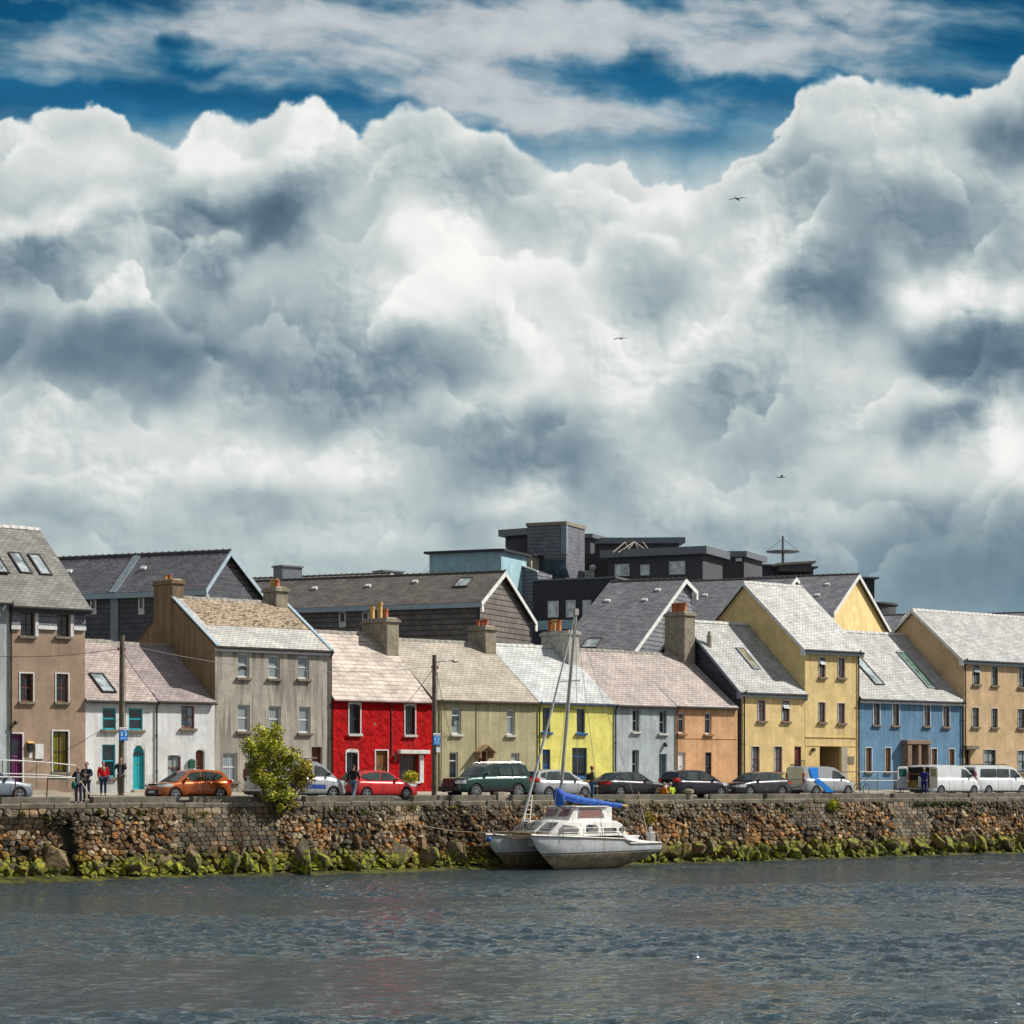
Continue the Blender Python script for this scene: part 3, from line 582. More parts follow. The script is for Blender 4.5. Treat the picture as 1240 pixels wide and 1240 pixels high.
def door(par, a, b, c, d, mat, v=0.0, rec=0.16, arch=0, surround=None, sw=0.07, panels=2, fan=False, knob=True, glass_top=False):
    m = MB(); y = v+rec; m.box(a, b, y-0.045, y, c, d)
    n = panels; hw = (b-a)
    for k in range(n):
        z0 = lerp(c, d, 0.08+k*0.86/n); z1 = lerp(c, d, 0.08+(k+0.82)*0.86/n)
        for (p, q) in ((0.10, 0.46), (0.54, 0.90)): m.box(a+hw*p, a+hw*q, y-0.06, y-0.046, z0, z1)
    m.box(a, a+0.05, y-0.09, y-0.047, c, d); m.box(b-0.05, b, y-0.09, y-0.047, c, d); m.box(a+0.05, b-0.05, y-0.088, y-0.047, d-0.06, d)
    if arch:
        cx = (a+b)/2; h2 = (b-a)/2
        for sgn in (-1, 1):
            m.poly([(cx+sgn*h2, v+0.012, d)]+[(cx+sgn*h2*sin(pi/2*k/8), v+0.012, d-arch*(1-cos(pi/2*k/8))) for k in range(8, -1, -1)], (0, rec-0.02, 0), mi=1)
    o = m.build('door', [mat, par_wall_mat(par)], par)
    if fan:
        cx = (a+b)/2; h2 = (b-a)/2-0.09; zb = d-arch
        g = MB(); g.poly([(cx-h2*cos(pi*k/10), y-0.10, zb+h2*0.85*sin(pi*k/10)) for k in range(11)], (0, 0.03, 0)); g.build('fanlight', GL, o)
    if glass_top:
        g = MB(); g.box(a+hw*.2, b-hw*.2, y-0.068, y-0.05, lerp(c, d, .62), lerp(c, d, .88)); g.build('pane', GL, o)
    if knob:
        g = MB(); g.ball((b-0.14, y-0.1, lerp(c, d, 0.45)), 0.035, 8, 6); g.box(lerp(a, b, .36), lerp(a, b, .64), y-0.075, y-0.05, lerp(c, d, .56), lerp(c, d, .56)+0.05)
        g.build('handle', STEEL, o)
    if surround is not None:
        s = MB(); s.box(a-sw, a-0.002, v-0.03, v+0.01, c, d+sw); s.box(b+0.002, b+sw, v-0.03, v+0.01, c, d+sw); s.box(a-0.002, b+0.002, v-0.03, v+0.01, d+0.002, d+sw)
        s.build('surround', surround, o)
    s = MB(); s.box(a-0.06, b+0.06, v-0.22, v+rec, PATH_Z-0.05, c-0.002); s.build('doorstep', CONC_L, o, bevel=0.015)
    return o
def roof_slopes(mb, u0, u1, v0, z0, vr, zr, vb, zb, th=0.09, mi=0):
    """front and back slope as a slab; texture runs in metres along and up the slope"""
    L1 = sqrt((vr-v0)**2+(zr-z0)**2); L2 = sqrt((vb-vr)**2+(zr-zb)**2)
    mb.quad((u0, v0, z0), (u1, v0, z0), (u1, vr, zr), (u0, vr, zr), uv=[(u0, 0), (u1, 0), (u1, L1), (u0, L1)], mi=mi)
    mb.quad((u0, vr, zr), (u1, vr, zr), (u1, vb, zb), (u0, vb, zb), uv=[(u0, L2), (u1, L2), (u1, 0), (u0, 0)], mi=mi)
    mb.quad((u0, v0, z0-th), (u1, v0, z0-th), (u1, v0, z0), (u0, v0, z0), uv=[(0, 0)]*4)
    for u in (u0, u1):
        mb.quad((u, v0, z0-th), (u, v0, z0), (u, vr, zr), (u, vr, zr-th), uv=[(0, 0)]*4)
        mb.quad((u, vb, zb-th), (u, vb, zb), (u, vr, zr), (u, vr, zr-th), uv=[(0, 0)]*4)
    mb.quad((u0, v0, z0-th), (u0, vr, zr-th), (u1, vr, zr-th), (u1, v0, z0-th), uv=[(0, 0)]*4)
    mb.quad((u0, vb, zb-th), (u1, vb, zb-th), (u1, vr, zr-th), (u0, vr, zr-th), uv=[(0, 0)]*4)
def ridge_tiles(par, u0, u1, vr, zr, mat, step=0.45, seed=1):
    r = random.Random(seed); m = MB(); u = u0
    while u < u1-0.05:
        e = min(u+step-0.02, u1); dz = r.uniform(-0.012, 0.012)
        m.poly([(u, vr-0.16, zr-0.10+dz), (u, vr-0.10, zr+0.03+dz), (u, vr, zr+0.075+dz), (u, vr+0.10, zr+0.03+dz), (u, vr+0.16, zr-0.10+dz)], (e-u, 0, 0))
        m.poly([(e-0.05, vr-0.17, zr-0.09+dz), (e-0.05, vr-0.11, zr+0.05+dz), (e-0.05, vr, zr+0.10+dz), (e-0.05, vr+0.11, zr+0.05+dz), (e-0.05, vr+0.17, zr-0.09+dz)], (0.045, 0, 0))
        u += step
    return m.build('ridge', mat, par)
def chimney(par, u0, u1, v0, v1, z0, z1, mat=CONC, pots=(), cap=0.09, capmat=None, seed=3):
    m = MB(); r = random.Random(seed)
    m.box(u0, u1, v0, v1, z0, z1-0.22)
    m.box(u0-cap, u1+cap, v0-cap, v1+cap, z1-0.22, z1-0.08); m.box(u0-cap*.4, u1+cap*.4, v0-cap*.4, v1+cap*.4, z1-0.081, z1)
    c = m.build('chimney', [mat], par, bevel=0.03)
    f = MB(); f.poly([(u0+0.05, v0+0.05, z1), (u1-0.05, v0+0.05, z1), (u1-0.1, v0+0.1, z1+0.07), (u0+0.1, v0+0.1, z1+0.07)], (0, v1-v0-0.15, 0)); f.build('flaunching', capmat or CONC, c)
    for (t, h, rad, pm) in pots:
        p = MB(); x = (u0+u1)/2+r.uniform(-.05, .05); y = lerp(v0+0.25, v1-0.25, t)
        p.lathe((x, y, z1+0.02), [(rad*1.05, 0), (rad*1.1, 0.05), (rad*.95, 0.09), (rad*.88, h*.8), (rad*1.06, h*.82), (rad*1.08, h), (rad*.8, h), (rad*.8, h-0.06)], n=12)
        p.build('chimney_pot', pm, c, smooth=True, autosm=40)
    return c
def downpipe(par, u, v, z0, z1, mat=BLACK):
    m = MB(); m.tube([(u, v-0.26, z1+0.05), (u, v-0.2, z1-0.12), (u, v-0.07, z1-0.32), (u, v-0.07, z0)], 0.042, 8)
    z = z0+1
    while z < z1-0.6: m.lathe((u, v-0.07, z), [(0.055, 0), (0.055, 0.07)], n=8); z += 1.8
    return m.build('downpipe', mat, par, smooth=True, autosm=40)
def gutter(par, u0, u1, v, z, mat=BLACK):
    m = MB(); n = 6
    arc = [(u0, v-0.06-0.065*cos(pi*k/n), z-0.065*sin(pi*k/n)) for k in range(n+1)]
    m.poly(arc, (u1-u0, 0, 0)); return m.build('gutter', mat, par)
def house(name, label, cat, l, r, eave, ridge, wall, roofm, gable=None, over=0.2, verge=0.0, wins=(), doors=(), trim=None, fascia=None, gut=BLACK, ridge_m=None, overl=0.0, overr=0.0, zb=0.0, deep=None, seed=1, side_over=None, cut=None):
    """l, r: edges of the front in photo x; eave=(x,y) in the photo; ridge=(x, y, v or None, which edge's u)"""
    u0, u1 = U(l), U(r); ze = Zp(eave[1], U(eave[0]))
    if ridge[2] is None: vr = Vof(ridge[0], ridge[3] if len(ridge) > 3 else u1)
    else: vr = ridge[2]
    zr = Zp(ridge[1], U(ridge[0], vr), vr)
    o = thing(name, label, cat, ((u0+u1)/2, 0, PATH_Z)); WALLMAT[o.name] = wall
    vb = deep or 2*vr; sl = (zr-ze)/vr; zbk = zr-sl*(vb-vr)
    ops = []
    def R(w): return (U(w[0]), U(w[1]), Zp(w[3], U((w[0]+w[1])/2)), Zp(w[2], U((w[0]+w[1])/2)))
    for w in wins: ops.append(R(w))
    for w in doors:
        a, b, c, d = R(w); ops.append((a, b, max(PATH_Z+0.08, min(c, PATH_Z+.3)) if w[3] > 930 else c, d))
    ops = [(a, b, max(c, PATH_Z+.1), d) for a, b, c, d in ops]
    mb = MB(); opening_wall(mb, u0, u1, zb-0.3, ze, 0.0, ops + ([cut] if cut else []), rec=0.17)
    mb.build('wall', wall, o)
    g = MB()
    for u, flag in ((u0, 1), (u1, 1)):
        g.add([(u, 0, zb-0.3), (u, vb, zb-0.3), (u, vb, zbk), (u, vr, zr-0.03), (u, 0, ze)], [(0, 1, 2, 3, 4)])
    g.quad((u0, vb, zb-0.3), (u1, vb, zb-0.3), (u1, vb, zbk), (u0, vb, zbk))
    # texture coordinates for clad gables
    for fi in range(len(g.f)):
        g.uv[fi] = [(g.v[i][1] if fi < 2 else g.v[i][0], g.v[i][2]) for i in g.f[fi]]
    g.build('gable', gable or wall, o)
    rf = MB(); e = over
    roof_slopes(rf, u0-overl, u1+overr, -e, ze-e*sl+0.12, vr, zr+0.12, vb+e, zbk-e*sl+0.12)
    ro = rf.build('roof', roofm, o)
    ridge_tiles(ro, u0-overl, u1+overr, vr, zr+0.12, ridge_m or roofm_ridge(roofm), seed=seed)
    if fascia is not None:
        f = MB(); f.box(u0-overl, u1+overr, -e+0.0, -0.004, ze-e*sl-0.15, ze-e*sl+0.02); f.build('fascia', fascia, ro)
    if gut is not None: gutter(ro, u0-overl-.03, u1+overr+.03, -e, ze-e*sl+0.04, gut)
    if verge:
        for u, s in ((u0-overl, -1), (u1+overr, 1)):
            f = MB()
            a = [(u, -e, ze-e*sl+0.13), (u, vr, zr+0.13), (u, vr, zr+0.13-verge), (u, -e, ze-e*sl+0.13-verge)]
            f.poly([(x+s*0.004, y, z) for x, y, z in a], (s*0.05, 0, 0))
            a = [(u, vb+e, zbk-e*sl+0.13), (u, vr, zr+0.13), (u, vr, zr+0.13-verge), (u, vb+e, zbk-e*sl+0.13-verge)]
            f.poly([(x+s*0.004, y, z) for x, y, z in a], (s*0.05, 0, 0))
            f.box(min(u+s*.004, u+s*0.06), max(u+s*.004, u+s*0.06), -e-0.02, 0.12, ze-e*sl-0.28, ze-e*sl+0.13)
            f.build('verge_board', trim or TRIM_W, ro)
    k = 0
    for w in wins:
        kw = dict(w[4]) if len(w) > 4 else {}
        a, b, c, d = ops[k]; k += 1
        window(o, a, b, c, d, **kw)
    for w in doors:
        kw = dict(w[4]) if len(w) > 4 else {}
        m_ = kw.pop('mat', FRAME_BR)
        a, b, c, d = ops[k]; k += 1
        door(o, a, b, c, d, m_, **kw)
    WINS.setdefault(wall.name, []).extend([((a+b)/2, (b-a)/2, c) for (a, b, c, d) in ops[:len(wins)]])
    return o, dict(u0=u0, u1=u1, ze=ze, vr=vr, zr=zr, sl=sl, roof=ro)
RIDGEM = {}
def roofm_ridge(m): return RIDGEM.get(m.name, LEAD_R)
LEAD_R = paint('ridge_tile_grey', (0.30, 0.28, 0.25), 0.8, var=0.3, dirt=0.3)
RIDGE_DK = paint('ridge_tile_dark', (0.06, 0.055, 0.055), 0.7, var=0.3)
RIDGE_W = paint('ridge_tile_pale', (0.55, 0.55, 0.54), 0.7, var=0.2, dirt=0.2)
for m_ in (R_DARK, R_BROWND): RIDGEM[m_.name] = RIDGE_DK
for m_ in (R_SILV, R_GREY, R_WHITE): RIDGEM[m_.name] = RIDGE_W
def skylight(H, px0, px1, py, length, frame=RIDGE_DK, pane=GL_SKY, name='rooflight'):
    """on the front slope of house H; px0, px1 = lower corners in the photo, py their height"""
    p0 = (0, 0, H['ze']+0.12); n = (0, -H['sl'], 1)
    a = hit(px0, py, p0, n); b = hit(px1, py, p0, n); w = abs(b.x-a.x); nn = Vector(n).normalized(); up = Vector((0, 1, H['sl'])).normalized()
    A = Vector((min(a.x, b.x), a.y, a.z)); X = Vector((1, 0, 0))
    m = MB(); fw = 0.07; h = nn*0.09
    def bar(s0, s1, t0, t1, hh=h): m.poly([A+X*s0+up*t0, A+X*s1+up*t0, A+X*s1+up*t1, A+X*s0+up*t1], hh)
    bar(0, fw, 0, length); bar(w-fw, w, 0, length); bar(fw, w-fw, 0, fw); bar(fw, w-fw, length-fw, length)
    f = m.build(name, frame, H['roof'])
    q = MB(); q.quad(*[A+X*s+up*t+nn*0.05 for s, t in ((fw, fw), (w-fw, fw), (w-fw, length-fw), (fw, length-fw))]); q.build('pane', pane, f)
    return f
# ---------------------------------------------------------------- the row of houses
W3 = dict(frame=FRAME_W, pane=GL_C, style='sash')
# 0 pale house cut by the edge of the picture
h0, H0 = house('terrace_house', 'pale blue-grey three-storey house cut off by the edge of the picture, beside the brown one', 'house', -95, 11, (5, 726), (45, 643, None, U(105)), W_PALE, R_GREY,
    wins=[(-60,-44,742,770,dict(frame=FRAME_DK,style='cross')),(-60,-44,815,850,dict(frame=FRAME_DK,style='cross')),(-30,-14,742,770,dict(frame=FRAME_DK,style='cross')),(-30,-14,815,850,dict(frame=FRAME_DK,style='cross')),(-62,-42,888,935,dict(frame=FRAME_DK,style='cross'))],
    doors=[(-28,-12,888,943,dict(mat=FRAME_DK))], over=0.35)
skylight(H0, -3, 11.5, 694, 1.75)
skylight(H0, -34, -20, 694, 1.75)
# 1 brown three storey
h1, H1 = house('terrace_house', 'brown three-storey house with a dark slate band under the eaves and a purple door', 'house', 11.3, 103, (103, 735), (45, 643, None, U(105)), W_BROWN, R_GREY,
    wins=[(25,41.4,742,770,dict(frame=FRAME_DK,style='cross',rec=.15)),(69,84,744.5,770.7,dict(frame=FRAME_DK,style='cross',rec=.15)),
          (24.4,40,815.5,849.7,dict(frame=FRAME_BR,style='cross',surround=TRIM_W,sw=.06)),(68,82.5,816,850,dict(frame=FRAME_BR,style='cross',surround=TRIM_W,sw=.06)),
          (64,82.5,885.5,935,dict(frame=FRAME_DK,style='cross',pane=GL_G,surround=TRIM_W,sw=.07))],
    doors=[(11.8+.4,27,888.5,944,dict(mat=paint('purple_door_paint',(0.105,0.006,0.085),0.45),surround=TRIM_W,glass_top=True,panels=1))], over=0.3, overr=0.2, fascia=BLACK)
def at(px, py, v=0.0): return (U(px, v), v, Zp(py, U(px, v), v))
m = MB()
for (a, b, c, d) in [(12.5,24,732,757),(42.5,68,732,757),(85,103,734,758),(24,42.5,732,741.5),(68,85,733,744)]:
    x0, x1 = U(a)+.004, U(b)-.004; z1 = min(H1['ze']+.02, Zp(c, U(a))); z0 = Zp(d, (x0+x1)/2)
    m.quad((x0,-.07,z0),(x1,-.07,z0),(x1,-.07,z1),(x0,-.07,z1),uv=[(x0,z0),(x1,z0),(x1,z1),(x0,z1)])
    m.quad((x0,0,z0),(x0,-.07,z0),(x0,-.07,z1),(x0,0,z1),uv=[(0,0)]*4); m.quad((x1,0,z0),(x1,0,z1),(x1,-.07,z1),(x1,-.07,z0),uv=[(0,0)]*4); m.quad((x0,0,z0),(x1,0,z0),(x1,-.07,z0),(x0,-.07,z0),uv=[(0,0)]*4)
m.build('slate_band', C_MID, h1)
for (a, b, c) in [(12.5,24,757.4),(45,68,757.6),(88,103,758.6)]:
    m = MB(); x0, x1 = U(a), U(b); z1 = Zp(c, (x0+x1)/2); m.box(x0, x1, -.11, 0.0, z1-.19, z1-.003); m.build('band_trim', TRIM_W, h1)
for (a, b, c, d) in [(41.9,45.5,742,771),(84.6,88.3,744,771)]: m = MB(); m.box(U(a), U(b), -.09, .012, Zp(d,U(a)), Zp(c,U(a))); m.build('band_trim', TRIM_W, h1)
m = MB(); a = at(42,901); b = at(52,919); m.box(a[0], b[0], -.07, 0.01, b[2], a[2]); m.build('meter_box', TRIM_W, h1, bevel=.01)
m = MB(); a = at(33,900); b = at(39,910); m.box(a[0], b[0], -.16, 0, b[2], a[2]); m.poly([(a[0]-.03,-.2,a[2]),(a[0]-.03,0,a[2]),(a[0]-.03,0,a[2]+.1)],(b[0]-a[0]+.06,0,0),mi=1); m.build('letterbox', [BLACK, BUFF], h1)
m = MB(); a = at(35,911); b = at(38.5,918); m.box(a[0], b[0], -.02, 0.01, b[2], a[2]); m.build('notice', TRIM_W, h1)
m = MB(); a = at(18.8,874); m.box(a[0]-.06,a[0]+.06,-.14,0,a[2]-.07,a[2]+.05); m.ball((a[0]-.08,-.16,a[2]-.05),.1); m.build('wall_lamp', BLACK, h1)
downpipe(h1, U(12.6), 0, PATH_Z, H1['ze'])
for q in (26, 50): skylight(H1, q-1, q+14-1, 694.5 if q<40 else 696.5, 1.75)
# 2, 3 white pair under one old roof
RV = Vof(588, U(650))
rp = (150, 780, RV*.95)
h2, H2 = house('terrace_house', 'white cottage with turquoise windows and an arched turquoise door', 'house', 103.3, 190, (103, 848), rp, W_WHITE, R_PINK,
    wins=[(124,140.5,857,883.5,dict(frame=FRAME_TQ,style='sash',rec=.08)),(155.7,172.7,857.5,884,dict(frame=FRAME_TQ,style='sash',rec=.08)),(123.5,139.7,901.6,941,dict(frame=FRAME_TQ,style='sash',rec=.09))],
    doors=[(161,175.5,902.6,956,dict(mat=FRAME_TQ,arch=.5,fan=True,rec=.2,panels=1))], over=0.15)
h3, H3 = house('terrace_house', 'white cottage with brown windows and a dark brown door, against the bare gable', 'house', 190.2, 260, (226, 850), (205, 784, RV*.95), W_WHITE, R_PINK_SHADE,
    wins=[(219.5,235.5,855,882,dict(frame=FRAME_BR,pane=GL_C,style='four',rec=.12)),(203,219,914.6,945,dict(frame=FRAME_BR,pane=GL_C,style='four',arch=.12))],
    doors=[(237,248,908,955,dict(mat=FRAME_BR,arch=.18,rec=.25,panels=1))], over=0.15)
skylight(H2, 124, 141, 839, 1.7, frame=BLACK)
downpipe(h2, U(189), 0, PATH_Z, H2['ze'])
m = MB(); a = at(228,920.5); b = at(234.6,930.5); m.box(a[0],b[0],-.15,0,b[2],a[2]); m.ball(((a[0]+b[0])/2,-.075,a[2]),(abs(b[0]-a[0])/2,.075,.07),10,6); m.build('letterbox', paint('green_box_paint',(0.01,0.10,0.06),0.4), h3)
# 4 tall grey
h4, H4 = house('terrace_house', 'tall bare grey three-storey house with streaked render and a mossy patched roof', 'house', 260.5, 402, (262, 783), (207, 725, None, U(260.5)), W_GREY, R_MOSS, gable=W_GABLE,
    wins=[(288,302,791,820.5,W3),(325.3,339,793.5,821.6,W3),(361,374.3,794.6,822.2,W3),(288,302.5,853.4,885.4,W3),(325.6,340,855,886.5,W3),(362,376,856,887.5,W3),
          (270,287.4,911.7,946,dict(frame=FRAME_W,pane=GL_C,style='four')),(351.6,363,911,936,dict(frame=FRAME_W,pane=GL_C,style='four'))],
    doors=[(377.3,390,904.5,950,dict(mat=FRAME_BR,rec=.3,surround=None)),(299,310,908,950,dict(mat=FRAME_W))], over=0.12, fascia=TRIM_W)
# repaired strip of newer slates along the eaves
m = MB(); sl = H4['sl']; v1 = H4['vr']*0.40; e = .14
for (ua, ub, va, vb_) in [(H4['u0']+.0, H4['u1']-.0, -e, v1), (H4['u0'], H4['u0']+.55, v1+.003, H4['vr']-.1)]:
    La, Lb = va*sqrt(1+sl*sl), vb_*sqrt(1+sl*sl)
    m.quad((ua,va,H4['ze']+va*sl+.135),(ub,va,H4['ze']+va*sl+.135),(ub,vb_,H4['ze']+vb_*sl+.135),(ua,vb_,H4['ze']+vb_*sl+.135),uv=[(ua,La),(ub,La),(ub,Lb),(ua,Lb)])
m.build('repaired_slates', R_CLEAN, H4['roof'])
for u in (H4['u0']-.03, H4['u1']-.17):
    m = MB(); a = [(u,-e,H4['ze']-e*sl+.13),(u,H4['vr'],H4['zr']+.13),(u,H4['vr'],H4['zr']+.20),(u,-e,H4['ze']-e*sl+.20)]; m.poly(a,(.2,0,0)); m.build('verge_coping', TRIM_BL, H4['roof'])
vr = H4['vr']
chimney(h4, H4['u0']-.02, H4['u0']+.7, vr-.15, vr+1.7, H4['zr']-1.8, Zp(702, H4['u0'], vr), W_GABLE, pots=[(.4,.3,.13,TERRA),(.75,.25,.12,BUFF)], cap=.07)
chimney(h4, H4['u1']-1.0, H4['u1']-.2, vr-.45, vr+.8, H4['zr']-1.0, Zp(713, H4['u1'], vr), CONC, pots=[(.25,.42,.15,TERRA),(.5,.5,.15,BUFF),(.85,.5,.14,BUFF)])
downpipe(h4, U(400), 0, PATH_Z, H4['ze'])
# 5 red
AW = dict(frame=FRAME_DK, pane=GL, style='four', surround=TRIM_W, sw=.07, arch=.1, sill=SILL_W, bars=3)
h5, H5 = house('terrace_house', 'bright red cottage with white arched window surrounds and big pale slates', 'house', 403.5, 523.5, (405, 847), (430, 769, RV), W_RED, R_BIG,
    wins=[(422.8,436,852.5,888.6,AW),(490.6,502.5,854.4,889.7,AW),(419.5,433,911,945,AW),(483.5,506,914,946,dict(frame=FRAME_BR,style='third',bars=4,sill=SILL_W,rec=.2))],
    doors=[(455,469,909,950,dict(mat=paint('ochre_brown_door_paint',(0.20,0.085,0.02),0.5),surround=TRIM_W))], over=0.12, gut=paint('red_brown_gutter_paint',(0.10,0.02,0.02),0.5))
m = MB(); a = at(481,908); b = at(517,913.6); m.box(a[0],b[0],-.3,0,b[2]+.02,a[2]); a = at(507,913.6); b = at(512,948); m.box(a[0],b[0],-.1,0,b[2],a[2]-.03); m.build('shopfront_lintel', TRIM_W, h5, bevel=.02)
m = MB(); m.box(U(474)-.02,U(474)+.02,-.05,0,PATH_Z+1.9,H5['ze']-.05); m.build('cable_run', RUST, h5)
# 6 olive
h6, H6 = house('terrace_house', 'olive-green cottage with a small pitched canopy over its door', 'house', 524, 650.5, (530, 847.5), (589, 781.5, None, U(650)), W_OLIVE, R_TAN,
    wins=[(547,558.5,856.5,889,dict(frame=FRAME_W,pane=GL_C,style='third',sill=SILL_W)),(613.7,623.5,859,890,dict(frame=FRAME_W,pane=GL_C,style='third',sill=SILL_W)),
          (544.3,554.7,911,945,dict(frame=FRAME_W,pane=GL,style='third')),(619,629,911.7,943,dict(frame=FRAME_W,pane=GL_C,style='third'))],
    doors=[(579,589,910,950,dict(mat=FRAME_RD))], over=0.14, gut=paint('brown_gutter_paint',(0.09,0.05,0.04),0.5))
m = MB(); a = at(584,903); xm = a[0]; zt = a[2]+.05
for s in (-1, 1): m.poly([(xm, 0, zt), (xm+s*.62, 0, zt-.38), (xm+s*.62, 0, zt-.46), (xm, 0, zt-.09)], (0,-.55,0))
m.box(xm-.5,xm-.42,-.45,0,zt-.75,zt-.42); m.box(xm+.42,xm+.5,-.45,0,zt-.75,zt-.42); m.build('door_canopy', paint('old_canopy_tiles',(0.33,0.22,0.12),.8,var=.4), h6)
downpipe(h6, U(533.5), 0, PATH_Z, H6['ze'], W_OLIVE); m = MB(); m.box(U(576.5)-.012,U(576.5)+.012,-.03,0,PATH_Z,H6['ze']); m.build('cable_run', SILL, h6)
u = H5['u1']; vr = H6['vr']
chimney(h6, u-.85, u, vr-1.5, vr+.8, H6['zr']-1.5, Zp(751, u, vr), CONC, pots=[(.95,.75,.16,BUFF),(.55,.95,.16,BUFF),(.25,.55,.15,TERRA)], seed=5)
# 7 yellow
BW = dict(frame=FRAME_BL, pane=GL, style='third', sill=FRAME_BL)
h7, H7 = house('terrace_house', 'bright yellow cottage with dark blue window frames and a silvery roof', 'house', 651, 743, (655, 850.5), (610, 783, H6['vr']), W_YEL, R_WHITE,
    wins=[(657,666.5,857,886.5,BW),(698.5,708.5,858.6,887.7,BW),(692.8,711,905.5,941,BW)], doors=[(657,666.5,907.5,948,dict(mat=FRAME_BL,glass_top=True))], over=0.13, gut=FRAME_BL)
downpipe(h7, U(652.4), 0, PATH_Z, H7['ze'], paint('green_pipe_paint',(0.03,0.08,0.05),.5))
m = MB(); m.tube([at(668,857,-.04), at(676,856,-.04), at(698,859,-.04)], .012, 5); m.build('cable_run', BLACK, h7)
u = H6['u1']
chimney(h7, u-.85, u-.02, vr-.9, vr+.75, H6['zr']-1.5, Zp(760, u, vr), CONC, pots=[(.2,.42,.15,TERRA),(.5,.42,.15,TERRA),(.8,.42,.14,TERRA)], seed=6)
u = H7['u1']
chimney(h7, u-.85, u, vr-1.5, vr+1.0, H7['zr']-1.8, Zp(766, u, vr), paint('whitewashed_concrete',(0.50,0.49,0.43),.85,var=.3,dirt=.35,bump=.3), pots=[(.55,.7,.17,TERRA),(.75,.75,.17,BUFF),(.95,.7,.17,TERRA)], seed=7)
# 8 pale blue, 9 peach
PW_ = dict(frame=FRAME_W, pane=GL, style='sash', rec=.28, sill=SILL_W)
h8, H8 = house('terrace_house', 'pale blue-grey narrow cottage between the yellow and the peach fronts', 'house', 743.4, 818, (745, 854), (745, 790.5, H6['vr']), W_PALE, R_PINK,
    wins=[(766,774.5,859.4,886,PW_),(798.5,807.5,861,888,PW_),(765.5,774,908,942,PW_)], doors=[(798,807.5,913,948,dict(mat=paint('dusty_blue_door_paint',(0.14,0.24,0.30),.5),rec=.3))], over=0.13)
m = MB(); a = at(804.5,902.5); m.ball((a[0],-.13,a[2]),.11); m.box(a[0]-.05,a[0]+.05,-.15,0,a[2]-.02,a[2]+.16); m.build('wall_lamp', BLACK, h8)
PO = dict(frame=FRAME_W, pane=GL, style='third', sill=paint('peach_sill',(0.34,0.17,0.08),.8,var=.2))
h9, H9 = house('terrace_house', 'peach cottage with white window frames and a tall chimney at its far gable', 'house', 818.4, 893, (820, 855.5), (810, 794.5, H6['vr']), W_PEACH, R_PINK,
    wins=[(821.2,829.3,863,888,PO),(853.6,861.6,863,889,PO)], doors=[(821,830,911,948,dict(mat=FRAME_W)),(854,861.6,911,948,dict(mat=FRAME_DK,glass_top=True))], over=0.13)
for hh, q in ((h8, 744.6), (h9, 818.9)): downpipe(hh, U(q), 0, PATH_Z, H8['ze'], BLACK if hh is h8 else RUST)
m = MB(); m.box(U(819),U(893),-.03,.0,Zp(893.6,U(850))-.05,Zp(893.6,U(850))); m.build('string_course', W_PEACH, h9)
u = H9['u1']; vr = H6['vr']
chimney(h9, u-.95, u-.02, vr-.85, vr+.95, H9['zr']-1.6, Zp(743, u, vr), CONC, pots=[(.2,.62,.17,TERRA),(.42,.62,.17,TERRA),(.66,.62,.17,TERRA),(.92,.62,.17,TERRA)], cap=.08, seed=9)
# 10 cream two storey, 11 cream three storey
CW = dict(frame=FRAME_RD, pane=GL_C, style='cross', surround=TRIM_W, sw=.035)
h10, H10 = house('terrace_house', 'lower cream house with dark red windows and a half-shaded silver roof', 'house', 898, 974.5, (899, 837), (903, 758, None, U(972)), W_CREAM, R_SILV, gable=C_SLATE,
    wins=[(917.9,926.8,848.2,873,CW),(947.2,956,848.8,873.5,dict(CW,open_top=True)),(910.4,919.6,904,935,CW),(938,947,904,935,CW)], doors=[(962,970.3,904,935,dict(mat=FRAME_RD))], over=0.2, overl=.25, fascia=TRIM_BL, verge=.2, trim=LEAD)
m = MB(); a = at(960.5,921); b = at(972,929.5)
for k in range(8): x = lerp(a[0],b[0],k/7); m.box(x-.012,x+.012,-.16,-.14,b[2]-.1,a[2])
m.box(a[0],b[0],-.17,-.13,a[2],a[2]+.03); m.build('balconette', BLACK, h10)
skylight(H10, 918-6, 918+3, 810.5, 2.1, frame=LEAD, pane=glass('dull_rooflight_glass',(0.22,0.21,0.14),rough=.15))
m = MB(); p0 = (0,0,H10['ze']+.12); a = hit(859,782,p0,(0,-H10['sl'],1)); m.lathe(tuple(a-Vector((0,0,.1))),[(.17,0),(.17,.75),(.13,.8),(.11,1.0)],n=10); m.build('flue', CONC_L, h10)
downpipe(h10, U(900.5), 0, PATH_Z, H10['ze'])
cut = (U(992.6), U(1019), PATH_Z+.02, Zp(904,U(1005)))
h11, H11 = house('terrace_house', 'tall cream three-storey house with a dark covered archway at street level', 'house', 975, 1040, (977, 785), (903, 707, None, U(975)), W_CREAM, R_SILV, gable=G_CREAM,
    wins=[(991.9,999.4,796,820,dict(CW,open_top=True)),(1014.8,1023,797,820.7,CW),(991.4,999.3,850.5,874.5,CW),(1014.8,1023,851.6,875.6,CW)], over=0.22, overl=.25, overr=.2, fascia=TRIM_BL, verge=.26, trim=TRIM_W, cut=cut, gut=BLACK)
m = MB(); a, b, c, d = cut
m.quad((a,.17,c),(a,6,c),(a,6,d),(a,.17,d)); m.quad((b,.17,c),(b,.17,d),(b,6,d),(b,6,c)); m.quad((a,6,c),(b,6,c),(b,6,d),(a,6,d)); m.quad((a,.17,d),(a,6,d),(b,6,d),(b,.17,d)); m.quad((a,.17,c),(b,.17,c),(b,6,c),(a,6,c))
m.build('archway_passage', paint('shaded_passage_render',(0.32,0.24,0.12),.9), h11)
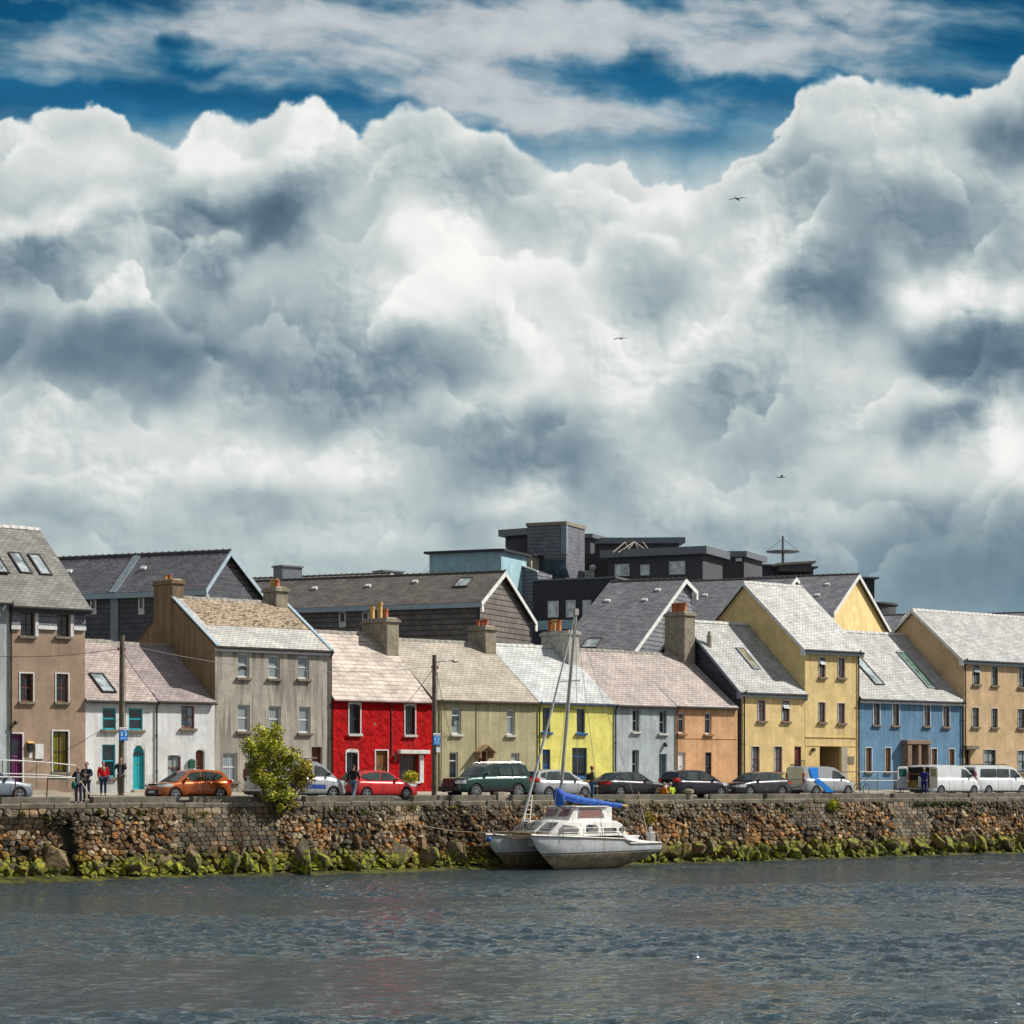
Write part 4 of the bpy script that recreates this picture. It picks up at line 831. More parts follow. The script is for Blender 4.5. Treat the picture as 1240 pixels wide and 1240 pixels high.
m = MB(); m.box(lerp(a,b,.35),lerp(a,b,.9),5.9,5.98,c,lerp(c,d,.6)); m.build('inner_gate', FRAME_BR, h11)
m = MB(); m.box(b,b+.55,-.02,.0,PATH_Z,d); m.build('pilaster', CONC_L, h11)
m = MB(); zc = Zp(892,U(1000)); m.box(U(975)+.05,U(1038.5),-.05,0,zc-.06,zc); m.box(U(975)+.05,U(1038.5),-.03,0,d+.02,d+.06); m.build('string_course', W_CREAM, h11)
m = MB(); p = at(1025,916); q = at(1034,925); m.box(p[0]+.1,q[0],-.04,0,q[2],p[2]); m.build('plaque', SILL, h11)
m = MB(); p = at(984,906); m.box(p[0]-.1,p[0]+.1,-.15,0,p[2]-.2,p[2]); m.build('wall_lamp', BLACK, h11)
# 12 blue
UW = dict(frame=FRAME_BR, pane=GL_C, style='cross', surround=TRIM_W, sw=.05)
UO = dict(UW, pane=GL_O)
h12, H12 = house('terrace_house', 'bright blue house with a double stone-framed porch and a silver roof', 'house', 1041, 1166, (1045, 845), (1095, 770.5, None, U(1166)), W_BLUE, R_SILV,
    wins=[(1057.4,1065.2,852,877.7,UW),(1080.6,1088.6,852.7,878.4,UW),(1118.7,1126.2,854.4,879,UW),(1141.6,1149.6,855.5,880,UW),(1048.2,1055.4,905.5,934.5,UO),(1071.8,1078.6,905.5,934.5,UO),(1128,1134.6,906.5,937,UO),(1149.2,1155.8,907,937,UO)],
    doors=[(1097.5,1105,901.5,950,dict(mat=FRAME_RD,rec=.5)),(1109,1117,901.5,950,dict(mat=FRAME_RD,rec=.5))], over=0.2, fascia=TRIM_W, gut=BLACK)
m = MB()
for q0, q1 in ((1092.5,1097.3),(1105.3,1108.6),(1117.2,1119.5)): m.box(U(q0),U(q1),-.5,0,PATH_Z,Zp(901,U(1105))-.02)
m.box(U(1091),U(1120.3),-.55,0,Zp(901,U(1105))-.02,Zp(896.5,U(1105))); m.build('porch', paint('brown_stone',(0.25,0.17,0.12),.8,var=.3), h12, bevel=.02)
skylight(H12, 1060, 1071, 829.5, 2.9, frame=BLACK)
skylight(H12, 1124, 1134, 833.5, 3.8, frame=LEAD, pane=glass('green_tinted_rooflight_glass',(0.09,0.16,0.13),rough=.1))
m = MB(); p = at(1140.5,851.5); m.box(p[0]-.12,p[0]+.12,-.14,0,p[2]-.1,p[2]+.16); m.build('alarm_box', TRIM_W, h12)
downpipe(h12, U(1164.3), 0, PATH_Z, H12['ze']); downpipe(h11, U(1038.9), 0, PATH_Z, H11['ze'])
# 13 sand
SW = dict(frame=FRAME_DK, pane=GL_C, style='cross', surround=TRIM_W, sw=.03)
h13, H13 = house('terrace_house', 'sand-coloured three-storey house at the right end of the row beyond the blue one', 'house', 1166.5, 1300, (1168, 798), (1107, 740, None, U(1166.5)), W_SAND, R_SILV, gable=G_SAND,
    wins=[(1178.3,1186.4,806,828.7,dict(SW,open_top=True)),(1201,1208.2,807.6,830,SW),(1233.3,1242,808,832,SW),(1177.3,1185.4,857,880,SW),(1201,1208,858,880.6,SW),(1232.6,1241,858.6,881.4,SW),(1191.3,1205.6,908,937,dict(SW,pane=GL_C)),(1232.4,1248,909,935,SW),
          (1262,1271,811,835,SW),(1262,1271,860,883,SW)],
    doors=[(1169,1175,908,950,dict(mat=FRAME_DK,rec=.3))], over=0.22, overl=.25, overr=.2, fascia=TRIM_BL, verge=.26, gut=BLACK)
m = MB(); m.box(U(1166.8),U(1182),-.3,0,Zp(907.3,U(1174)),Zp(903,U(1174))); m.build('door_hood', SILL, h13, bevel=.01)
m = MB(); p = at(1189,806); m.ball((p[0]+.5,-.1,p[2]+.1),.09); m.build('wall_lamp', TRIM_W, h13)
downpipe(h13, U(1168.2), 0, PATH_Z, H13['ze'])
# rain streaks running down from under every sill, worked into each render's material
for nm, L_ in WINS.items():
    m = MATS[nm]; t = NT(m.node_tree); b = next(n for n in t.N if n.type == 'BSDF_PRINCIPLED'); src = b.inputs['Base Color'].links[0].from_socket
    p = t.POS(); x, y, z = t.SEP(p); tot = None
    for (xc, hw, zs) in L_:
        k = t.M('MULTIPLY', t.MR(t.M('ABSOLUTE', t.M('SUBTRACT', x, xc)), hw+.04, hw+.16, 1, 0), t.M('MULTIPLY', t.MR(z, zs-1.25, zs-.1, 0, 1), t.M('LESS_THAN', z, zs)))
        tot = k if tot is None else t.M('MAXIMUM', tot, k)
    st = t.MR(t.NOISE(t.VM('MULTIPLY', p, (11, 11, .55)), 1.0, 4, .6), .40, .62, .15, 1)
    f = t.M('MULTIPLY', t.M('MULTIPLY', tot, st), t.M('LESS_THAN', y, .1))
    t.put(b.inputs['Base Color'], t.MIX(t.M('MULTIPLY', f, .55 if nm == 'bare_grey_render' else .36), src, (.07, .06, .045)))
# ---------------------------------------------------------------- ground, road, water
def mat_road():
    m, t = newmat('worn_asphalt'); p = t.POS()
    c = t.SCALE((0.085, 0.082, 0.078), t.MR(t.NOISE(p, 0.7, 6, 0.65), 0.3, 0.7, 0.7, 1.35))
    t.BSDF(c, 0.9, 0, 0.25, t.BUMP(t.NOISE(p, 30, 3), 0.3, 0.02)); return m
def mat_path():
    m, t = newmat('pale_footpath_concrete'); p = t.POS(); x, y, z = t.SEP(p)
    c = t.SCALE((0.36, 0.33, 0.27), t.MR(t.NOISE(p, 0.9, 6, 0.65), 0.3, 0.7, 0.7, 1.2))
    j = t.MR(t.M('ABSOLUTE', t.M('SUBTRACT', t.M('FRACT', t.M('DIVIDE', x, 1.8)), 0.5)), 0.485, 0.5, 0, 0.6)
    c = t.MIX(j, c, (0.08, 0.07, 0.06)); t.BSDF(c, 0.9, 0, 0.2, t.BUMP(t.NOISE(p, 22, 3), 0.3, 0.02)); return m
def mat_earth():
    m, t = newmat('back_land_ground'); p = t.POS()
    c = t.MIX(t.MR(t.NOISE(p, 0.15, 5), 0.4, 0.6), (0.10, 0.10, 0.07), (0.13, 0.12, 0.10)); t.BSDF(c, 0.95); return m
m = MB(); X0, X1 = -420, 520
m.quad((X0,-9.4,0.05),(X1,-9.4,0.05),(X1,3000,0.05),(X0,3000,0.05)); m.quad((X0,-9.4,0.05),(X1,-9.4,0.05),(X1,-9.4,-6),(X0,-9.4,-6))
struct(m.build('ground', mat_earth()))
m = MB(); m.quad((-300,-9.2,ROAD_Z-.06),(350,-9.2,ROAD_Z-.06),(350,-2.6,ROAD_Z+.04),(-300,-2.6,ROAD_Z+.04)); m.quad((-300,-9.2,ROAD_Z-.06),(-300,-9.2,-.1),(350,-9.2,-.1),(350,-9.2,ROAD_Z-.06)); struct(m.build('road', mat_road()))
m = MB(); pth = mat_path()
for (xa, xb, vv) in [(-300, U(200), -5.3), (U(200), U(1050), -2.4), (U(1050), U(1100), -3.6), (U(1100), 350, -2.4)]:
    m.quad((xa,vv,.34),(xb,vv,.34),(xb,0.3,PATH_Z),(xa,0.3,PATH_Z)); m.quad((xa,vv,.34),(xa,vv,.1),(xb,vv,.1),(xb,vv,.34)); m.quad((xb,vv,.34),(xb,vv,.1),(xb,.3,.1),(xb,.3,PATH_Z)); m.quad((xa,vv,.34),(xa,.3,PATH_Z),(xa,.3,.1),(xa,vv,.1))
struct(m.build('footpath', pth))
m = MB()
x = U(195)
while x < U(1400):
    m.box(x, x+.88, -2.56, -2.405, .1, .345); x += .9
struct(m.build('kerb', CONC_L))
m = MB(); m.box(-300, 350, -9.75, -9.15, -.35, 0.0); struct(m.build('quay_edge', paint('quay_edge_concrete',(0.30,0.27,0.22),.9,var=.35,dirt=.5,bump=.4,scale=1.5)))
def mat_water():
    m, t = newmat('estuary_water'); p = t.POS()
    r = t.VM('DOT_PRODUCT', p, (CA, -SA, 0)); f = t.VM('DOT_PRODUCT', p, (SA, CA, 0))
    pr = t.XYZ(t.M('MULTIPLY', r, 0.7), f, 0.0)
    h = t.M('ADD', t.NOISE(pr, 9.0, 3, 0.6), t.M('MULTIPLY', t.NOISE(pr, 3.6, 2, 0.5), 1.7))
    c = t.MIX(t.MR(t.NOISE(p, 0.05, 3), 0.4, 0.6), (0.028, 0.048, 0.060), (0.036, 0.054, 0.058))
    b = t.BSDF(c, 0.07, 0, 0.5, t.BUMP(h, 1.0, 0.09)); b.inputs['IOR'].default_value = 1.62
    return m
def build_water():
    r0, r1, f0, f1, st = -48.0, 62.0, -98.0, 22.0, 0.145       # measured from the scene's origin, across and along the channel
    nr, nf = int((r1-r0)/st)+1, int((f1-f0)/st)+1
    R, F = np.meshgrid(np.linspace(r0, r1, nr, dtype=np.float32), np.linspace(f0, f1, nf, dtype=np.float32))
    amp = 0.30+1.2*ss(np_fbm(R*0.030+3, F*0.065, 901, 5, 0.6)-(F+20)*.002, -0.12, 0.20)
    H = 0*R; rs = np.random.RandomState(4)
    wr, wf = np_perlin(R*.15, F*.15, 911)*1.2, np_perlin(R*.15+9, F*.15, 917)*1.2
    for k in range(40):
        lam = 0.40*(1.034**k); th = rs.normal(0, 0.6)+.2; kk = 2*np.pi/lam; ph = rs.uniform(0, 6.28)
        g = 0.5+0.9*np.abs(np_perlin(R/(lam*5)+k*3.1, F/(lam*5)-k, 930+k))
        H = H+lam*0.0066*(1.0 if lam < 1.6 else .6)*g*np.sin(kk*((R+wr)*np.sin(th)+(F+wf)*np.cos(th))+ph)
    H = H*amp+np_fbm(R*1.2, F*2.2, 990, 3)*0.06*amp
    fade = np.minimum(np.minimum(ss(R, r0, r0+6), 1-ss(R, r1-6, r1)), np.minimum(ss(F, f0, f0+6), 1-ss(F, f1-6, f1)))
    Z_ = WATER_Z+H*fade
    X_ = R*CA+F*SA; Y_ = -R*SA+F*CA
    co = np.stack([X_, Y_, Z_], -1).reshape(-1, 3).astype(np.float32)
    idx = np.arange(nr*nf).reshape(nf, nr); q = np.stack([idx[:-1, :-1], idx[:-1, 1:], idx[1:, 1:], idx[1:, :-1]], -1).reshape(-1, 4)
    # flat open water around the rippled reach
    def P_(r, f): return (r*CA+f*SA, -r*SA+f*CA, WATER_Z)
    big = 1500.0; ex = np.array([P_(r, f) for f in (-big, f0, f1, 60) for r in (-big, r0, r1, big)], np.float32); b0 = len(co); co = np.concatenate([co, ex])
    eq = [(b0+4*i+j, b0+4*i+j+1, b0+4*i+j+5, b0+4*i+j+4) for i in range(3) for j in range(3) if not (i == 1 and j == 1)]
    q = np.concatenate([q, np.array(eq)]); me = bpy.data.meshes.new('water'); me.vertices.add(len(co)); me.vertices.foreach_set('co', co.ravel())
    me.loops.add(q.size); me.loops.foreach_set('vertex_index', q.ravel().astype(np.int32)); me.polygons.add(len(q)); me.polygons.foreach_set('loop_start', np.arange(0, q.size, 4, dtype=np.int32)); me.polygons.foreach_set('loop_total', np.full(len(q), 4, np.int32))
    me.update(calc_edges=True); me.shade_smooth(); me.materials.append(mat_water()); o = bpy.data.objects.new('water', me); COL.objects.link(o); struct(o)
build_water()
# ---------------------------------------------------------------- the buildings behind the row
GD = Vector((-0.444, 0.894, 0)).normalized()      # the rear wings run off at an angle to the street
GR = Vector((0.894, 0.444, 0)).normalized()
def along(px, p, d): return Tdir(px, p[0], p[1], d.x, d.y)
def hz(py, p): return EYE+(HORIZ-py)*Fd(p[0], p[1])/FPX
def wing(name, label, apex, v0, lend, leave, reave, wall, roofm, gable, over=0.3, trim=TRIM_W, zb=0.0, vw=.28, seams=()):
    """apex, leave, reave: photo points of the gable; lend: photo x where the ridge ends"""
    P = Vector((U(apex[0], v0), v0, 0)); zr = hz(apex[1], P)
    a = along(leave[0], P, GR); L = P+GR*a; zl = hz(leave[1], L); b = along(reave[0], P, GR); Rr = P+GR*b; zrr = hz(reave[1], Rr)
    ln = along(lend, P, GD)
    if ln < 0: ln = -ln
    o = thing(name, label, 'building', (P.x, P.y, 0)); E = GD*ln; Z = Vector((0, 0, 1))
    g = MB(); A, B, C_, D_, T = L+Z*zb, Rr+Z*zb, Rr+Z*zrr, L+Z*zl, P+Z*zr
    g.add([A, B, C_, T, D_], [(0, 1, 2, 3, 4)]); g.uv[0] = [(p.dot(GR), p.z) for p in (A, B, C_, T, D_)]
    g.build('gable', gable, o)
    w = MB(); w.quad(A, A+E, D_+E, D_, uv=[(0, zb), (ln, zb), (ln, zl), (0, zl)]); w.quad(B, C_, C_+E, B+E, uv=[(0, zb), (0, zrr), (ln, zrr), (ln, zb)])
    w.add([A+E, B+E, C_+E, T+E, D_+E], [(0, 1, 2, 3, 4)]); w.uv[2] = [(p.dot(GR), p.z) for p in (A, B, C_, T, D_)]
    w.build('wall', wall, o)
    r = MB(); f = -GD*vw; sl = (zr-zl)/abs(a); sr = (zr-zrr)/abs(b)
    le = L-GR*over+Z*(zl-over*sl+.1); re = Rr+GR*over+Z*(zrr-over*sr+.1); t = T+Z*.1
    l1 = (t-le).length; l2 = (t-re).length
    r.quad(le+f, t+f, t+E, le+E, uv=[(0, 0), (0, l1), (ln+vw, l1), (ln+vw, 0)]); r.quad(t+f, re+f, re+E, t+E, uv=[(0, l2), (0, 0), (ln+vw, 0), (ln+vw, l2)])
    ro = r.build('roof', roofm, o)
    vb = MB(); h = Z*.3
    vb.poly([le+f, t+f, t+f-h, le+f-h], -GD*.06); vb.poly([t+f+GR*.002, re+f, re+f-h, t+f+GR*.002-h], -GD*.06)
    vb.poly([re+f-h*.4, re+f-h*2, re+f-h*2-GR*.35, re+f-h-GR*.35], -GD*.07); vb.poly([le+f-h*.4, le+f-h*2, le+f-h*2+GR*.3, le+f-h+GR*.3], -GD*.07)
    vb.build('verge_board', trim, ro)
    fs = MB(); fs.poly([le+f-Z*.02, le+E-Z*.02, le+E-Z*.32, le+f-Z*.32], GR*.12); fs.build('fascia', TRIM_BL, ro)
    rt = MB(); k = -vw
    while k < ln-.1:
        q = t+GD*k; rt.poly([q-GR*.16-Z*.1, q-GR*.09+Z*.05, q+Z*.09, q+GR*.09+Z*.05, q+GR*.16-Z*.1], GD*.44); rt.poly([q-GR*.17-Z*.06, q-GR*.1+Z*.09, q+Z*.14, q+GR*.1+Z*.09, q+GR*.17-Z*.06], GD*.05); k += .46
    rt.build('ridge', RIDGE_DK, ro)
    if seams:
        for s_ in seams:
            k = along(s_, P, GD); sm = MB(); up = (t-le); nn = up.cross(GD).normalized(); nn = nn if nn.z > 0 else -nn
            q = le+GD*abs(k); sm.poly([q+nn*.01, q+GD*.5+nn*.01, q+GD*.5+up+nn*.01, q+up+nn*.01], nn*.05); sm.build('valley', LEAD, ro)
            dp = MB(); q2 = L+GD*abs(k); dp.poly([q2-GR*.1, q2-GR*.1+GD*.5, q2+GD*.5-GR*.002, q2-GR*.002], Z*zl); dp.build('downpipe', LEAD, o)
    return o, dict(P=P, L=L, ln=ln, le=le, t=t, zl=zl, ro=ro, T=T)
def wing_window(o, W, px, y0, y1, wpx, frame=TRIM_W):
    k = along(px, W['L'], GD); k2 = along(px+wpx, W['L'], GD); p = W['L']+GD*abs(k); q = W['L']+GD*abs(k2)
    z1, z0 = hz(y0, p), hz(y1, p); Z = Vector((0,0,1)); n = -GR
    a, b = (p, q)
    m = MB(); fw = GD*.08*(1 if (b-a).dot(GD) > 0 else -1)
    m.poly([a+Z*z0, a+fw+Z*z0, a+fw+Z*z1, a+Z*z1], n*.06); m.poly([b-fw+Z*z0, b+Z*z0, b+Z*z1, b-fw+Z*z1], n*.06); m.poly([a+Z*z0, b+Z*z0, b+Z*(z0+.1), a+Z*(z0+.1)], n*.062); m.poly([a+Z*(z1-.08), b+Z*(z1-.08), b+Z*z1, a+Z*z1], n*.062)
    m.poly([a+Z*(z0-.25), b+Z*(z0-.25), b+Z*z0, a+Z*z0], n*.04)
    f = m.build('window', frame, o); g = MB(); g.quad(a+n*.02+Z*z0, b+n*.02+Z*z0, b+n*.02+Z*z1, a+n*.02+Z*z1); g.build('pane', GL, f)
def wing_light(W, px, py, w, h, mat=GL_SKY):
    """rooflight on the near (left) slope"""
    up = (W['t']-W['le']); upn = up.normalized(); nn = up.cross(GD).normalized(); nn = nn if nn.z > 0 else -nn
    p = hit(px, py, W['le'], nn); m = MB()
    for a, b, c, d in ((0,.08,0,h),(w-.08,w,0,h),(.08,w-.08,0,.08),(.08,w-.08,h-.08,h)): m.poly([p+GD*a+upn*c, p+GD*b+upn*c, p+GD*b+upn*d, p+GD*a+upn*d], nn*.1)
    f = m.build('rooflight', RIDGE_DK, W['ro']); g = MB(); g.quad(*[p+GD*a+upn*c+nn*.06 for a, c in ((.08,.08),(w-.08,.08),(w-.08,h-.08),(.08,h-.08))]); g.build('pane', mat, f)
def vent(W, px, py):
    up = (W['t']-W['le']); nn = up.cross(GD).normalized(); nn = nn if nn.z > 0 else -nn; upn = up.normalized()
    p = hit(px, py, W['le'], nn); m = MB(); m.poly([p, p+GD*.35, p+GD*.35+upn*.25, p+upn*.25], nn*.12); m.build('vent', TRIM_W, W['ro'])
wa, WA = wing('rear_building', 'dark slate-clad building with a long grey roof behind the white cottages', (274, 669), 14, 68, (247, 711), (318, 726), C_SLATE, R_DARK, C_SLATE, seams=(172,), trim=TRIM_BL)
for px in (110, 168): wing_window(wa, WA, px, 722, 739, 7)
vent(WA, 176, 690); vent(WA, 86, 694)
wb, WB = wing('rear_building', 'long dark slate-clad building with a brown gable behind the red and olive cottages', (607, 694), 14, 300, (580, 728), (643, 752), C_TAUPE, R_BROWND, C_TAUPE, trim=TRIM_W)
for px in (411, 439): wing_window(wb, WB, px, 741, 755, 8)
wing_light(WB, 566, 711, 1.0, 1.3); 
for q in ((505,706),(448,711),(383,714)): vent(WB, *q)
m = MB(); d0 = WB['L']; m.tube([(d0.x-.1, d0.y-.1, 0), (d0.x-.1, d0.y-.1, WB['zl'])], .09, 8); m.build('downpipe', BLACK, wb)
wc, WC = wing('rear_building', 'pale slate roof just showing between the two dark slate-clad buildings', (470, 696), 38, 262, (440, 716), (505, 716), C_SLATE, slate('pale_distant_slate',(0.27,0.27,0.26),(0.34,0.34,0.32),.4,.28), C_SLATE)
for (a, b, y0, y1) in ((342, 366, 686, 694), (464, 488, 692, 700)):
    p = Vector((U(a, 44), 44, 0)); q = Vector((U(b, 44), 44, 0)); mm = MB(); mm.box(p.x, q.x, 44, 45.2, hz(704, p), hz(y0, p)); mm.box(p.x-.1, q.x+.1, 43.9, 45.3, hz(y0, p)+.002, hz(y0, p)+.12); mm.build('roof_box', CL_CAP, wc)
wd, WD = wing('rear_building', 'grey slate-roofed building with a white verge behind the yellow cottage', (826, 703), 13, 738, (756, 800), (838, 716), C_MID, R_DARK, C_MID, trim=TRIM_W)
wing_light(WD, 722, 785, 1.1, 1.5)
for q in ((738,729),(783,728),(799,716)): vent(WD, *q)
we, WE = wing('rear_building', 'dark slate roof rising behind the tall chimney of the peach cottage', (960, 701), 22, 826, (890, 790), (985, 735), C_MID, R_DARK, W_CREAM, trim=TRIM_W)
vent(WE, 856, 722)
wf, WF = wing('rear_building', 'cream gabled building with a dark roof peeping over the tall cream house', (1036, 697), 19, 905, (1006, 742), (1077, 770), G_CREAM, R_DARK, G_CREAM, trim=TRIM_W)
vent(WF, 1004, 709); vent(WF, 992, 722)
wg, WG = wing('rear_building', 'dark low roof seen in the gap between the cream and the sand-coloured gables', (1092, 746), 30, 1040, (1070, 775), (1130, 790), C_MID, R_DARK, C_MID)
wh, WH = wing('rear_building', 'dark roof just above the ridge at the far right end of the row', (1290, 742), 24, 1192, (1262, 775), (1330, 790), C_MID, R_DARK, C_MID)
# ---- the modern dark apartment block
AX = -GD; AY = GR.copy()
FLAT = (Vector((0.83, -0.557, 0)).normalized(), Vector((0.557, 0.83, 0)).normalized())
ab = thing('apartment_block', 'large dark modern flat-roofed apartment block with a square slate-clad tower', 'building', (U(760, 40), 40, 0))
def face(m, pxa, pxb, ytop, ybot, v, depth=4.0, cap=None, ytopb=None, uvm=True):
    """block whose front runs between two photo columns at distance v (left) in the AX direction"""
    A = Vector((U(pxa, v), v, 0)); k = along(pxb, A, AX); B = A+AX*k; z1a = hz(ytop, A); z1b = z1a if ytopb is None else hz(ytopb, B); z0 = hz(ybot, A); E = AY*depth
    Z = Vector((0, 0, 1)); w = k
    def q(a, b, c, d, uv): m.quad(a, b, c, d, uv=uv)
    q(A+Z*z0, B+Z*z0, B+Z*z1b, A+Z*z1a, [(0, z0), (w, z0), (w, z1b), (0, z1a)])
    q(A+E+Z*z0, A+Z*z0, A+Z*z1a, A+E+Z*z1a, [(-depth, z0), (0, z0), (0, z1a), (-depth, z1a)])
    q(B+Z*z0, B+E+Z*z0, B+E+Z*z1b, B+Z*z1b, [(0, z0), (depth, z0), (depth, z1b), (0, z1b)])
    q(A+Z*z1a, B+Z*z1b, B+E+Z*z1b, A+E+Z*z1a, [(0, 0)]*4); q(B+E+Z*z0, A+E+Z*z0, A+E+Z*z1a, B+E+Z*z1b, [(0, 0)]*4)
    return A, B, z1a, z1b, E
def slab2(*a, **k):
    global AX, AY
    keep = AX, AY; AX, AY = FLAT; r = slab(*a, **k); AX, AY = keep; return r
def slab(name, mat, pxa, pxb, ytop, ybot, v, depth=4.0, cap=0.0, ov=0.35, capmat=CL_CAP, ytopb=None, par=None):
    m = MB(); A, B, za, zb_, E = face(m, pxa, pxb, ytop, ybot, v, depth, ytopb=ytopb); o = m.build(name, mat, par or ab)
    if cap:
        c = MB(); Z = Vector((0, 0, 1)); n = -AY*ov
        a = [A-AX*ov+n+Z*(za+.003), B+AX*ov+n+Z*(zb_+.003), B+AX*ov+E-n+Z*(zb_+.003), A-AX*ov+E-n+Z*(za+.003)]; c.add(a+[p+Z*cap for p in a], [(0,1,2,3),(4,5,6,7),(0,1,5,4),(1,2,6,5),(2,3,7,6),(3,0,4,7)])
        c.build('roof_edge', capmat, o)
    return o, A, B
GL_PH = glass('bright_penthouse_glass', (0.50, 0.58, 0.62), rough=0.1)
def awin(par, A, pxa, pxb, y0, y1, frame=TRIM_W, pane=GL_PH, n=2):
    a = A+AX*along(pxa, A, AX)-AY*.03; b = A+AX*along(pxb, A, AX)-AY*.03; z1, z0 = hz(y0, a), hz(y1, a); Z = Vector((0, 0, 1)); m = MB(); fw = AX*.09
    m.poly([a+Z*z0, a+fw+Z*z0, a+fw+Z*z1, a+Z*z1], -AY*.08); m.poly([b-fw+Z*z0, b+Z*z0, b+Z*z1, b-fw+Z*z1], -AY*.08)
    m.poly([a+fw+Z*(z1-.09), b-fw+Z*(z1-.09), b-fw+Z*z1, a+fw+Z*z1], -AY*.08); m.poly([a+fw+Z*z0, b-fw+Z*z0, b-fw+Z*(z0+.09), a+fw+Z*(z0+.09)], -AY*.08)
    for k in range(1, n): c = a+(b-a)*(k/n); m.poly([c-fw*.4+Z*(z0+.09), c+fw*.4+Z*(z0+.09), c+fw*.4+Z*(z1-.09), c-fw*.4+Z*(z1-.09)], -AY*.06)
    f = m.build('window', frame, par); g = MB(); g.quad(a-AY*.03+Z*z0, b-AY*.03+Z*z0, b-AY*.03+Z*z1, a-AY*.03+Z*z1); g.build('pane', pane, f)
o, A, B = slab('pale_blue_wing', W_SKYB, 520, 607, 671, 720, 46, 5, cap=.18, ytopb=667.5, capmat=CL_DARK)
o, A, B = slab('corner_block', CONC_L, 607, 643, 669, 700, 46.5, 5, cap=.14, ytopb=673, capmat=CL_DARK)
o, A, B = slab('stair_block', CL_BROWN, 612, 638, 650, 672, 49, 4, cap=.55, ov=.45, ytopb=648)
# big slate-clad tower: left face and right face
P0 = Vector((U(638.5, 46), 46, 0)); m = MB()
dl = -GD; k = along(685.5, P0, dl); P1 = P0+dl*k; dr = GR.copy(); k2 = along(708, P1, dr); P2 = P1+dr*k2; P3 = P0+dr*k2; Z = Vector((0, 0, 1))
zt = hz(635.5, P1); z0 = hz(716, P0)
m.quad(P0+Z*z0, P1+Z*z0, P1+Z*zt, P0+Z*zt, uv=[(0,z0),(k,z0),(k,zt),(0,zt)]); m.quad(P1+Z*z0, P2+Z*z0, P2+Z*zt, P1+Z*zt, uv=[(0,z0),(k2,z0),(k2,zt),(0,zt)])
m.quad(P0+Z*z0, P0+Z*zt, P3+Z*zt, P3+Z*z0, uv=[(0,z0),(0,zt),(k2,zt),(k2,z0)]); m.quad(P0+Z*zt, P1+Z*zt, P2+Z*zt, P3+Z*zt, uv=[(0,0)]*4); m.quad(P3+Z*z0, P3+Z*zt, P2+Z*zt, P2+Z*z0, uv=[(0,0)]*4)
tw = m.build('tower', C_MID, ab); c = MB(); cc = (P0+P2)/2
a = [cc+(p-cc)*1.05+Z*(zt+.003) for p in (P0, P1, P2, P3)]; c.add(a+[p+Z*.28 for p in a], [(0,1,2,3),(4,5,6,7),(0,1,5,4),(1,2,6,5),(2,3,7,6),(3,0,4,7)]); c.build('parapet_cap', paint('sandstone_cap',(0.26,0.22,0.17),.8,var=.25), tw)
c = MB()
c.poly([P1+Z*hz(671,P1)-dl*.4-dr*.05, P1+Z*hz(671,P1)-dr*.05+dl*.05, P1+Z*hz(671,P1)+dr*.3+dl*.05], Z*(zt-hz(671,P1)-.01)); c.build('corner_flashing', LEAD, tw)
o, A, B = slab('side_block', CL_BROWN, 705, 715, 652, 680, 52, 4, cap=.35)
o, A, B = slab('upper_flat', CL_BROWN, 686, 745, 671.5, 702, 48, 6, ytopb=669); awin(o, A, 706.5, 720, 691, 700)
g = MB(); p = A+AX*along(715, A, AX); g.ball((p.x, p.y-.3, hz(688, p)), .3); g.build('globe_lamp', TRIM_W, o)
# mono-pitch slate piece with glazed lean-to roof
m = MB(); Q0 = Vector((U(606, 44), 44, 0)); kk = along(651, Q0, AX); Q1 = Q0+AX*kk; za, zb2, zz = hz(676, Q0), hz(693, Q1), hz(780, Q0)
m.quad(Q0+Z*zz, Q1+Z*zz, Q1+Z*zb2, Q0+Z*za, uv=[(0,zz),(kk,zz),(kk,zb2),(0,za)]); m.quad(Q1+Z*zz, Q1+Z*zb2, Q1+AY*3+Z*zb2, Q1+AY*3+Z*zz, uv=[(0,zz),(0,zb2),(3,zb2),(3,zz)]); m.quad(Q0+Z*za, Q1+Z*zb2, Q1+AY*3+Z*zb2, Q0+AY*3+Z*za, uv=[(0,0)]*4); m.quad(Q0+Z*zz, Q0+Z*za, Q0+AY*3+Z*za, Q0+AY*3+Z*zz, uv=[(0,zz),(0,za),(3,za),(3,zz)])
mp = m.build('stepped_gable', C_MID, ab); m = MB(); m.poly([Q0+Z*(za+.01)-AY*.12, Q1+Z*(zb2+.01)-AY*.12, Q1+Z*(zb2+.1)-AY*.12, Q0+Z*(za+.1)-AY*.12], AY*.35); m.build('verge', TRIM_W, mp)
R0 = Vector((U(628, 46.5), 46.5, 0)); R1 = R0+AX*along(684, R0, AX); S0 = Vector((U(652,45),45,0)); S1 = S0+AX*along(690, S0, AX)
m = MB(); m.quad(S0+Z*hz(699,S0), S1+Z*hz(699.5,S1), R0+Z*(hz(680,R0))+AX*4, R0+Z*hz(679,R0), uv=[(0,0),(4,0),(4,4),(0,4)]); m.build('glazed_lean_to', paint('glazed_roof_grey',(0.06,0.10,0.13),.15,var=.3), ab)
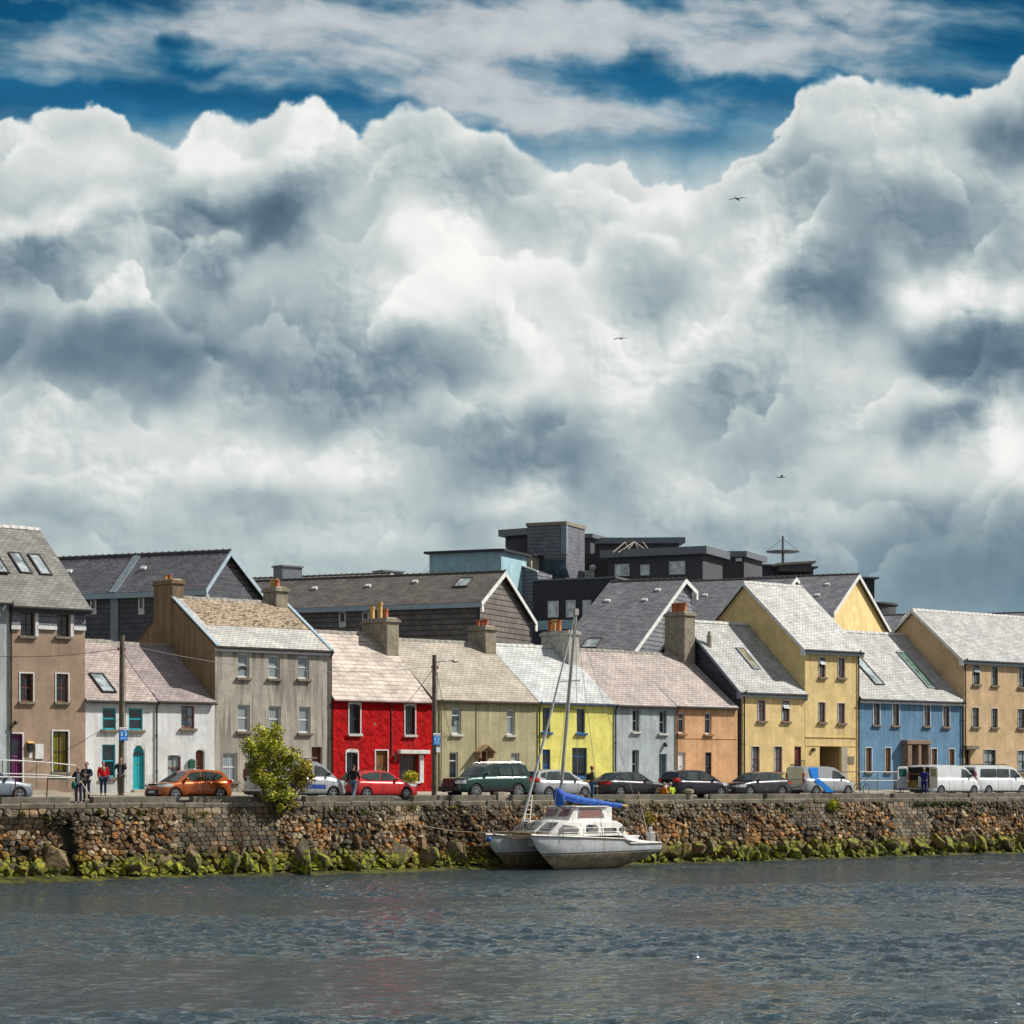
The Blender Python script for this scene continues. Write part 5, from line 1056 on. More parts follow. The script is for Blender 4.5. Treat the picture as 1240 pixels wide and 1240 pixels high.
# dark front wall of the flats with the two tall windows
o, A, B = slab('front_wall', CL_DARK, 645, 745, 704, 790, 36, 5, cap=.12, ov=.08, ytopb=700); awin(o, A, 664, 677, 728, 748, n=1); awin(o, A, 686, 697.5, 727, 748, n=1); awin(o, A, 706, 716, 727, 748, n=1)
m = MB(); p = A-AY*.02; k1, k2_ = along(648, A, AX), along(700, A, AX); a, b = A+AX*k1-AY*.04, A+AX*k2_-AY*.04; m.quad(a+Z*hz(763,a), b+Z*hz(761,b), b+Z*hz(750,b), a+Z*hz(752,a)); m.build('pale_blue_panel', W_SKYB, o)
o, A, B = slab2('roof_terrace', CL_DARK, 716, 1040, 697, 745, 47, 6, cap=.16, ov=.1, ytopb=703)
# penthouses
o, A, B = slab('penthouse', CL_BROWN, 736, 851, 676, 706, 43, 5, cap=.62, ov=.5, ytopb=671); awin(o, A, 745, 762.5, 683.5, 698); awin(o, A, 811, 830, 680, 696); awin(o, A, 776, 787, 684, 697, n=1)
o, A, B = slab('penthouse', CL_BROWN, 848, 901, 675, 706, 42, 5, cap=.5, ov=.35, ytopb=675); m = MB(); p = A+AX*along(892, A, AX)-AY*.05; m.poly([p+Z*hz(680,p), p+AX*.5+Z*hz(680,p), p+AX*.5+Z*hz(676,p), p+Z*hz(676,p)], -AY*.2); m.build('wall_light', TRIM_W, o)
o, A, B = slab2('plant_room', CL_BROWN, 724, 822, 659, 680, 52, 5, cap=.5, ov=.5, ytopb=658)
o, A, B = slab2('plant_room', CL_BROWN, 736, 800, 655.5, 662, 53, 4, cap=.3, ov=.4)
o, A, B = slab2('long_flat', CL_BROWN, 900, 985, 684, 706, 46, 5, cap=.14, ytopb=688)
o, A, B = slab2('long_flat', CL_BROWN, 944, 983, 685, 692, 43, 3, cap=.2, ov=.3, capmat=paint('sandstone_cap2',(0.3,0.27,0.2),.8), ytopb=682)
o, A, B = slab2('end_block', CL_DARK, 1000, 1059, 700, 750, 44, 6, cap=.14, ytopb=701)
m = MB(); cx = U(1076, 46); prof = [(3.0, 0), (3.0, hz(732, (cx,46))), (3.15, hz(732, (cx,46))), (3.15, hz(729.5,(cx,46)))]; m.lathe((cx, 49, 0), prof, n=28); m.build('round_block', CL_BROWN, ab, smooth=True, autosm=30)
# pale steel frame standing on the roof
m = MB()
def rp_(px, py, v): u = U(px, v); return Vector((u, v, Zp(py, u, v)))
for v in (41.5, 44):
    for (a, b, c, d) in ((742,669,757,656.5),(749,669,768,656),(768,656,786,669),(778,656,788,669),(757,656.5,763,669),(768,656,775,669),(768,656,758,669)): m.tube([rp_(a,b,v), rp_(c,d,v)], .05, 6)
for (a, b) in ((757,656.5),(768,656),(778,656)): m.tube([rp_(a,b,41.5), rp_(a,b,44)], .05, 6)
m.build('roof_truss', CONC_L, ab)
m = MB()
for (a, b, c, d) in ((513,692,526,692),(513,692,520,684),(598,664,613,664),(613,664,613,669),(598,664,598,669),(732,678,744,678),(732,686,744,686),(732,678,732,692)): m.tube([rp_(a,b,45), rp_(c,d,45)], .035, 5)
m.build('roof_rail', TRIM_BL, ab)
# mast with a disc on the skyline
mt = thing('mast', 'thin mast with a flat disc and stay wires standing on the far roof', 'mast', tuple(rp_(948, 684, 45)))
m = MB(); m.tube([rp_(948,686,45), rp_(948,649,45)], [.13,.09], 8); m.build('pole', CL_CAP, mt)
p = rp_(948, 668.5, 45); m = MB(); m.lathe(tuple(p), [(1.35,-.03),(1.5,0),(1.5,.06),(1.35,.08)], n=28); m.build('disc', CL_CAP, mt, smooth=True, autosm=40)
m = MB(); 
for q in (-1.6, 1.6): m.tube([p+Vector((q*.8,-q*.5,0.05)), rp_(948, 652, 45)], .02, 5)
m.build('stay_wire', CL_CAP, mt)
# ---------------------------------------------------------------- the rubble quay wall
def clip(poly, nx, ny, c):
    out = []
    for i in range(len(poly)):
        a, b = poly[i], poly[(i+1) % len(poly)]; da, db = a[0]*nx+a[1]*ny-c, b[0]*nx+b[1]*ny-c
        if da <= 0: out.append(a)
        if (da < 0 < db) or (db < 0 < da):
            t = da/(da-db); out.append((a[0]+(b[0]-a[0])*t, a[1]+(b[1]-a[1])*t))
    return out
STEP_A, STEP_B = U(78, -10), U(86, -10)
def wall_v(u, z):            # the face leans back towards the top; a shallow step near the left end
    step = 0.45 if u < STEP_A else (0.8 if u < STEP_B else 0.0)
    return -9.82+z*0.24+step*min(1, max(0, (-z-0.5)/0.6))
def mat_rubble():
    m, t = newmat('rubble_stone'); p = t.POS(); x, y, z = t.SEP(p); c = t.ATT('tint')
    c = t.SCALE(c, t.MR(t.NOISE(p, 6, 6, 0.65), 0.25, 0.75, 0.42, 1.3)); c = t.SCALE(c, t.MR(t.NOISE(t.VM('MULTIPLY', p, (1.0, 1.0, .45)), 0.8, 5, 0.65), 0.36, 0.62, 0.42, 1.15))
    c = t.MIX(t.MR(t.NOISE(p, 2.4, 6, 0.7), 0.52, 0.72, 0, 0.55), c, (0.06, 0.052, 0.042))
    c = t.MIX(t.MR(t.NOISE(p, 13, 4, 0.6), 0.60, 0.74, 0, 0.45), c, (0.36, 0.31, 0.21))
    nz = t.SEP(t.NOR())[2]
    zz = t.M('ADD', z, t.M('MULTIPLY', t.M('SUBTRACT', t.NOISE(p, 0.8, 4, 0.6), 0.5), 1.3))
    low = t.MR(zz, -2.75, -2.0, 1.0, 0.0)
    wet = t.MR(zz, -3.3, -2.3, 0.7, 0.0); c = t.MIX(wet, c, (0.028, 0.024, 0.012))
    mo = t.M('MULTIPLY', low, t.MR(t.M('ADD', t.NOISE(p, 2.2, 5, 0.65), t.M('MULTIPLY', nz, 0.30)), 0.44, 0.62))
    c = t.MIX(mo, c, t.MIX(t.MR(t.NOISE(p, 7, 4), 0.35, 0.65), (0.035, 0.055, 0.005), (0.31, 0.32, 0.015)))
    tp = t.M('MULTIPLY', t.MR(z, -0.9, -0.1), t.MR(t.NOISE(p, 1.3, 5, 0.7), 0.55, 0.66, 0, 0.7)); c = t.MIX(tp, c, (0.085, 0.095, 0.025))
    h = t.M('ADD', t.NOISE(p, 9, 6, 0.65), t.M('MULTIPLY', t.NOISE(p, 30, 3, 0.6), 0.4))
    t.BSDF(c, 0.85, 0, 0.3, t.BUMP(h, 0.8, 0.06)); return m
RUB = mat_rubble()
random.seed(5)
BZ = ((205, 335, -2.0, -.25), (1075, 1128, -2.4, -.25), (0, 60, -1.2, -.25), (955, 1015, -1.4, -.25), (470, 520, -.9, -.25))
def brick_zone(u, z):
    for (a, b, z0, z1) in BZ:
        q = .9*mnoise.noise(Vector((z*2.2, a, 0)))+.3*mnoise.noise(Vector((z*7, a, 2))); w_ = .35*mnoise.noise(Vector((u*.9, a, 5)))
        if U(a, -10)-q < u < U(b, -10)+q*.8 and z0+w_ < z < z1: return True
    return False
def build_wall():
    S0, S1 = U(-60, -10)-6, U(1290, -10)+14; seeds = []; z = -0.22
    while z > -3.9:
        h = lerp(0.15, 0.36, min(1, max(0, (-z-.3)/2.6)))*random.uniform(.8, 1.2)
        u = S0+random.random()*.3
        while u < S1:
            w = h*random.choice([.7, 1.0, 1.3, 1.9, 2.3])*random.uniform(.85, 1.15)
            if brick_zone(u+w/2, z-h/2): u += w; continue
            q = random.random()
            if q > 0.06: seeds.append((u+w/2+random.uniform(-.28, .28)*w, z-h/2+random.uniform(-.3, .3)*h, 0))
            if q > .74: seeds.append((u+w*.9, z-h*random.uniform(.0, 1), 0))
            u += w
        z -= h
    for (a, b, z0, z1) in BZ:
        z = z1; k = 0
        while z > z0-.4:
            h = random.uniform(.17, .23); u = U(a, -10)-.9+(.22 if k % 2 else 0); k += 1
            while u < U(b, -10)+.8:
                w = random.uniform(.38, .56); zc = z-h/2
                # two seeds side by side keep each block oblong
                if brick_zone(u+w/2, zc): seeds.append((u+w/2, zc+random.uniform(-.015, .015), 1))
                u += w
            z -= h
    G = {}; cs = 0.9
    for i, s_ in enumerate(seeds): G.setdefault((int(floor(s_[0]/cs)), int(floor(s_[1]/cs))), []).append(i)
    mb = MB(); rnd = random.Random(8)
    pal = [(.30,.145,.05), (.40,.20,.065), (.20,.11,.05), (.19,.145,.09), (.24,.19,.125), (.38,.30,.19), (.14,.12,.09), (.10,.088,.07), (.44,.36,.25), (.28,.165,.075), (.13,.09,.055)]
    for i, (su, sz, kind) in enumerate(seeds):
        gx, gz = int(floor(su/cs)), int(floor(sz/cs)); poly = [(su-.75, sz-.6), (su+.75, sz-.6), (su+.75, sz+.6), (su-.75, sz+.6)]
        poly = clip(poly, 0, 1, -.16); AN = 5.0 if kind else 1.6
        for a in (-1, 0, 1):
            for b in (-1, 0, 1):
                for j in G.get((gx+a, gz+b), ()):
                    if j == i: continue
                    ou, oz, _ = seeds[j]; nx, nz = ou-su, (oz-sz)*AN; c = ((ou*ou-su*su)+(oz*oz-sz*sz)*AN)/2; poly = clip(poly, nx, nz, c)
                    if len(poly) < 3: break
        if len(poly) < 3: continue
        if not kind and rnd.random() < .02: continue
        cx = sum(p[0] for p in poly)/len(poly); cz = sum(p[1] for p in poly)/len(poly)
        size = max(max(p[0] for p in poly)-min(p[0] for p in poly), .1)
        # round the outline a little: cut every corner
        rp = []
        for k in range(len(poly)):
            a, b = poly[k], poly[(k+1) % len(poly)]
            for t_ in (.13, .87): rp.append((lerp(a[0], b[0], t_), lerp(a[1], b[1], t_)))
        prot = (rnd.uniform(.03, .06) if kind else rnd.uniform(.07, .24)*min(1.5, size/.35)); tx, tz = rnd.uniform(-.3, .3), rnd.uniform(-.35, .25)
        if kind: tx *= .1; tz *= .1
        col = rnd.choice(pal); dpt = -cz
        # greyer towards the top and in the coursed patches, more orange half way down
        if dpt < .8 or kind: col = tuple(lerp(c_, g_, .55) for c_, g_ in zip(col, (.215,.19,.145)))
        wob = mnoise.noise(Vector((cx*.35, cz*.9, 3.1)))
        if wob > .1 and not kind: col = tuple(lerp(c_, g_, .25) for c_, g_ in zip(col, (.36,.18,.06)))
        if wob < -.15: col = tuple(c_*.62 for c_ in col)
        k_ = rnd.uniform(.6, 1.55); col = tuple(c_*k_ for c_ in col)
        gap = rnd.uniform(.86, .95); rings = [(gap, -.06), (gap, prot*.5), (gap*.9, prot*.9), (.45, prot)]
        if kind: rings = [(.93, -.06), (.92, prot*.6), (.86, prot), (.5, prot)]
        vs = []; n = len(rp); base = wall_v(cx, cz)
        for (sc, pr) in rings:
            for (pu, pz) in rp:
                du, dz = (pu-cx)*sc, (pz-cz)*sc; o_ = pr*(1+(rnd.uniform(-.12, .12) if pr > .02 else 0))
                if pr > 0: o_ += (tx*du+tz*dz)
                vs.append((cx+du, wall_v(cx, cz+dz)-o_, cz+dz))
        vs.append((cx, base-prot*1.05, cz)); m = len(vs)-1
        fs = [(r*n+k, r*n+(k+1) % n, (r+1)*n+(k+1) % n, (r+1)*n+k) for r in range(3) for k in range(n)]+[(3*n+k, 3*n+(k+1) % n, m) for k in range(n)]
        mb.add(vs, fs, 0, tuple(col))
    t = tag(bpy.data.objects.new('quay_wall', None), 'long rubble stone quay wall between the water and the street, green with moss at its foot', 'stone wall'); COL.objects.link(t); t.location = (0, -9.8, 0)
    o = mb.build('stonework', RUB, t)
    for p in o.data.polygons: p.use_smooth = False
    b = MB()
    us = [S0, STEP_A-.3, STEP_A, STEP_B, STEP_B+.2, S1]
    for a, c in zip(us, us[1:]):
        for z0, z1 in ((-.16, -.5), (-.5, -1.1), (-1.1, -4.2)):
            b.quad((a, wall_v(a+1e-3, z0)+.03, z0), (c, wall_v(c-1e-3, z0)+.03, z0), (c, wall_v(c-1e-3, z1)+.03, z1), (a, wall_v(a+1e-3, z1)+.03, z1))
    b.quad((S0, wall_v(0, -.16)+.03, -.16), (S0, -9.2, -.16), (S1, -9.2, -.16), (S1, wall_v(0, -.16)+.03, -.16))
    b.build('dark_joints', paint('dark_wall_joints', (0.022, 0.018, 0.013), .95), t)
    # long coping stones along the top
    m = MB(); u = S0; r = random.Random(4)
    cop = paint('coping_stone', (0.20, 0.178, 0.135), .9, var=.5, dirt=.6, bump=.6, scale=1.7)
    while u < S1:
        w = r.uniform(.7, 1.7); dz = r.uniform(-.02, .02); f = r.uniform(-.03, .03)
        m.add([(u+.02,-9.93-f,-.15-dz),(u+w-.02,-9.93-f,-.17+dz),(u+w-.015,-9.6,-.17),(u+.015,-9.6,-.17),(u+.03,-9.95-f,.02+dz),(u+w-.03,-9.95-f+r.uniform(-.02,.02),.02+dz),(u+w-.03,-9.6,.03),(u+.03,-9.6,.03),
               (u+.04,-9.90-f,.055+dz),(u+w-.04,-9.90-f,.055+dz)], [(0,1,5,4),(4,5,9,8),(8,9,6,7),(0,4,8,7,3),(1,2,6,9,5),(0,3,2,1)])
        u += w
    m.build('coping', cop, t)
build_wall()
# boulders at the foot
def mat_boulder():
    m, t = newmat('mossy_boulder'); p = t.POS(); x, y, z = t.SEP(p); r = t.RND()
    c = t.MIX(r, (0.20, 0.11, 0.045), (0.15, 0.125, 0.085)); c = t.SCALE(c, t.MR(t.NOISE(p, 5, 6, .65), .25, .75, .45, 1.4))
    c = t.MIX(t.MR(z, -3.3, -2.6, .85, 0), c, (0.022, 0.018, 0.008))
    nz = t.SEP(t.NOR())[2]
    mo = t.MR(t.M('ADD', t.M('ADD', t.NOISE(p, 1.9, 5, .65), t.M('MULTIPLY', nz, .25)), t.MR(z, -3.1, -1.9, .16, -.20)), .47, .60)
    c = t.MIX(t.M('MULTIPLY', mo, .95), c, t.MIX(t.MR(t.NOISE(p, 3.5, 5, .65), .42, .66), (0.03, 0.046, 0.004), (0.32, 0.32, 0.015)))
    t.BSDF(c, .8, 0, .35, t.BUMP(t.M('ADD', t.NOISE(p, 8, 6, .65), t.M('MULTIPLY', t.NOISE(p, 28, 3), .4)), .8, .06)); return m
def boulder_mesh(seed):
    r = random.Random(seed); bm = bmesh.new(); bmesh.ops.create_icosphere(bm, subdivisions=4, radius=1)
    pl = [(Vector((r.gauss(0, 1), r.gauss(0, 1), r.gauss(0, 1))).normalized(), r.uniform(.52, .82)) for _ in range(13)]
    for v in bm.verts:
        d = v.co.normalized(); k = 1.0
        for n, h in pl:
            q = d.dot(n)
            if q > .05: k = min(k, h/q)
        v.co = d*k*(1+.05*mnoise.noise(d*3+Vector((seed, 0, 0)))+.03*mnoise.noise(d*8))
    me = bpy.data.meshes.new('boulder'); bm.to_mesh(me); bm.free(); me.materials.append(BOU); me.shade_smooth(); me.set_sharp_from_angle(angle=radians(24)); return me
BOU = mat_boulder(); bms = [boulder_mesh(s) for s in range(12)]
rb = random.Random(21)
def boulder(u, v, z, s, lab_, grp):
    o = bpy.data.objects.new('boulder', rb.choice(bms)); COL.objects.link(o); o.location = (u, v, z)
    o.scale = (s*rb.uniform(.85, 1.4), s*rb.uniform(.55, .75), s*rb.uniform(.6, 1.1)); o.rotation_euler = (rb.uniform(-.5, .5), rb.uniform(-.9, .9), rb.uniform(0, 6.3)); tag(o, lab_, 'boulder', grp)
u = U(-30, -10.5)
while u < U(585, -10.8):
    s = rb.choice([.25, .35, .42, .55, .7, .85])*rb.uniform(.85, 1.15)
    if not (U(74,-10) < u < U(92,-10)):
        boulder(u+s*.4, wall_v(u, -2.9)+.10-s*.02, lerp(-3.1, -2.6, min(1, s))+rb.uniform(-.15, .1), s, 'big brown boulder capped with yellow-green moss at the waterline left of the boat', 'mossy boulders left of the boat')
        if rb.random() < .45: boulder(u+s*.2, wall_v(u, -2.1)-.02, rb.uniform(-2.25, -1.9), s*.55, 'orange-brown stone bulging from the wall above the mossy boulders, left of the boat', 'bulging stones in the quay wall')
    u += s*rb.uniform(.85, 1.35)
u = U(770, -10.8)
while u < U(1300, -10.8):
    s = rb.choice([.2, .3, .4, .55])*rb.uniform(.85, 1.2)
    boulder(u+s*.4, wall_v(u, -2.9)-.18-s*.2, rb.uniform(-3.15, -2.5), s, 'small boulder covered in bright green weed at the waterline right of the boat', 'weedy boulders right of the boat')
    if rb.random() < .6: boulder(u+s*.7, wall_v(u, -3.2)-.45, -3.28, s*.7, 'low weedy stone just breaking the water right of the boat', 'stones breaking the water')
    u += s*.85
# mud bank and weed fringe at the water's edge
def mat_mud():
    m, t = newmat('weedy_mud'); p = t.POS(); c = t.MIX(t.MR(t.NOISE(p, 1.2, 6, .7), .42, .6), (0.025, 0.022, 0.012), (0.09, 0.095, 0.014)); t.BSDF(c, .5, 0, .4, t.BUMP(t.NOISE(p, 5, 6, .7), .8, .1)); return m
m = MB(); N_ = 160; a0, a1 = U(-80, -11), U(1350, -11); vs = []; 
for i in range(N_+1):
    u = lerp(a0, a1, i/N_); w = .55+.35*mnoise.noise(Vector((u*.18, 0, 0)))+(.7 if u < U(70, -11) else 0)+.2*mnoise.noise(Vector((u*.9, 5, 0)))
    vs += [(u, -10.2, WATER_Z+.28), (u, -10.75-w*.3, WATER_Z+.12), (u, -11.0-w, WATER_Z-.06)]
m.add(vs, [(3*i+k, 3*i+3+k, 3*i+4+k, 3*i+1+k) for i in range(N_) for k in (0, 1)]); struct(m.build('shore', mat_mud(), smooth=True))
# low concrete blocks standing on the quay edge
bl = [(-60,-8),(0,84),(111,212),(232,319),(368,477),(499,599),(619,829),(858,922),(927,1070),(1081,1170),(1172,1292)]
words = ['past the picture edge','behind the railing by the silver-blue car','in front of the red-jacketed person and the dark-jacketed man','left of the overhanging shrub, by the orange car','between the silver van and the red car','below the dark green off-road car','behind the boat boom, longest of all','below the dark grey saloon','below the blue-striped small van','behind the man in blue overalls','below the white minibus at the right']
for (a, b), w in zip(bl, words):
    m = MB(); x0, x1 = U(a, -9.6), U(b, -9.6); m.box(x0, x1, -9.72, -9.36, .0, .34)
    o = m.build('parapet_block', BLOCK, bevel=.03); tag(o, 'low concrete parapet block '+w, 'concrete block', 'low parapet blocks on the quay edge')
for (a, b, h, l) in ((601,610,.5,'squat square stone bollard beside the end of the green off-road car'),(831,839,.62,'round-topped stone bollard behind the dark purple car'),(854,857.5,.3,'small white stone standing on the quay right of the round bollard')):
    x0, x1 = U(a, -9.6), U(b, -9.6); m = MB(); r_ = (x1-x0)/2
    if a == 601: m.box(x0, x1, -9.75, -9.35, 0, h)
    else: m.lathe(((x0+x1)/2, -9.55, 0), [(r_*.8,0),(r_*.8,h*.6),(r_*1.05,h*.65),(r_*1.05,h*.9),(r_*.6,h)], n=14)
    tag(m.build('bollard', CONC if a != 854 else CONC_L, bevel=.03 if a == 601 else 0), l, 'bollard')
# ---------------------------------------------------------------- vehicles
def carpaint(name, rgb, metal=0.3):
    if name in MATS: return MATS[name]
    m, t = newmat(name); p = t.OBJ(); z = t.SEP(p)[2]
    c = t.SCALE(tuple(rgb), t.MR(t.NOISE(p, 2, 4), .3, .7, .9, 1.08)); c = t.MIX(t.MR(z, .15, .5, .35, 0), c, (.06, .05, .045))
    t.BSDF(c, .32, metal, .5, None, .9); return m
TYRE = paint('tyre_rubber', (0.014, 0.014, 0.015), .85); RIM = paint('alloy_rim', (0.42, 0.43, 0.45), .3, .8); UNDER = paint('car_underside', (0.008, 0.008, 0.008), .9)
CGL = glass('car_glass', (0.030, 0.042, 0.042), rough=.03); CGL_L = glass('pale_reflecting_car_glass', (0.05, 0.08, 0.08), rough=.04)
LENS = paint('headlamp_lens', (0.55, 0.57, 0.6), .12, .3); RED_L = paint('tail_lamp_red', (0.42, 0.012, 0.012), .2); CHROME = paint('chrome', (0.6, 0.6, 0.6), .15, 1.0); PLAS = paint('black_car_trim', (0.016, 0.016, 0.018), .5)
PLATE = paint('number_plate_white', (0.7, 0.7, 0.68), .5)
def wheel(par, x, y, r, w, out, rimmat=RIM, spokes=5, rr=.66):
    m = MB(); s = 1 if out > 0 else -1
    m.lathe((x, y, r), [(r*.60, -w/2), (r*.93, -w/2), (r, -w*.36), (r, w*.36), (r*.93, w/2), (r*.60, w/2)], 'y', 24); t = m.build('wheel', TYRE, par, local=True, smooth=True, autosm=35)
    q = MB(); yo = y+s*w*.5
    q.lathe((x, y+s*(w*.30), r), [(r*rr*.92, 0), (r*rr*.92, s*.01)], 'y', 20, mi=1)
    q.lathe((x, yo-s*.02, r), [(r*rr, 0), (r*rr, s*.022), (r*rr*.90, s*.026), (r*rr*.88, -s*.02)], 'y', 24)
    for k in range(spokes):
        a = 2*pi*k/spokes+.3; d = Vector((cos(a), 0, sin(a))); n = Vector((-sin(a), 0, cos(a))); c = Vector((x, yo-s*.015, r)); hw = r*.085
        q.poly([c+n*hw*1.3, c-n*hw*1.3, c+d*r*rr*.92-n*hw, c+d*r*rr*.92+n*hw], (0, s*.03, 0))
    q.lathe((x, yo-s*.01, r), [(r*.14, 0), (r*.14, s*.035)], 'y', 12); q.build('rim', [rimmat, UNDER], t, local=True)
def interp(pts, x):
    if x <= pts[0][0]: return pts[0][1]
    for (a, b), (c, d) in zip(pts, pts[1:]):
        if x <= c: return lerp(b, d, (x-a)/(c-a))
    return pts[-1][1]
def car(name, label, cat, spec, loc, rz, group='vehicles parked along the quay'):
    S = dict(W=1.75, clear=.2, r=.31, tw=.2, k=.30, spokes=5, kind='car'); S.update(spec); L, W = S['L'], S['W']; r = S['r']; pm = S['paint']
    o = thing(name, label, cat, loc, rz, group)
    wx = S['wx']; ra = r+.055; top = S['top']; N = 64
    xs = sorted(set([lerp(-L/2, L/2, .5-.5*cos(pi*i/N)) for i in range(N+1)]+[w+ra*cos(pi*k/10) for w in wx for k in range(11)]))
    def halfw(x):
        q = abs(2*x/L); return W/2*(1-.20*max(0, (q-.72)/.28)**2.2-.015*q)
    def ztop(x): return interp(top, x)
    def zlow(x):
        q = abs(2*x/L); z = S['clear']+.10*max(0, (q-.85)/.15)**2
        for w in wx:
            d = abs(x-w)
            if d < ra: z = max(z, r+sqrt(max(0, ra*ra-d*d)))
        return z
    prof = [(0, .93), (.12, .985), (.35, 1.0), (.62, .995), (.80, .975), (.93, .935), (1.0, .86)]
    def sy(x, t):
        f = interp(prof, t); return halfw(x)*f
    def sz(x, t):
        zl, zt = S['clear'], ztop(x); z = lerp(zl, zt, t); return max(z, min(zlow(x), zt-.02)) if t < .999 else zt
    m = MB(); rows = [0, .12, .25, .4, .55, .7, .82, .93, 1.0]; nr = len(rows); vs = []
    for x in xs:
        zl = zlow(x); zt = ztop(x); q = abs(2*x/L)
        for s in (1, -1):
            for t in rows:
                z = lerp(zl, zt, t); tt = (z-S['clear'])/max(.01, zt-S['clear']); vs.append((x-(1 if x > 0 else -1)*max(0, (q-.97)/.03)*(.10*abs(tt-.42)), s*sy(x, max(0, min(1, tt))), z))
        vs.append((x, 0, zt+.035*(1-q**4)))
    st = 2*nr+1
    for i in range(len(xs)-1):
        a, b = i*st, (i+1)*st
        for s in (0, 1):
            for k in range(nr-1): m.f.append((a+s*nr+k, b+s*nr+k, b+s*nr+k+1, a+s*nr+k+1))
        m.f.append((a+nr-1, b+nr-1, b+2*nr, a+2*nr)); m.f.append((a+2*nr-1, b+2*nr-1, b+2*nr, a+2*nr)); m.f.append((a, b, b+nr, a+nr))
    for a in (0, (len(xs)-1)*st):
        for k in range(nr-1): m.f.append((a+k, a+k+1, a+nr+k+1, a+nr+k))
        m.f.append((a+nr-1, a+2*nr, a+2*nr-1))
    m.v = vs
    # greenhouse: outline points (x, z), sides lean in
    G = S['green']; zb = S['zb']; kk = S['k']; wb = W/2*S.get('gw', .905)
    def gy(z): return wb-kk*max(0, (z-zb))-.02
    b0 = len(m.v)
    for (x, z) in G:
        nar = 1-.05*max(0, (abs(x)-L*.30)/(L*.2)); m.v += [(x, gy(z)*nar, z), (x, 0, z+(.03 if z > zb+.2 else .0)), (x, -gy(z)*nar, z)]
    n = len(G)
    for i in range(n-1):
        a = b0+3*i; m.f += [(a, a+3, a+4, a+1), (a+1, a+4, a+5, a+2)]
    m.f.append(tuple(b0+3*i for i in range(n))); m.f.append(tuple(b0+3*i+2 for i in range(n)))
    body = m.build('body', pm, o, local=True, smooth=True, autosm=32)
    u = MB(); u.box(-L/2+.25, L/2-.25, -W/2*.80, W/2*.80, S['clear']+.02, min(zb, ztop(0))-.12); u.build('underside', UNDER, o, local=True)
    def nrw(x): return 1-.05*max(0, (abs(x)-L*.30)/(L*.2))
    # side glass
    for (pts) in S['side']:
        for s in (1, -1):
            q = MB(); vv = [(x, s*(gy(z)*nrw(x)+.012), z) for x, z in pts]; q.add(vv, [tuple(range(len(vv)))]); q.build('side_window', S.get('glass', CGL), o, local=True)
    def ends(i0, i1, nm, ins=.07, mat=CGL, h0=.06, h1=.94):
        (xa, za), (xb, zb_) = G[i0], G[i1]; nx, nz = (zb_-za), -(xb-xa); l = sqrt(nx*nx+nz*nz); nx, nz = nx/l*.012, nz/l*.012
        if (xa > 0) != (nx > 0): nx, nz = -nx, -nz
        q = MB(); pts = []
        for t in (h0, h1):
            x, z = lerp(xa, xb, t), lerp(za, zb_, t); yy = gy(z)*nrw(x)-ins; pts.append([(x+nx, yy, z+nz), (x+nx, 0, z+nz+.02), (x+nx, -yy, z+nz)])
        q.add(pts[0]+pts[1], [(0, 1, 4, 3), (1, 2, 5, 4)]); q.build(nm, mat, o, local=True)
    ends(S.get('wsi', (0, 1))[0], S.get('wsi', (0, 1))[1], 'windscreen', mat=S.get('glass', CGL))
    if S.get('rear', True): ends(S.get('rwi', (n-1, n-2))[0], S.get('rwi', (n-1, n-2))[1], 'rear_window', S.get('rins', .1), S.get('rglass', CGL), S.get('rh0', .06), S.get('rh1', .94))
    def patch(nm, x0, x1, z0, z1, mat, s, out=.01, nx=8, nz=3, skew=0.0, par=None):
        q = MB(); vv = []
        for i in range(nx+1):
            x = lerp(x0, x1, i/nx)
            for j in range(nz+1):
                z = lerp(z0, z1, j/nz)+skew*(i/nx); zt = ztop(x); t = max(0, min(1, (z-S['clear'])/max(.01, zt-S['clear'])))
                if z > zt and z > zb-.02: yy = gy(z)*nrw(x)
                else: yy = sy(x, t)
                vv.append((x, s*(yy+out), z))
        q.add(vv, [(i*(nz+1)+j, (i+1)*(nz+1)+j, (i+1)*(nz+1)+j+1, i*(nz+1)+j+1) for i in range(nx) for j in range(nz)])
        # front or rear edge closed onto the end cap
        return q.build(nm, mat, par or o, local=True)
    hz0, hz1, hl = S['head']; tz0, tz1, tl = S['tail']
    for s in (1, -1):
        patch('headlight', L/2-hl, L/2-.005, hz0, hz1, LENS, s, .012, skew=-.03)
        patch('tail_light', -L/2+.005, -L/2+tl, tz0, tz1, S.get('taillens', RED_L), s, .012)
        if S.get('cap', True):
            q = MB(); y1 = sy(L/2, .5)*.96; q.box(L/2-.03, L/2+.012, *sorted((s*y1, s*y1*.62)), hz0-.02, hz1-.05); q.build('headlight', LENS, o, local=True, bevel=.01)
            q = MB(); y1 = sy(-L/2, .5)*.98; q.box(-L/2-.012, -L/2+.03, *sorted((s*y1, s*y1*S.get('tin', .66))), tz0, tz1); q.build('tail_light', S.get('taillens', RED_L), o, local=True, bevel=.01)
    # grille, plates, bumpers' dark valances
    q = MB(); q.box(L/2-.02, L/2+.014, -W*.26, W*.26, S['grille'][0], S['grille'][1]); q.box(L/2-.02, L/2+.010, -W*.34, W*.34, S['clear']+.07, S['clear']+.19); q.build('grille', PLAS, o, local=True, bevel=.01)
    q = MB(); q.box(L/2+.012, L/2+.022, -.26, .26, .38, .49); q.build('number_plate', PLATE, o, local=True)
    q = MB(); pz = S.get('plate', .75); q.box(-L/2-.02, -L/2-.008, -.26, .26, pz, pz+.11); q.build('number_plate', PLATE, o, local=True)
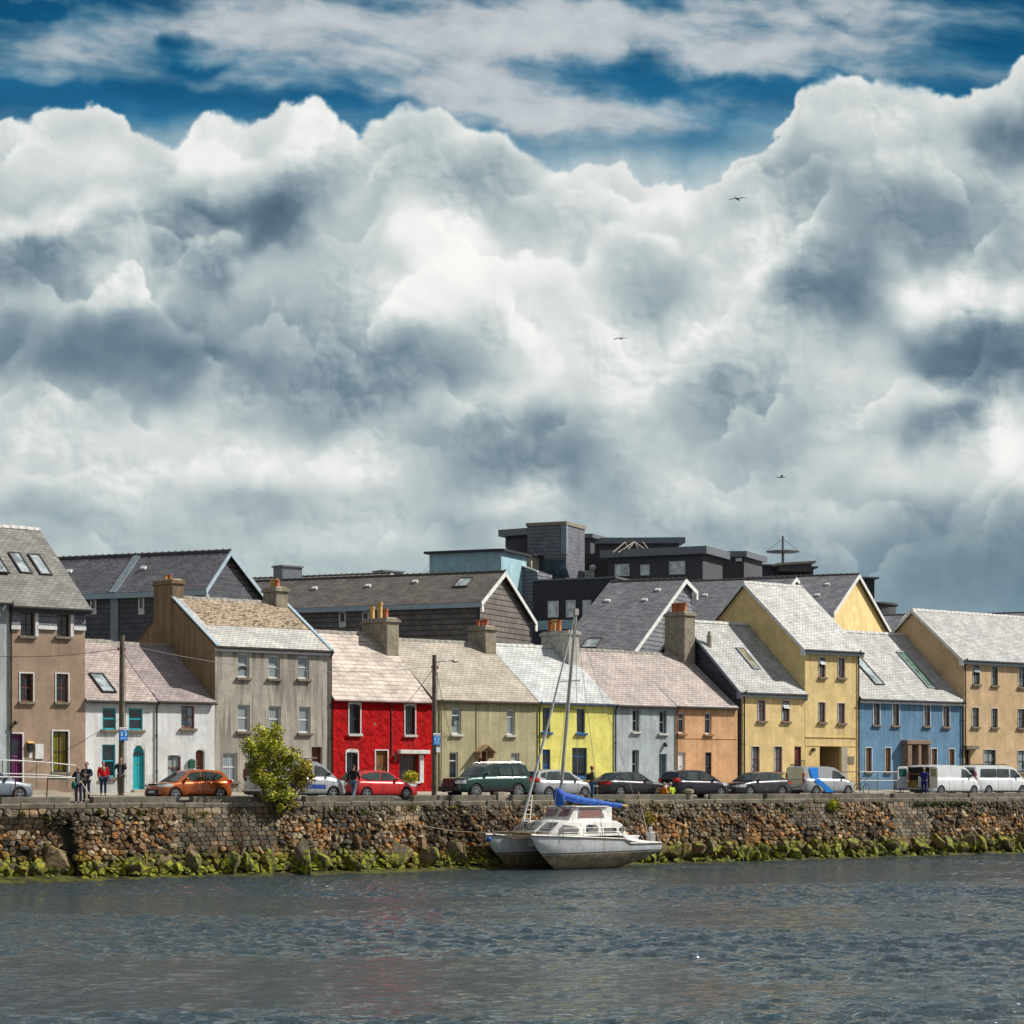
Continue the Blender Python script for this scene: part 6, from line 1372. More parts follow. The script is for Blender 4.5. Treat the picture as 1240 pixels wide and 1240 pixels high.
    q = MB(); q.box(-L/2-.012, -L/2+.05, -W*.36, W*.36, S['clear']+.04, S['clear']+.2); q.build('rear_valance', PLAS, o, local=True, bevel=.01)
    for dx in S['doors']:
        for s in (1, -1): patch('door_gap', dx-.008, dx+.008, S['clear']+.06, min(ztop(dx), zb)-.02, UNDER, s, .006, 1, 6)
    for dx in S.get('handles', []):
        for s in (1, -1): patch('door_handle', dx-.1, dx+.07, zb-.16, zb-.125, pm, s, .035, 2, 1)
    for s in (1, -1):
        patch('sill_trim', wx[1]+ra+.02 if wx[1] < wx[0] else wx[0]+ra, (wx[0] if wx[1] < wx[0] else wx[1])-ra-.02, S['clear']+.0, S['clear']+.075, PLAS, s, .012, 6, 1)
        q = MB(); mx, mz = S['mirror']; yy = gy(mz)*nrw(mx); q.ball((mx, s*(yy+.13), mz), (.09, .10, .075), 10, 6); q.box(mx-.03, mx+.03, *sorted((s*(yy-.03), s*(yy+.08))), mz-.05, mz-.02); q.build('mirror', S.get('mirmat', pm), o, local=True, smooth=True, autosm=50)
    for w in wx:
        for s in (1, -1): wheel(o, w, s*(W/2-S['tw']/2-.015), r, S['tw'], s, S.get('rim', RIM), S['spokes'])
    return o, S, patch, body
def cx(px0, px1, v): return (U(px0, v)+U(px1, v))/2-.2
GZ = ROAD_Z-.05
ORG = carpaint('copper_orange_paint', (0.40, 0.085, 0.008), .45); SLV = carpaint('silver_paint', (0.46, 0.48, 0.50), .5); SBL = carpaint('silver_blue_paint', (0.22, 0.26, 0.32), .5); REDP = carpaint('red_car_paint', (0.52, 0.008, 0.008), .2)
GRN = carpaint('dark_green_paint', (0.008, 0.05, 0.042), .4); BLK = carpaint('black_car_paint', (0.010, 0.011, 0.016), .3); PUR = carpaint('dark_aubergine_paint', (0.010, 0.008, 0.022), .4); DGR = carpaint('dark_grey_paint', (0.035, 0.036, 0.040), .4); WHT = carpaint('white_van_paint', (0.68, 0.71, 0.74), .0)
BLUE_V = paint('bright_blue_vinyl', (0.01, 0.20, 0.70), .3); ROYAL = paint('royal_blue_vinyl', (0.02, 0.06, 0.30), .3)
hatch = dict(L=3.95, W=1.72, zb=.93, wx=(1.22, -1.24), top=[(-1.98,.62),(-1.93,.88),(-1.7,.96),(.9,.92),(1.45,.84),(1.8,.72),(1.96,.55)],
    green=[(1.12,.90),(.35,1.36),(0.0,1.45),(-.6,1.47),(-1.15,1.43),(-1.5,1.36),(-1.86,.95)], side=[[(.72,1.0),(.30,1.33),(-.22,1.38),(-.25,.98)],[(-.33,.98),(-.30,1.385),(-1.0,1.36),(-1.22,1.08),(-1.1,1.0)],[(-1.2,1.03),(-1.1,1.33),(-1.38,1.28),(-1.5,1.14)]],
    head=(.68,.82,.62), tail=(.80,1.0,.28), grille=(.36,.56), doors=[.78,-.28,-1.08], handles=[-.1,-.9], mirror=(.62,1.03), wsi=(0,1), rwi=(6,5))
mpv = dict(hatch, L=4.1, W=1.74, zb=.95, wx=(1.28,-1.22), top=[(-2.04,.6),(-2.0,.9),(-1.8,1.0),(1.0,.95),(1.55,.86),(1.9,.72),(2.04,.52)], green=[(1.35,.92),(.45,1.40),(.05,1.52),(-.6,1.55),(-1.3,1.52),(-1.72,1.44),(-1.98,1.0)],
    side=[[(.85,1.0),(.38,1.38),(-.22,1.45),(-.25,1.0)],[(-.33,1.0),(-.30,1.455),(-1.12,1.44),(-1.3,1.08),(-1.2,1.02)],[(-1.36,1.1),(-1.22,1.42),(-1.55,1.37),(-1.68,1.18)]], head=(.70,.86,.6), tail=(.88,1.12,.26), doors=[.85,-.28,-1.15], mirror=(.75,1.04), plate=.72)
saloon = dict(hatch, L=4.75, W=1.82, zb=.93, wx=(1.45,-1.38), r=.33, top=[(-2.37,.60),(-2.33,.90),(-2.1,1.0),(-1.5,1.0),(.9,.93),(1.7,.84),(2.2,.70),(2.37,.5)], green=[(1.05,.91),(.30,1.34),(-.15,1.43),(-.7,1.44),(-1.1,1.38),(-1.85,1.0)],
    side=[[(.62,.99),(.22,1.31),(-.33,1.36),(-.36,.98)],[(-.44,.98),(-.41,1.365),(-.95,1.34),(-1.28,1.12),(-1.1,1.0)]], head=(.62,.76,.6), tail=(.76,.94,.34), doors=[.72,-.40,-1.15], handles=[-.2,-1.0], mirror=(.55,1.02), wsi=(0,1), rwi=(5,4), plate=.62, tin=.55)
suv = dict(hatch, L=4.9, W=1.94, zb=1.20, clear=.36, r=.40, tw=.27, wx=(1.42,-1.40), top=[(-2.42,.72),(-2.38,1.1),(-2.3,1.22),(.9,1.19),(1.7,1.13),(2.2,1.05),(2.36,.85),(2.42,.65)], green=[(1.12,1.16),(.62,1.66),(.2,1.80),(-.6,1.84),(-1.6,1.83),(-2.05,1.76),(-2.33,1.22)], k=.22,
    side=[[(.80,1.26),(.52,1.60),(-.10,1.72),(-.12,1.25)],[(-.2,1.25),(-.18,1.725),(-1.02,1.73),(-1.05,1.25)],[(-1.13,1.25),(-1.10,1.73),(-1.85,1.70),(-2.08,1.30)]], head=(.82,1.0,.40), tail=(.9,1.2,.2), grille=(.78,1.02), doors=[.82,-.16,-1.08], handles=[0.0,-.9], mirror=(.70,1.32), wsi=(0,1), rwi=(6,5), spokes=6, plate=.9)
van = dict(hatch, L=4.95, W=1.92, zb=1.15, clear=.26, r=.33, tw=.22, wx=(1.62,-1.5), k=.13, top=[(-2.45,.6),(-2.44,1.1),(-2.4,1.16),(1.2,1.15),(1.8,1.05),(2.25,.90),(2.42,.62)], green=[(2.0,1.0),(1.08,1.72),(.75,1.87),(0,1.92),(-1.6,1.93),(-2.3,1.90),(-2.43,1.80),(-2.455,1.12)],
    side=[[(1.60,1.22),(1.05,1.62),(.62,1.70),(.60,1.18)]], head=(.74,.98,.5), tail=(.95,1.5,.10), grille=(.50,.72), doors=[1.62,.52,-.75,-2.3], handles=[.65], mirror=(1.35,1.28), wsi=(0,1), rwi=(7,6), rins=.12, rh0=.08, rh1=.95, cap=True, tin=.9, plate=.62, mirmat=PLAS)
VC = -7.75
# silver-blue car at the left edge faces right; orange hatchback faces left
car('parked_car', 'silver-blue car cut off by the left edge of the photo with only its nose showing', 'car', dict(hatch, paint=SBL), (U(31, VC)-1.98, VC, GZ+.03), 0)
car('parked_car', 'copper-orange hatchback parked in front of the white cottages', 'car', dict(hatch, paint=ORG), (cx(181, 274, VC)+.2, VC, GZ), pi)
car('parked_car', 'shiny red hatchback parked before the red cottage', 'car', dict(hatch, paint=REDP, L=4.06), (U(503, VC)-2.42, VC, GZ), 0)
o, S, patch, b = car('parked_car', 'dark green off-road car with roof rails, beside the olive cottage', 'car', dict(suv, paint=GRN), (cx(538, 645, VC), VC, GZ), pi)
m = MB()
for s in (1, -1): m.tube([(.3,s*.78,1.84),(.1,s*.78,1.90),(-1.7,s*.78,1.91),(-1.9,s*.78,1.85)], .015, 6)
m.build('roof_rail', RIM, o, local=True)
for s in (1, -1): patch('lower_cladding', -1.0, 1.02, .38, .62, PLAS, s, .014)
q = MB(); q.box(2.38, 2.50, -.85, .85, .42, .66); q.build('bumper', PLAS, o, local=True, bevel=.04)
q = MB(); q.box(2.44, 2.50, -.45, .45, .66, 1.05)
for k in range(5): q.box(2.50, 2.52, -.4+k*.2-.015, -.4+k*.2+.015, .68, 1.03)
q.build('bull_bar', FRAME_RD, o, local=True, bevel=.01)
car('parked_car', 'silver hatchback parked before the yellow cottage behind the boat mast', 'car', dict(mpv, paint=SLV), (cx(640, 713, VC), VC, GZ), 0)
car('parked_car', 'long black saloon with red tail lights, beside the standing person with a rucksack', 'car', dict(saloon, paint=BLK), (cx(719, 808, VC), VC, GZ), 0)
car('parked_car', 'dark aubergine small family car parked before the peach cottage', 'car', dict(mpv, paint=PUR), (cx(807, 879, VC), VC, GZ), 0)
car('parked_car', 'dark grey saloon seen nose-on, parked before the lower cream house', 'car', dict(saloon, paint=DGR, L=4.45, W=1.76, top=[(-2.22,.60),(-2.18,.90),(-2.0,1.02),(-1.5,1.02),(.9,.95),(1.6,.86),(2.05,.72),(2.22,.5)], green=[(1.15,.93),(.35,1.38),(-.1,1.46),(-.7,1.46),(-1.1,1.39),(-1.78,1.02)], wx=(1.32,-1.28)), (cx(880, 955, VC), VC, GZ), pi)
# silver van with a blue flank stripe and a roof rack
o, S, patch, b = car('parked_van', 'silver van with a blue flank stripe and a roof rack, half behind the shrub', 'van', dict(van, paint=SLV, side=van['side']+[[(.45,1.22),(.45,1.70),(-.65,1.72),(-.65,1.22)]]), (U(415, VC)-2.85, VC, GZ), 0)
for s in (1, -1): patch('flank_stripe', -.9, 1.15, .62, .82, ROYAL, s, .008, skew=-.06)
m = MB()
for x in (-1.8, -.9, 0, .7): m.tube([(x,-.75,1.9),(x,-.75,2.04),(x,.75,2.04),(x,.75,1.9)], .018, 6)
for s in (1, -1): m.tube([(-1.9,s*.75,2.05),(.8,s*.75,2.05)], .018, 6)
m.build('roof_rack', PLAS, o, local=True)
# small van with blue panels
sv = dict(van, L=4.4, W=1.8, zb=1.08, k=.14, wx=(1.42,-1.32), top=[(-2.18,.6),(-2.17,1.04),(-2.12,1.09),(.95,1.08),(1.6,.98),(2.0,.84),(2.19,.58)], green=[(1.62,.98),(.72,1.58),(.4,1.73),(-.3,1.80),(-1.4,1.80),(-2.05,1.77),(-2.16,1.68),(-2.19,1.05)], side=[[(1.25,1.12),(.70,1.50),(.25,1.58),(.22,1.08)]], doors=[1.2,.16,-.9,-2.05], handles=[.3], mirror=(1.0,1.16), head=(.70,.90,.5), tail=(.85,1.4,.08), rear=False)
o, S, patch, b = car('parked_van', 'small silver van with bright blue angular panels on its side and rear', 'van', dict(sv, paint=SLV), (cx(957, 1035, VC), VC, GZ), 0)
def decal(o, pts, mat, nm='blue_panel'):
    for s in (1, -1):
        q = MB(); vv = [(x, s*((S['W']/2*.905-S['k']*max(0, z-S['zb'])-.02+.02) if z > S['zb'] else S['W']/2*.995+.012), z) for x, z in pts]; q.add(vv, [tuple(range(len(vv)))]); q.build(nm, mat, o, local=True)
decal(o, [(-1.75,1.72),(-1.0,1.72),(-1.05,1.10),(-1.6,1.10)], BLUE_V); decal(o, [(-1.55,1.06),(-1.02,1.06),(.15,.35),(.05,.30),(-.55,.30),(-.80,.62),(-1.3,.78)], BLUE_V)
q = MB(); q.add([(-2.22,.86,.45),(-2.22,.15,.45),(-2.22,.86,1.05)], [(0,1,2)]); q.build('blue_panel', BLUE_V, o, local=True)
# white van, rear doors open
o, S, patch, b = car('parked_van', 'white panel van with both rear doors open, next to the man in blue overalls', 'van', dict(van, paint=WHT, rear=False), (U(1180, VC)-2.8, VC, GZ), 0)
q = MB(); q.box(-2.475,-2.40,-.82,.82,.55,1.80); c_ = q.build('load_shade_panel', UNDER, o, local=True)  # near-black slab painted as the shade inside the open van
q = MB(); q.box(-2.55,-2.478,-.74,.0,.56,1.25); q.build('white_cabinet', TRIM_W, o, local=True, bevel=.02)
q = MB(); q.box(-2.52,-2.478,.1,.74,.56,1.0); q.box(-2.51,-2.478,-.7,.7,1.35,1.42); q.build('stowed_tools', paint('ochre_tool_boxes',(.25,.16,.03),.7,var=.5), o, local=True)
for s, ang in ((1, 100), (-1, 165)):
    a = radians(ang); hx, hy = -2.46, s*.88; dx, dy = -sin(a), s*(-cos(a))
    def dp(t, z, off=0): return (hx+dx*t, hy+dy*t, z)
    n = Vector((dy, -dx, 0))*.05; q = MB(); q.poly([dp(0,.50),dp(.80,.50),dp(.80,1.70),dp(.70,1.84),dp(0,1.84)], n); d = q.build('rear_door', WHT, o, local=True, bevel=.02)
    for off in (n*1.1, -n*.1):
        q = MB(); q.add([Vector(dp(t, z))+off for t, z in ((.12,1.22),(.70,1.22),(.68,1.70),(.12,1.72))], [(0,1,2,3)]); q.build('pane', glass('tinted_green_glass',(.03,.11,.09)), d, local=True)
# white minibus
o, S, patch, b = car('parked_minibus', 'white minibus with long side windows at the right end of the quay', 'minibus', dict(van, paint=WHT, L=5.25, wx=(1.75,-1.55), top=[(-2.6,.6),(-2.59,1.1),(-2.55,1.16),(1.35,1.15),(1.95,1.05),(2.4,.90),(2.57,.62)], green=[(2.15,1.0),(1.23,1.72),(.9,1.87),(0,1.92),(-1.7,1.93),(-2.4,1.90),(-2.58,1.80),(-2.605,1.12)],
    side=[[(1.75,1.22),(1.2,1.62),(.77,1.70),(.75,1.18)],[(.6,1.2),(.6,1.70),(-.55,1.72),(-.55,1.2)],[(-.65,1.2),(-.65,1.72),(-2.1,1.70),(-2.2,1.2)]], doors=[1.75,.67,-.62,-2.45]), (U(1169.5, VC)+2.62, VC, GZ), 0)
m = MB()
for x in (-1.9, -.6, .5): m.tube([(x,-.72,1.93),(x,-.72,2.0),(x,.72,2.0),(x,.72,1.93)], .02, 6)
m.build('roof_bar', PLAS, o, local=True)
# ---------------------------------------------------------------- the catamaran
BC = Vector((U(720, -14.0), -14.0, WATER_Z))
bt = thing('catamaran', 'white sailing catamaran with a blue sail cover lying by the quay wall', 'boat', tuple(BC))
def boatpaint(name, rgb, low):
    m, t = newmat(name); p = t.OBJ(); x, y, z = t.SEP(p)
    c = t.SCALE(tuple(rgb), t.MR(t.NOISE(p, 1.5, 6, .65), .3, .7, .8, 1.05)); st = t.NOISE(t.VM('MULTIPLY', p, (5, 5, .5)), 1, 5, .65)
    c = t.MIX(t.MR(st, .5, .75, 0, .45), c, (.16, .12, .07)); zz = t.M('ADD', z, t.M('MULTIPLY', x, -.012))
    if low: c = t.MIX(t.MR(zz, .76, .80, 1, 0), c, t.MIX(t.MR(t.NOISE(p, 2.5, 5, .7), .4, .65), (.16, .12, .075), (.30, .25, .17))); c = t.MIX(t.MR(zz, .0, .35, .7, 0), c, (.05, .045, .02)); c = t.MIX(t.M('MULTIPLY', t.MR(zz, .80, .81), t.MR(zz, .86, .87, 1, 0)), c, (.06, .05, .045))
    t.BSDF(c, .4, 0, .4, t.BUMP(t.NOISE(p, 3, 3), .1, .02)); return m
HULL = boatpaint('chalky_hull_paint', (.58, .61, .63), True); DECK = boatpaint('white_deck_paint', (.80, .80, .78), False)
BWIN = glass('boat_window', (.03, .035, .04), (.20, .20, .20), .2); CURT = glass('boat_window_with_curtain', (.05, .03, .035), (.28, .15, .14), .9)
BLUEC = paint('blue_canvas', (.006, .085, .42), .75, var=.3, bump=.5, scale=5); ROPE = paint('old_rope', (.32, .25, .17), .9, var=.3); ALU = paint('weathered_aluminium', (.40, .40, .38), .5, .5, var=.25)
def zb_(z): return z-WATER_Z
def hull(yc, xo, L=8.4, hb=.58):
    n = 22; m = MB(); rows = []
    for i in range(n+1):
        t = i/n; x = -L/2+L*t+xo
        sheer = lerp(-1.62, -1.86, min(1, t/.68)) if t < .68 else lerp(-1.86, -2.10, min(1, (t-.68)/.05))
        full = min(1, (t/.34))**.65*(1-.18*max(0, (t-.7)/.3)**2)
        b = hb*full+.015; ch = lerp(-1.95, -2.62, min(1, t/.22)**.8) if t < .7 else lerp(-2.62, -2.50, (t-.7)/.3)
        keel = lerp(-1.72, -3.42, min(1, t/.20)**.75) if t < .62 else lerp(-3.42, -2.66, ((t-.62)/.38)**1.2)
        ch = max(ch, keel+.03); rake = .0
        rows.append([(x, yc, zb_(keel)), (x, yc-b*.45, zb_(lerp(keel, ch, .45))), (x, yc-b*.86, zb_(ch)), (x, yc-b*.97, zb_(lerp(ch, sheer, .45))), (x, yc-b, zb_(sheer)), (x, yc-b+.03, zb_(sheer)+.03), (x, yc, zb_(sheer)+.07),
                     (x, yc+b-.03, zb_(sheer)+.03), (x, yc+b, zb_(sheer)), (x, yc+b*.97, zb_(lerp(ch, sheer, .45))), (x, yc+b*.86, zb_(ch)), (x, yc+b*.45, zb_(lerp(keel, ch, .45)))])
    k = 12; m.v = [p for r in rows for p in r]
    for i in range(n):
        for j in range(k): m.f.append((i*k+j, (i+1)*k+j, (i+1)*k+(j+1) % k, i*k+(j+1) % k))
    for j in (4, 5, 6, 7): pass
    for fi in range(len(m.f)):
        if fi % k in (4, 5, 6, 7): m.mi[fi] = 1
    m.f += [tuple(range(k)), tuple(n*k+j for j in range(k))]
    h = m.build('hull', [HULL, DECK], bt, local=True, smooth=True, autosm=28)
    r = MB(); 
    for j, s in ((4, -1), (8, 1)): r.tube([Vector(rows[i][j])+Vector((0, s*.015, -.02)) for i in range(n+1)], .035, 6)
    r.build('rubbing_strake', paint('worn_strake', (.20, .16, .12), .8, var=.4), h, local=True)
    return rows
near = hull(0, 0); far = hull(2.85, -.55)
m = MB(); m.box(-2.4, 3.4, .3, 2.6, zb_(-2.25), zb_(-1.72)); m.build('bridge_deck', HULL, bt, local=True, bevel=.05)
# cabin: front face slopes back; sides lean in
def loft(name, secs, mat, cap=True, par=None, sm=28, bev=0.0):
    m = MB(); k = len(secs[0]); m.v = [p for s in secs for p in s]
    for i in range(len(secs)-1):
        for j in range(k): m.f.append((i*k+j, (i+1)*k+j, (i+1)*k+(j+1) % k, i*k+(j+1) % k))
    m.f += [tuple(range(k)), tuple((len(secs)-1)*k+j for j in range(k))]
    return m.build(name, mat, par or bt, local=True, smooth=True, autosm=sm, bevel=bev)
def ring(x, y0, y1, z0, z1, lean, x1=None, cr=.06):
    x1 = x if x1 is None else x1
    return [(x, y0, z0), (x1, y0+lean, z1-.06), (x1, y0+lean+.10, z1), (x1, (y0+y1)/2, z1+cr), (x1, y1-lean-.10, z1), (x1, y1-lean, z1-.06), (x, y1, z0)]
z0, z1 = zb_(-1.70), zb_(-.96)
loft('cabin', [ring(-3.15, -.30, 3.1, z0, z0+.12, .03), ring(-3.0, -.38, 3.2, z0, z0+.16, .03), ring(-2.15, -.44, 3.25, z0, z1, .14), ring(-1.9, -.45, 3.25, z0, z1+.02, .14), ring(1.2, -.45, 3.25, z0, z1, .12), ring(1.55, -.45, 3.2, z0, z1-.12, .10), ring(1.8, -.45, 3.2, z0-.2, z1-.55, .06), ring(2.3, -.45, 3.2, z0-.3, z0-.18, .02), ring(3.6, -.42, 3.2, z0-.38, z0-.32, .02)], DECK)
q0, q1 = z1-.03, zb_(-.26)
loft('wheelhouse', [ring(-1.45, .35, 2.5, q0, q0+.05, .02), ring(-1.0, .30, 2.55, q0, q1-.05, .10), ring(-.85, .30, 2.55, q0, q1, .10), ring(1.10, .30, 2.55, q0, q1, .08), ring(1.13, .30, 2.55, q0, q1-.02, .08)], DECK)
m = MB(); m.box(-1.0, 1.22, .28, 2.56, q1+.0, q1+.05); m.build('wheelhouse_roof', DECK, bt, local=True, bevel=.02)
m = MB(); m.box(1.0, 1.5, .36, .42, q0-.02, q1); m.box(1.0, 1.5, 2.42, 2.48, q0-.02, q1); m.build('wheelhouse_post', DECK, bt, local=True)
def sidewin(pts, y0, y1_, zlo, zhi, mat=BWIN, lean=.14, base=-.45, zb0=None, zt0=None):
    vv = []
    for x, z in pts:
        f = (z-zb0)/(zt0-.06-zb0); vv.append((x, base+lean*f-.012, z))
    w = MB(); w.add(vv, [tuple(range(len(vv)))]); o = w.build('window', mat, bt, local=True)
    c = sum((Vector(v) for v in vv), Vector())/len(vv); fr = MB(); big = [c+(Vector(v)-c)*1.13+Vector((0, .006, 0)) for v in vv]; fr.add(big, [tuple(range(len(big)))]); fr.build('frame', paint('grey_window_rubber', (.20, .20, .19), .7), o, local=True)
zz = lambda f: lerp(z0, z1, f)
for pts in ([(-2.62,zz(.28)),(-1.55,zz(.16)),(-1.42,zz(.52)),(-1.55,zz(.62)),(-2.35,zz(.78)),(-2.5,zz(.6))], [(-.95,zz(.22)),(-.2,zz(.2)),(.05,zz(.76)),(-.72,zz(.78)),(-.9,zz(.68))], [(.3,zz(.2)),(1.05,zz(.2)),(1.15,zz(.38)),(1.1,zz(.74)),(.45,zz(.76)),(.25,zz(.5))]):
    sidewin(pts, 0, 0, 0, 0, zb0=z0, zt0=z1)
m = MB(); m.lathe((1.50, -.43, zz(.42)), [(.17, 0), (.17, .02)], 'y', 18); m.lathe((1.50,-.435,zz(.42)), [(.13,-.012),(.13,.0)], 'y', 18, mi=1); m.build('porthole', [CONC, BWIN], bt, local=True)
wl = lambda f: lerp(q0, q1, f)
sidewin([(-.75,wl(.28)),(.85,wl(.26)),(.85,wl(.86)),(-.6,wl(.88))], 0, 0, 0, 0, CURT, .09, .30, q0, q1)
# front windows of cabin (slanted) and wheelhouse
def frontwin(y0, y1_, za, zb2, xa, xb, mat):
    w = MB(); w.add([(xa-.05, y0, za+.075), (xa-.05, y1_, za+.075), (xb-.05, y1_-.06, zb2+.075), (xb-.05, y0+.06, zb2+.075)], [(0,1,2,3)]); w.build('window', mat, bt, local=True)
for a, b in ((-.05, .95), (1.15, 2.1), (2.25, 2.95)): frontwin(a, b, lerp(z0+.16, z1, .22), lerp(z0+.16, z1, .80), lerp(-3.0, -2.15, .22), lerp(-3.0, -2.15, .80), BWIN)
for a, b in ((.48, 1.32), (1.5, 2.35)): frontwin(a, b, lerp(q0+.05, q1-.05, .25), lerp(q0+.05, q1-.05, .85), lerp(-1.45, -1.0, .25), lerp(-1.45, -1.0, .85), CURT)
# cross beam, net, anchor gear between the bows
m = MB(); m.tube([(-3.95, .0, zb_(-1.56)), (-4.2, 2.9, zb_(-1.50))], .07, 8); m.tube([(-3.0, -.1, zb_(-1.52)), (-3.5, 2.9, zb_(-1.5))], .05, 8); m.build('cross_beam', paint('driftwood_beam', (.30, .22, .14), .8, var=.4), bt, local=True)
m = MB()
for k in range(9):
    y = .2+k*.3; m.tube([(-3.95-.02*k, y, zb_(-1.56)), (-3.5, y+.1, zb_(-1.80)), (-3.05, y, zb_(-1.56))], .014, 5)
for k in range(4): m.tube([(-3.9+.22*k, .1, zb_(-1.62)), (-3.9+.22*k, 1.4, zb_(-1.84)), (-4.0+.22*k, 2.8, zb_(-1.62))], .014, 5)
m.build('bow_netting', ROPE, bt, local=True)
m = MB(); m.tube([(-3.9,.1,zb_(-1.5)),(-3.75,.0,zb_(-1.75)),(-3.6,-.1,zb_(-1.95)),(-3.4,.0,zb_(-1.7)),(-3.5,.2,zb_(-1.55))], .05, 7); m.build('coiled_rope', ROPE, bt, local=True, smooth=True)
# stanchions, rails and lifelines
m = MB()
st_ = [(-3.6,-.15),(-2.5,-.5),(-1.2,-.54),(.2,-.55),(1.4,-.55)]
for x, y in st_: m.tube([(x, y, zb_(-1.78)), (x, y, zb_(-1.28))], .014, 6)
m.tube([(x, y, zb_(-1.28)) for x, y in st_], .008, 5); m.tube([(x, y, zb_(-1.5)) for x, y in st_], .008, 5)
for x, y in [(3.4,-.45),(4.05,-.4),(4.05,1.2),(4.05,2.6),(3.0,3.2)]: m.tube([(x, y, zb_(-2.1)), (x, y, zb_(-1.45))], .02, 6)
m.tube([(2.6,3.2,zb_(-1.45)),(4.05,2.6,zb_(-1.45)),(4.05,1.2,zb_(-1.45))], .02, 6); m.tube([(2.6,3.2,zb_(-1.75)),(4.05,2.6,zb_(-1.75)),(4.05,1.2,zb_(-1.75))], .014, 6)
for x in (-2.2,-.3): m.tube([(x,-.28,z1),(x,-.28,z1+.22),(x+.5,-.28,z1+.22),(x+.5,-.28,z1)], .012, 5)
m.build('guard_rail', ALU, bt, local=True)
m = MB(); m.ball((3.0,-.2,zb_(-1.86)), (.16,.12,.12)); m.build('fender', BLACK, bt, local=True, smooth=True); m = MB(); m.ball((-4.72,2.6,zb_(-1.85)), (.12,.1,.13)); m.build('fender', BLUEC, bt, local=True, smooth=True)
m = MB(); m.box(3.7,4.1,-.1,.15,zb_(-2.1),zb_(-1.55)); m.box(3.8,4.0,-.0,.1,zb_(-1.56),zb_(-1.3)); m.build('outboard', ALU, bt, local=True, bevel=.03)
# mast, boom with blue cover, furled headsail, stays
yv = 1.25; mv = -14.0+yv
def pt(px, py, v=mv): return Vector((U(px, v), v, Zp(py, U(px, v), v)))-BC
mast0 = pt(676.5, 990); mast1 = pt(697.5, 740)
m = MB(); m.tube([mast0, mast1], [.10, .075], 10); mo = m.build('mast', ALU, bt, local=True, smooth=True, autosm=50)
m = MB(); t1 = mast0.lerp(mast1, .66); m.tube([t1+Vector((-.05,-.8,0)), t1+Vector((0,.8,0))], .025, 6); t2 = mast0.lerp(mast1, .985); m.box(t2.x-.12, t2.x+.12, t2.y-.1, t2.y+.1, t2.z-.05, t2.z+.28); m.build('spreader', ALU, mo, local=True)
b0, b1 = pt(677, 967), pt(760, 976); m = MB(); m.tube([b0, b1], .06, 8); bo = m.build('boom', BUFF, bt, local=True)
m = MB(); r = random.Random(2); pts, rs = [], []
top_ = pt(675.5, 958)
for i in range(26):
    t = i/25; p = b0.lerp(pt(752, 975), t)+Vector((0, .03*sin(i*1.9), -.02+.22*(1-t)**3)); pts.append(p); rs.append(lerp(.22, .12, t)*(1+.05*sin(i*2.3)+r.uniform(-.10, .10)))
m.tube(pts, rs, 12); m.tube([top_+Vector((0,0,.15)), top_, b0+Vector((0,0,.2)), b0+Vector((.05,0,-.35))], [.12,.24,.32,.24], 12); m.build('sail_cover', BLUEC, bo, local=True, smooth=True)
m = MB(); k0, k1 = pt(629, 1006, -12.6), pt(697, 742); pts = []; rs = []
for i in range(24):
    t = i/23; p = k0.lerp(k1, t); p += Vector((0, 0, 0))-Vector((0,0,1))*.35*sin(pi*t)*.6+Vector((-.0,0,0)); pts.append(p); rs.append(.035 if t < .05 else .05*(1-t)**.5+.025+.008*sin(i*2.1))
m.tube(pts, rs, 9); m.build('furled_sail', paint('grey_sailcloth', (.50, .51, .53), .85, var=.25, bump=.3, scale=5), bt, local=True, smooth=True)
m = MB()
for q in ((785, 1018, -12.8), (730, 1010, -14.45), (700, 1000, -10.9), (668, 1010, -14.4)): m.tube([mast0.lerp(mast1, .98), pt(*q)], .012, 5)
m.tube([mast0.lerp(mast1, .97)+Vector((0,.1,0)), mast0+Vector((.12,.1,.5))], .012, 5)
m.build('rigging', ALU, bt, local=True)
m = MB(); a, b = pt(633, 1003, -12.0), pt(640, 963, -10.6)
for s in (0, .42): m.tube([a+Vector((s, .0, 0)), b+Vector((s*.6, 0, 0))], .03, 6)
for k in range(1, 7): p, q = a.lerp(b, k/7.2), (a+Vector((.42,0,0))).lerp(b+Vector((.25,0,0)), k/7.2); m.tube([p, q], .02, 5)
tag(m.build('ladder', paint('pale_ladder', (.55,.53,.45), .7), None), 'pale ladder leaning from the catamaran to the quay edge', 'ladder').location = BC
m = MB(); m.tube([(U(773,-9.6),-9.6,.45), (U(780,-10.6),-10.6,-1.0), (U(786,-12.6),-12.6,-2.0)], .03, 6); tag(m.build('mooring_rope', ROPE), 'taut rope running from the parapet down to the stern of the catamaran', 'rope')
m = MB(); pa, pb = Vector((U(455,-10.0),-10.05,-.45)), Vector((U(600,-11.4),-11.4,-1.55)); m.tube([pa.lerp(pb, i/10)-Vector((0, 0, .28*sin(pi*i/10))) for i in range(11)], .022, 5); tag(m.build('mooring_rope', ROPE), 'slack mooring rope along the wall face to the far bow of the catamaran', 'rope')
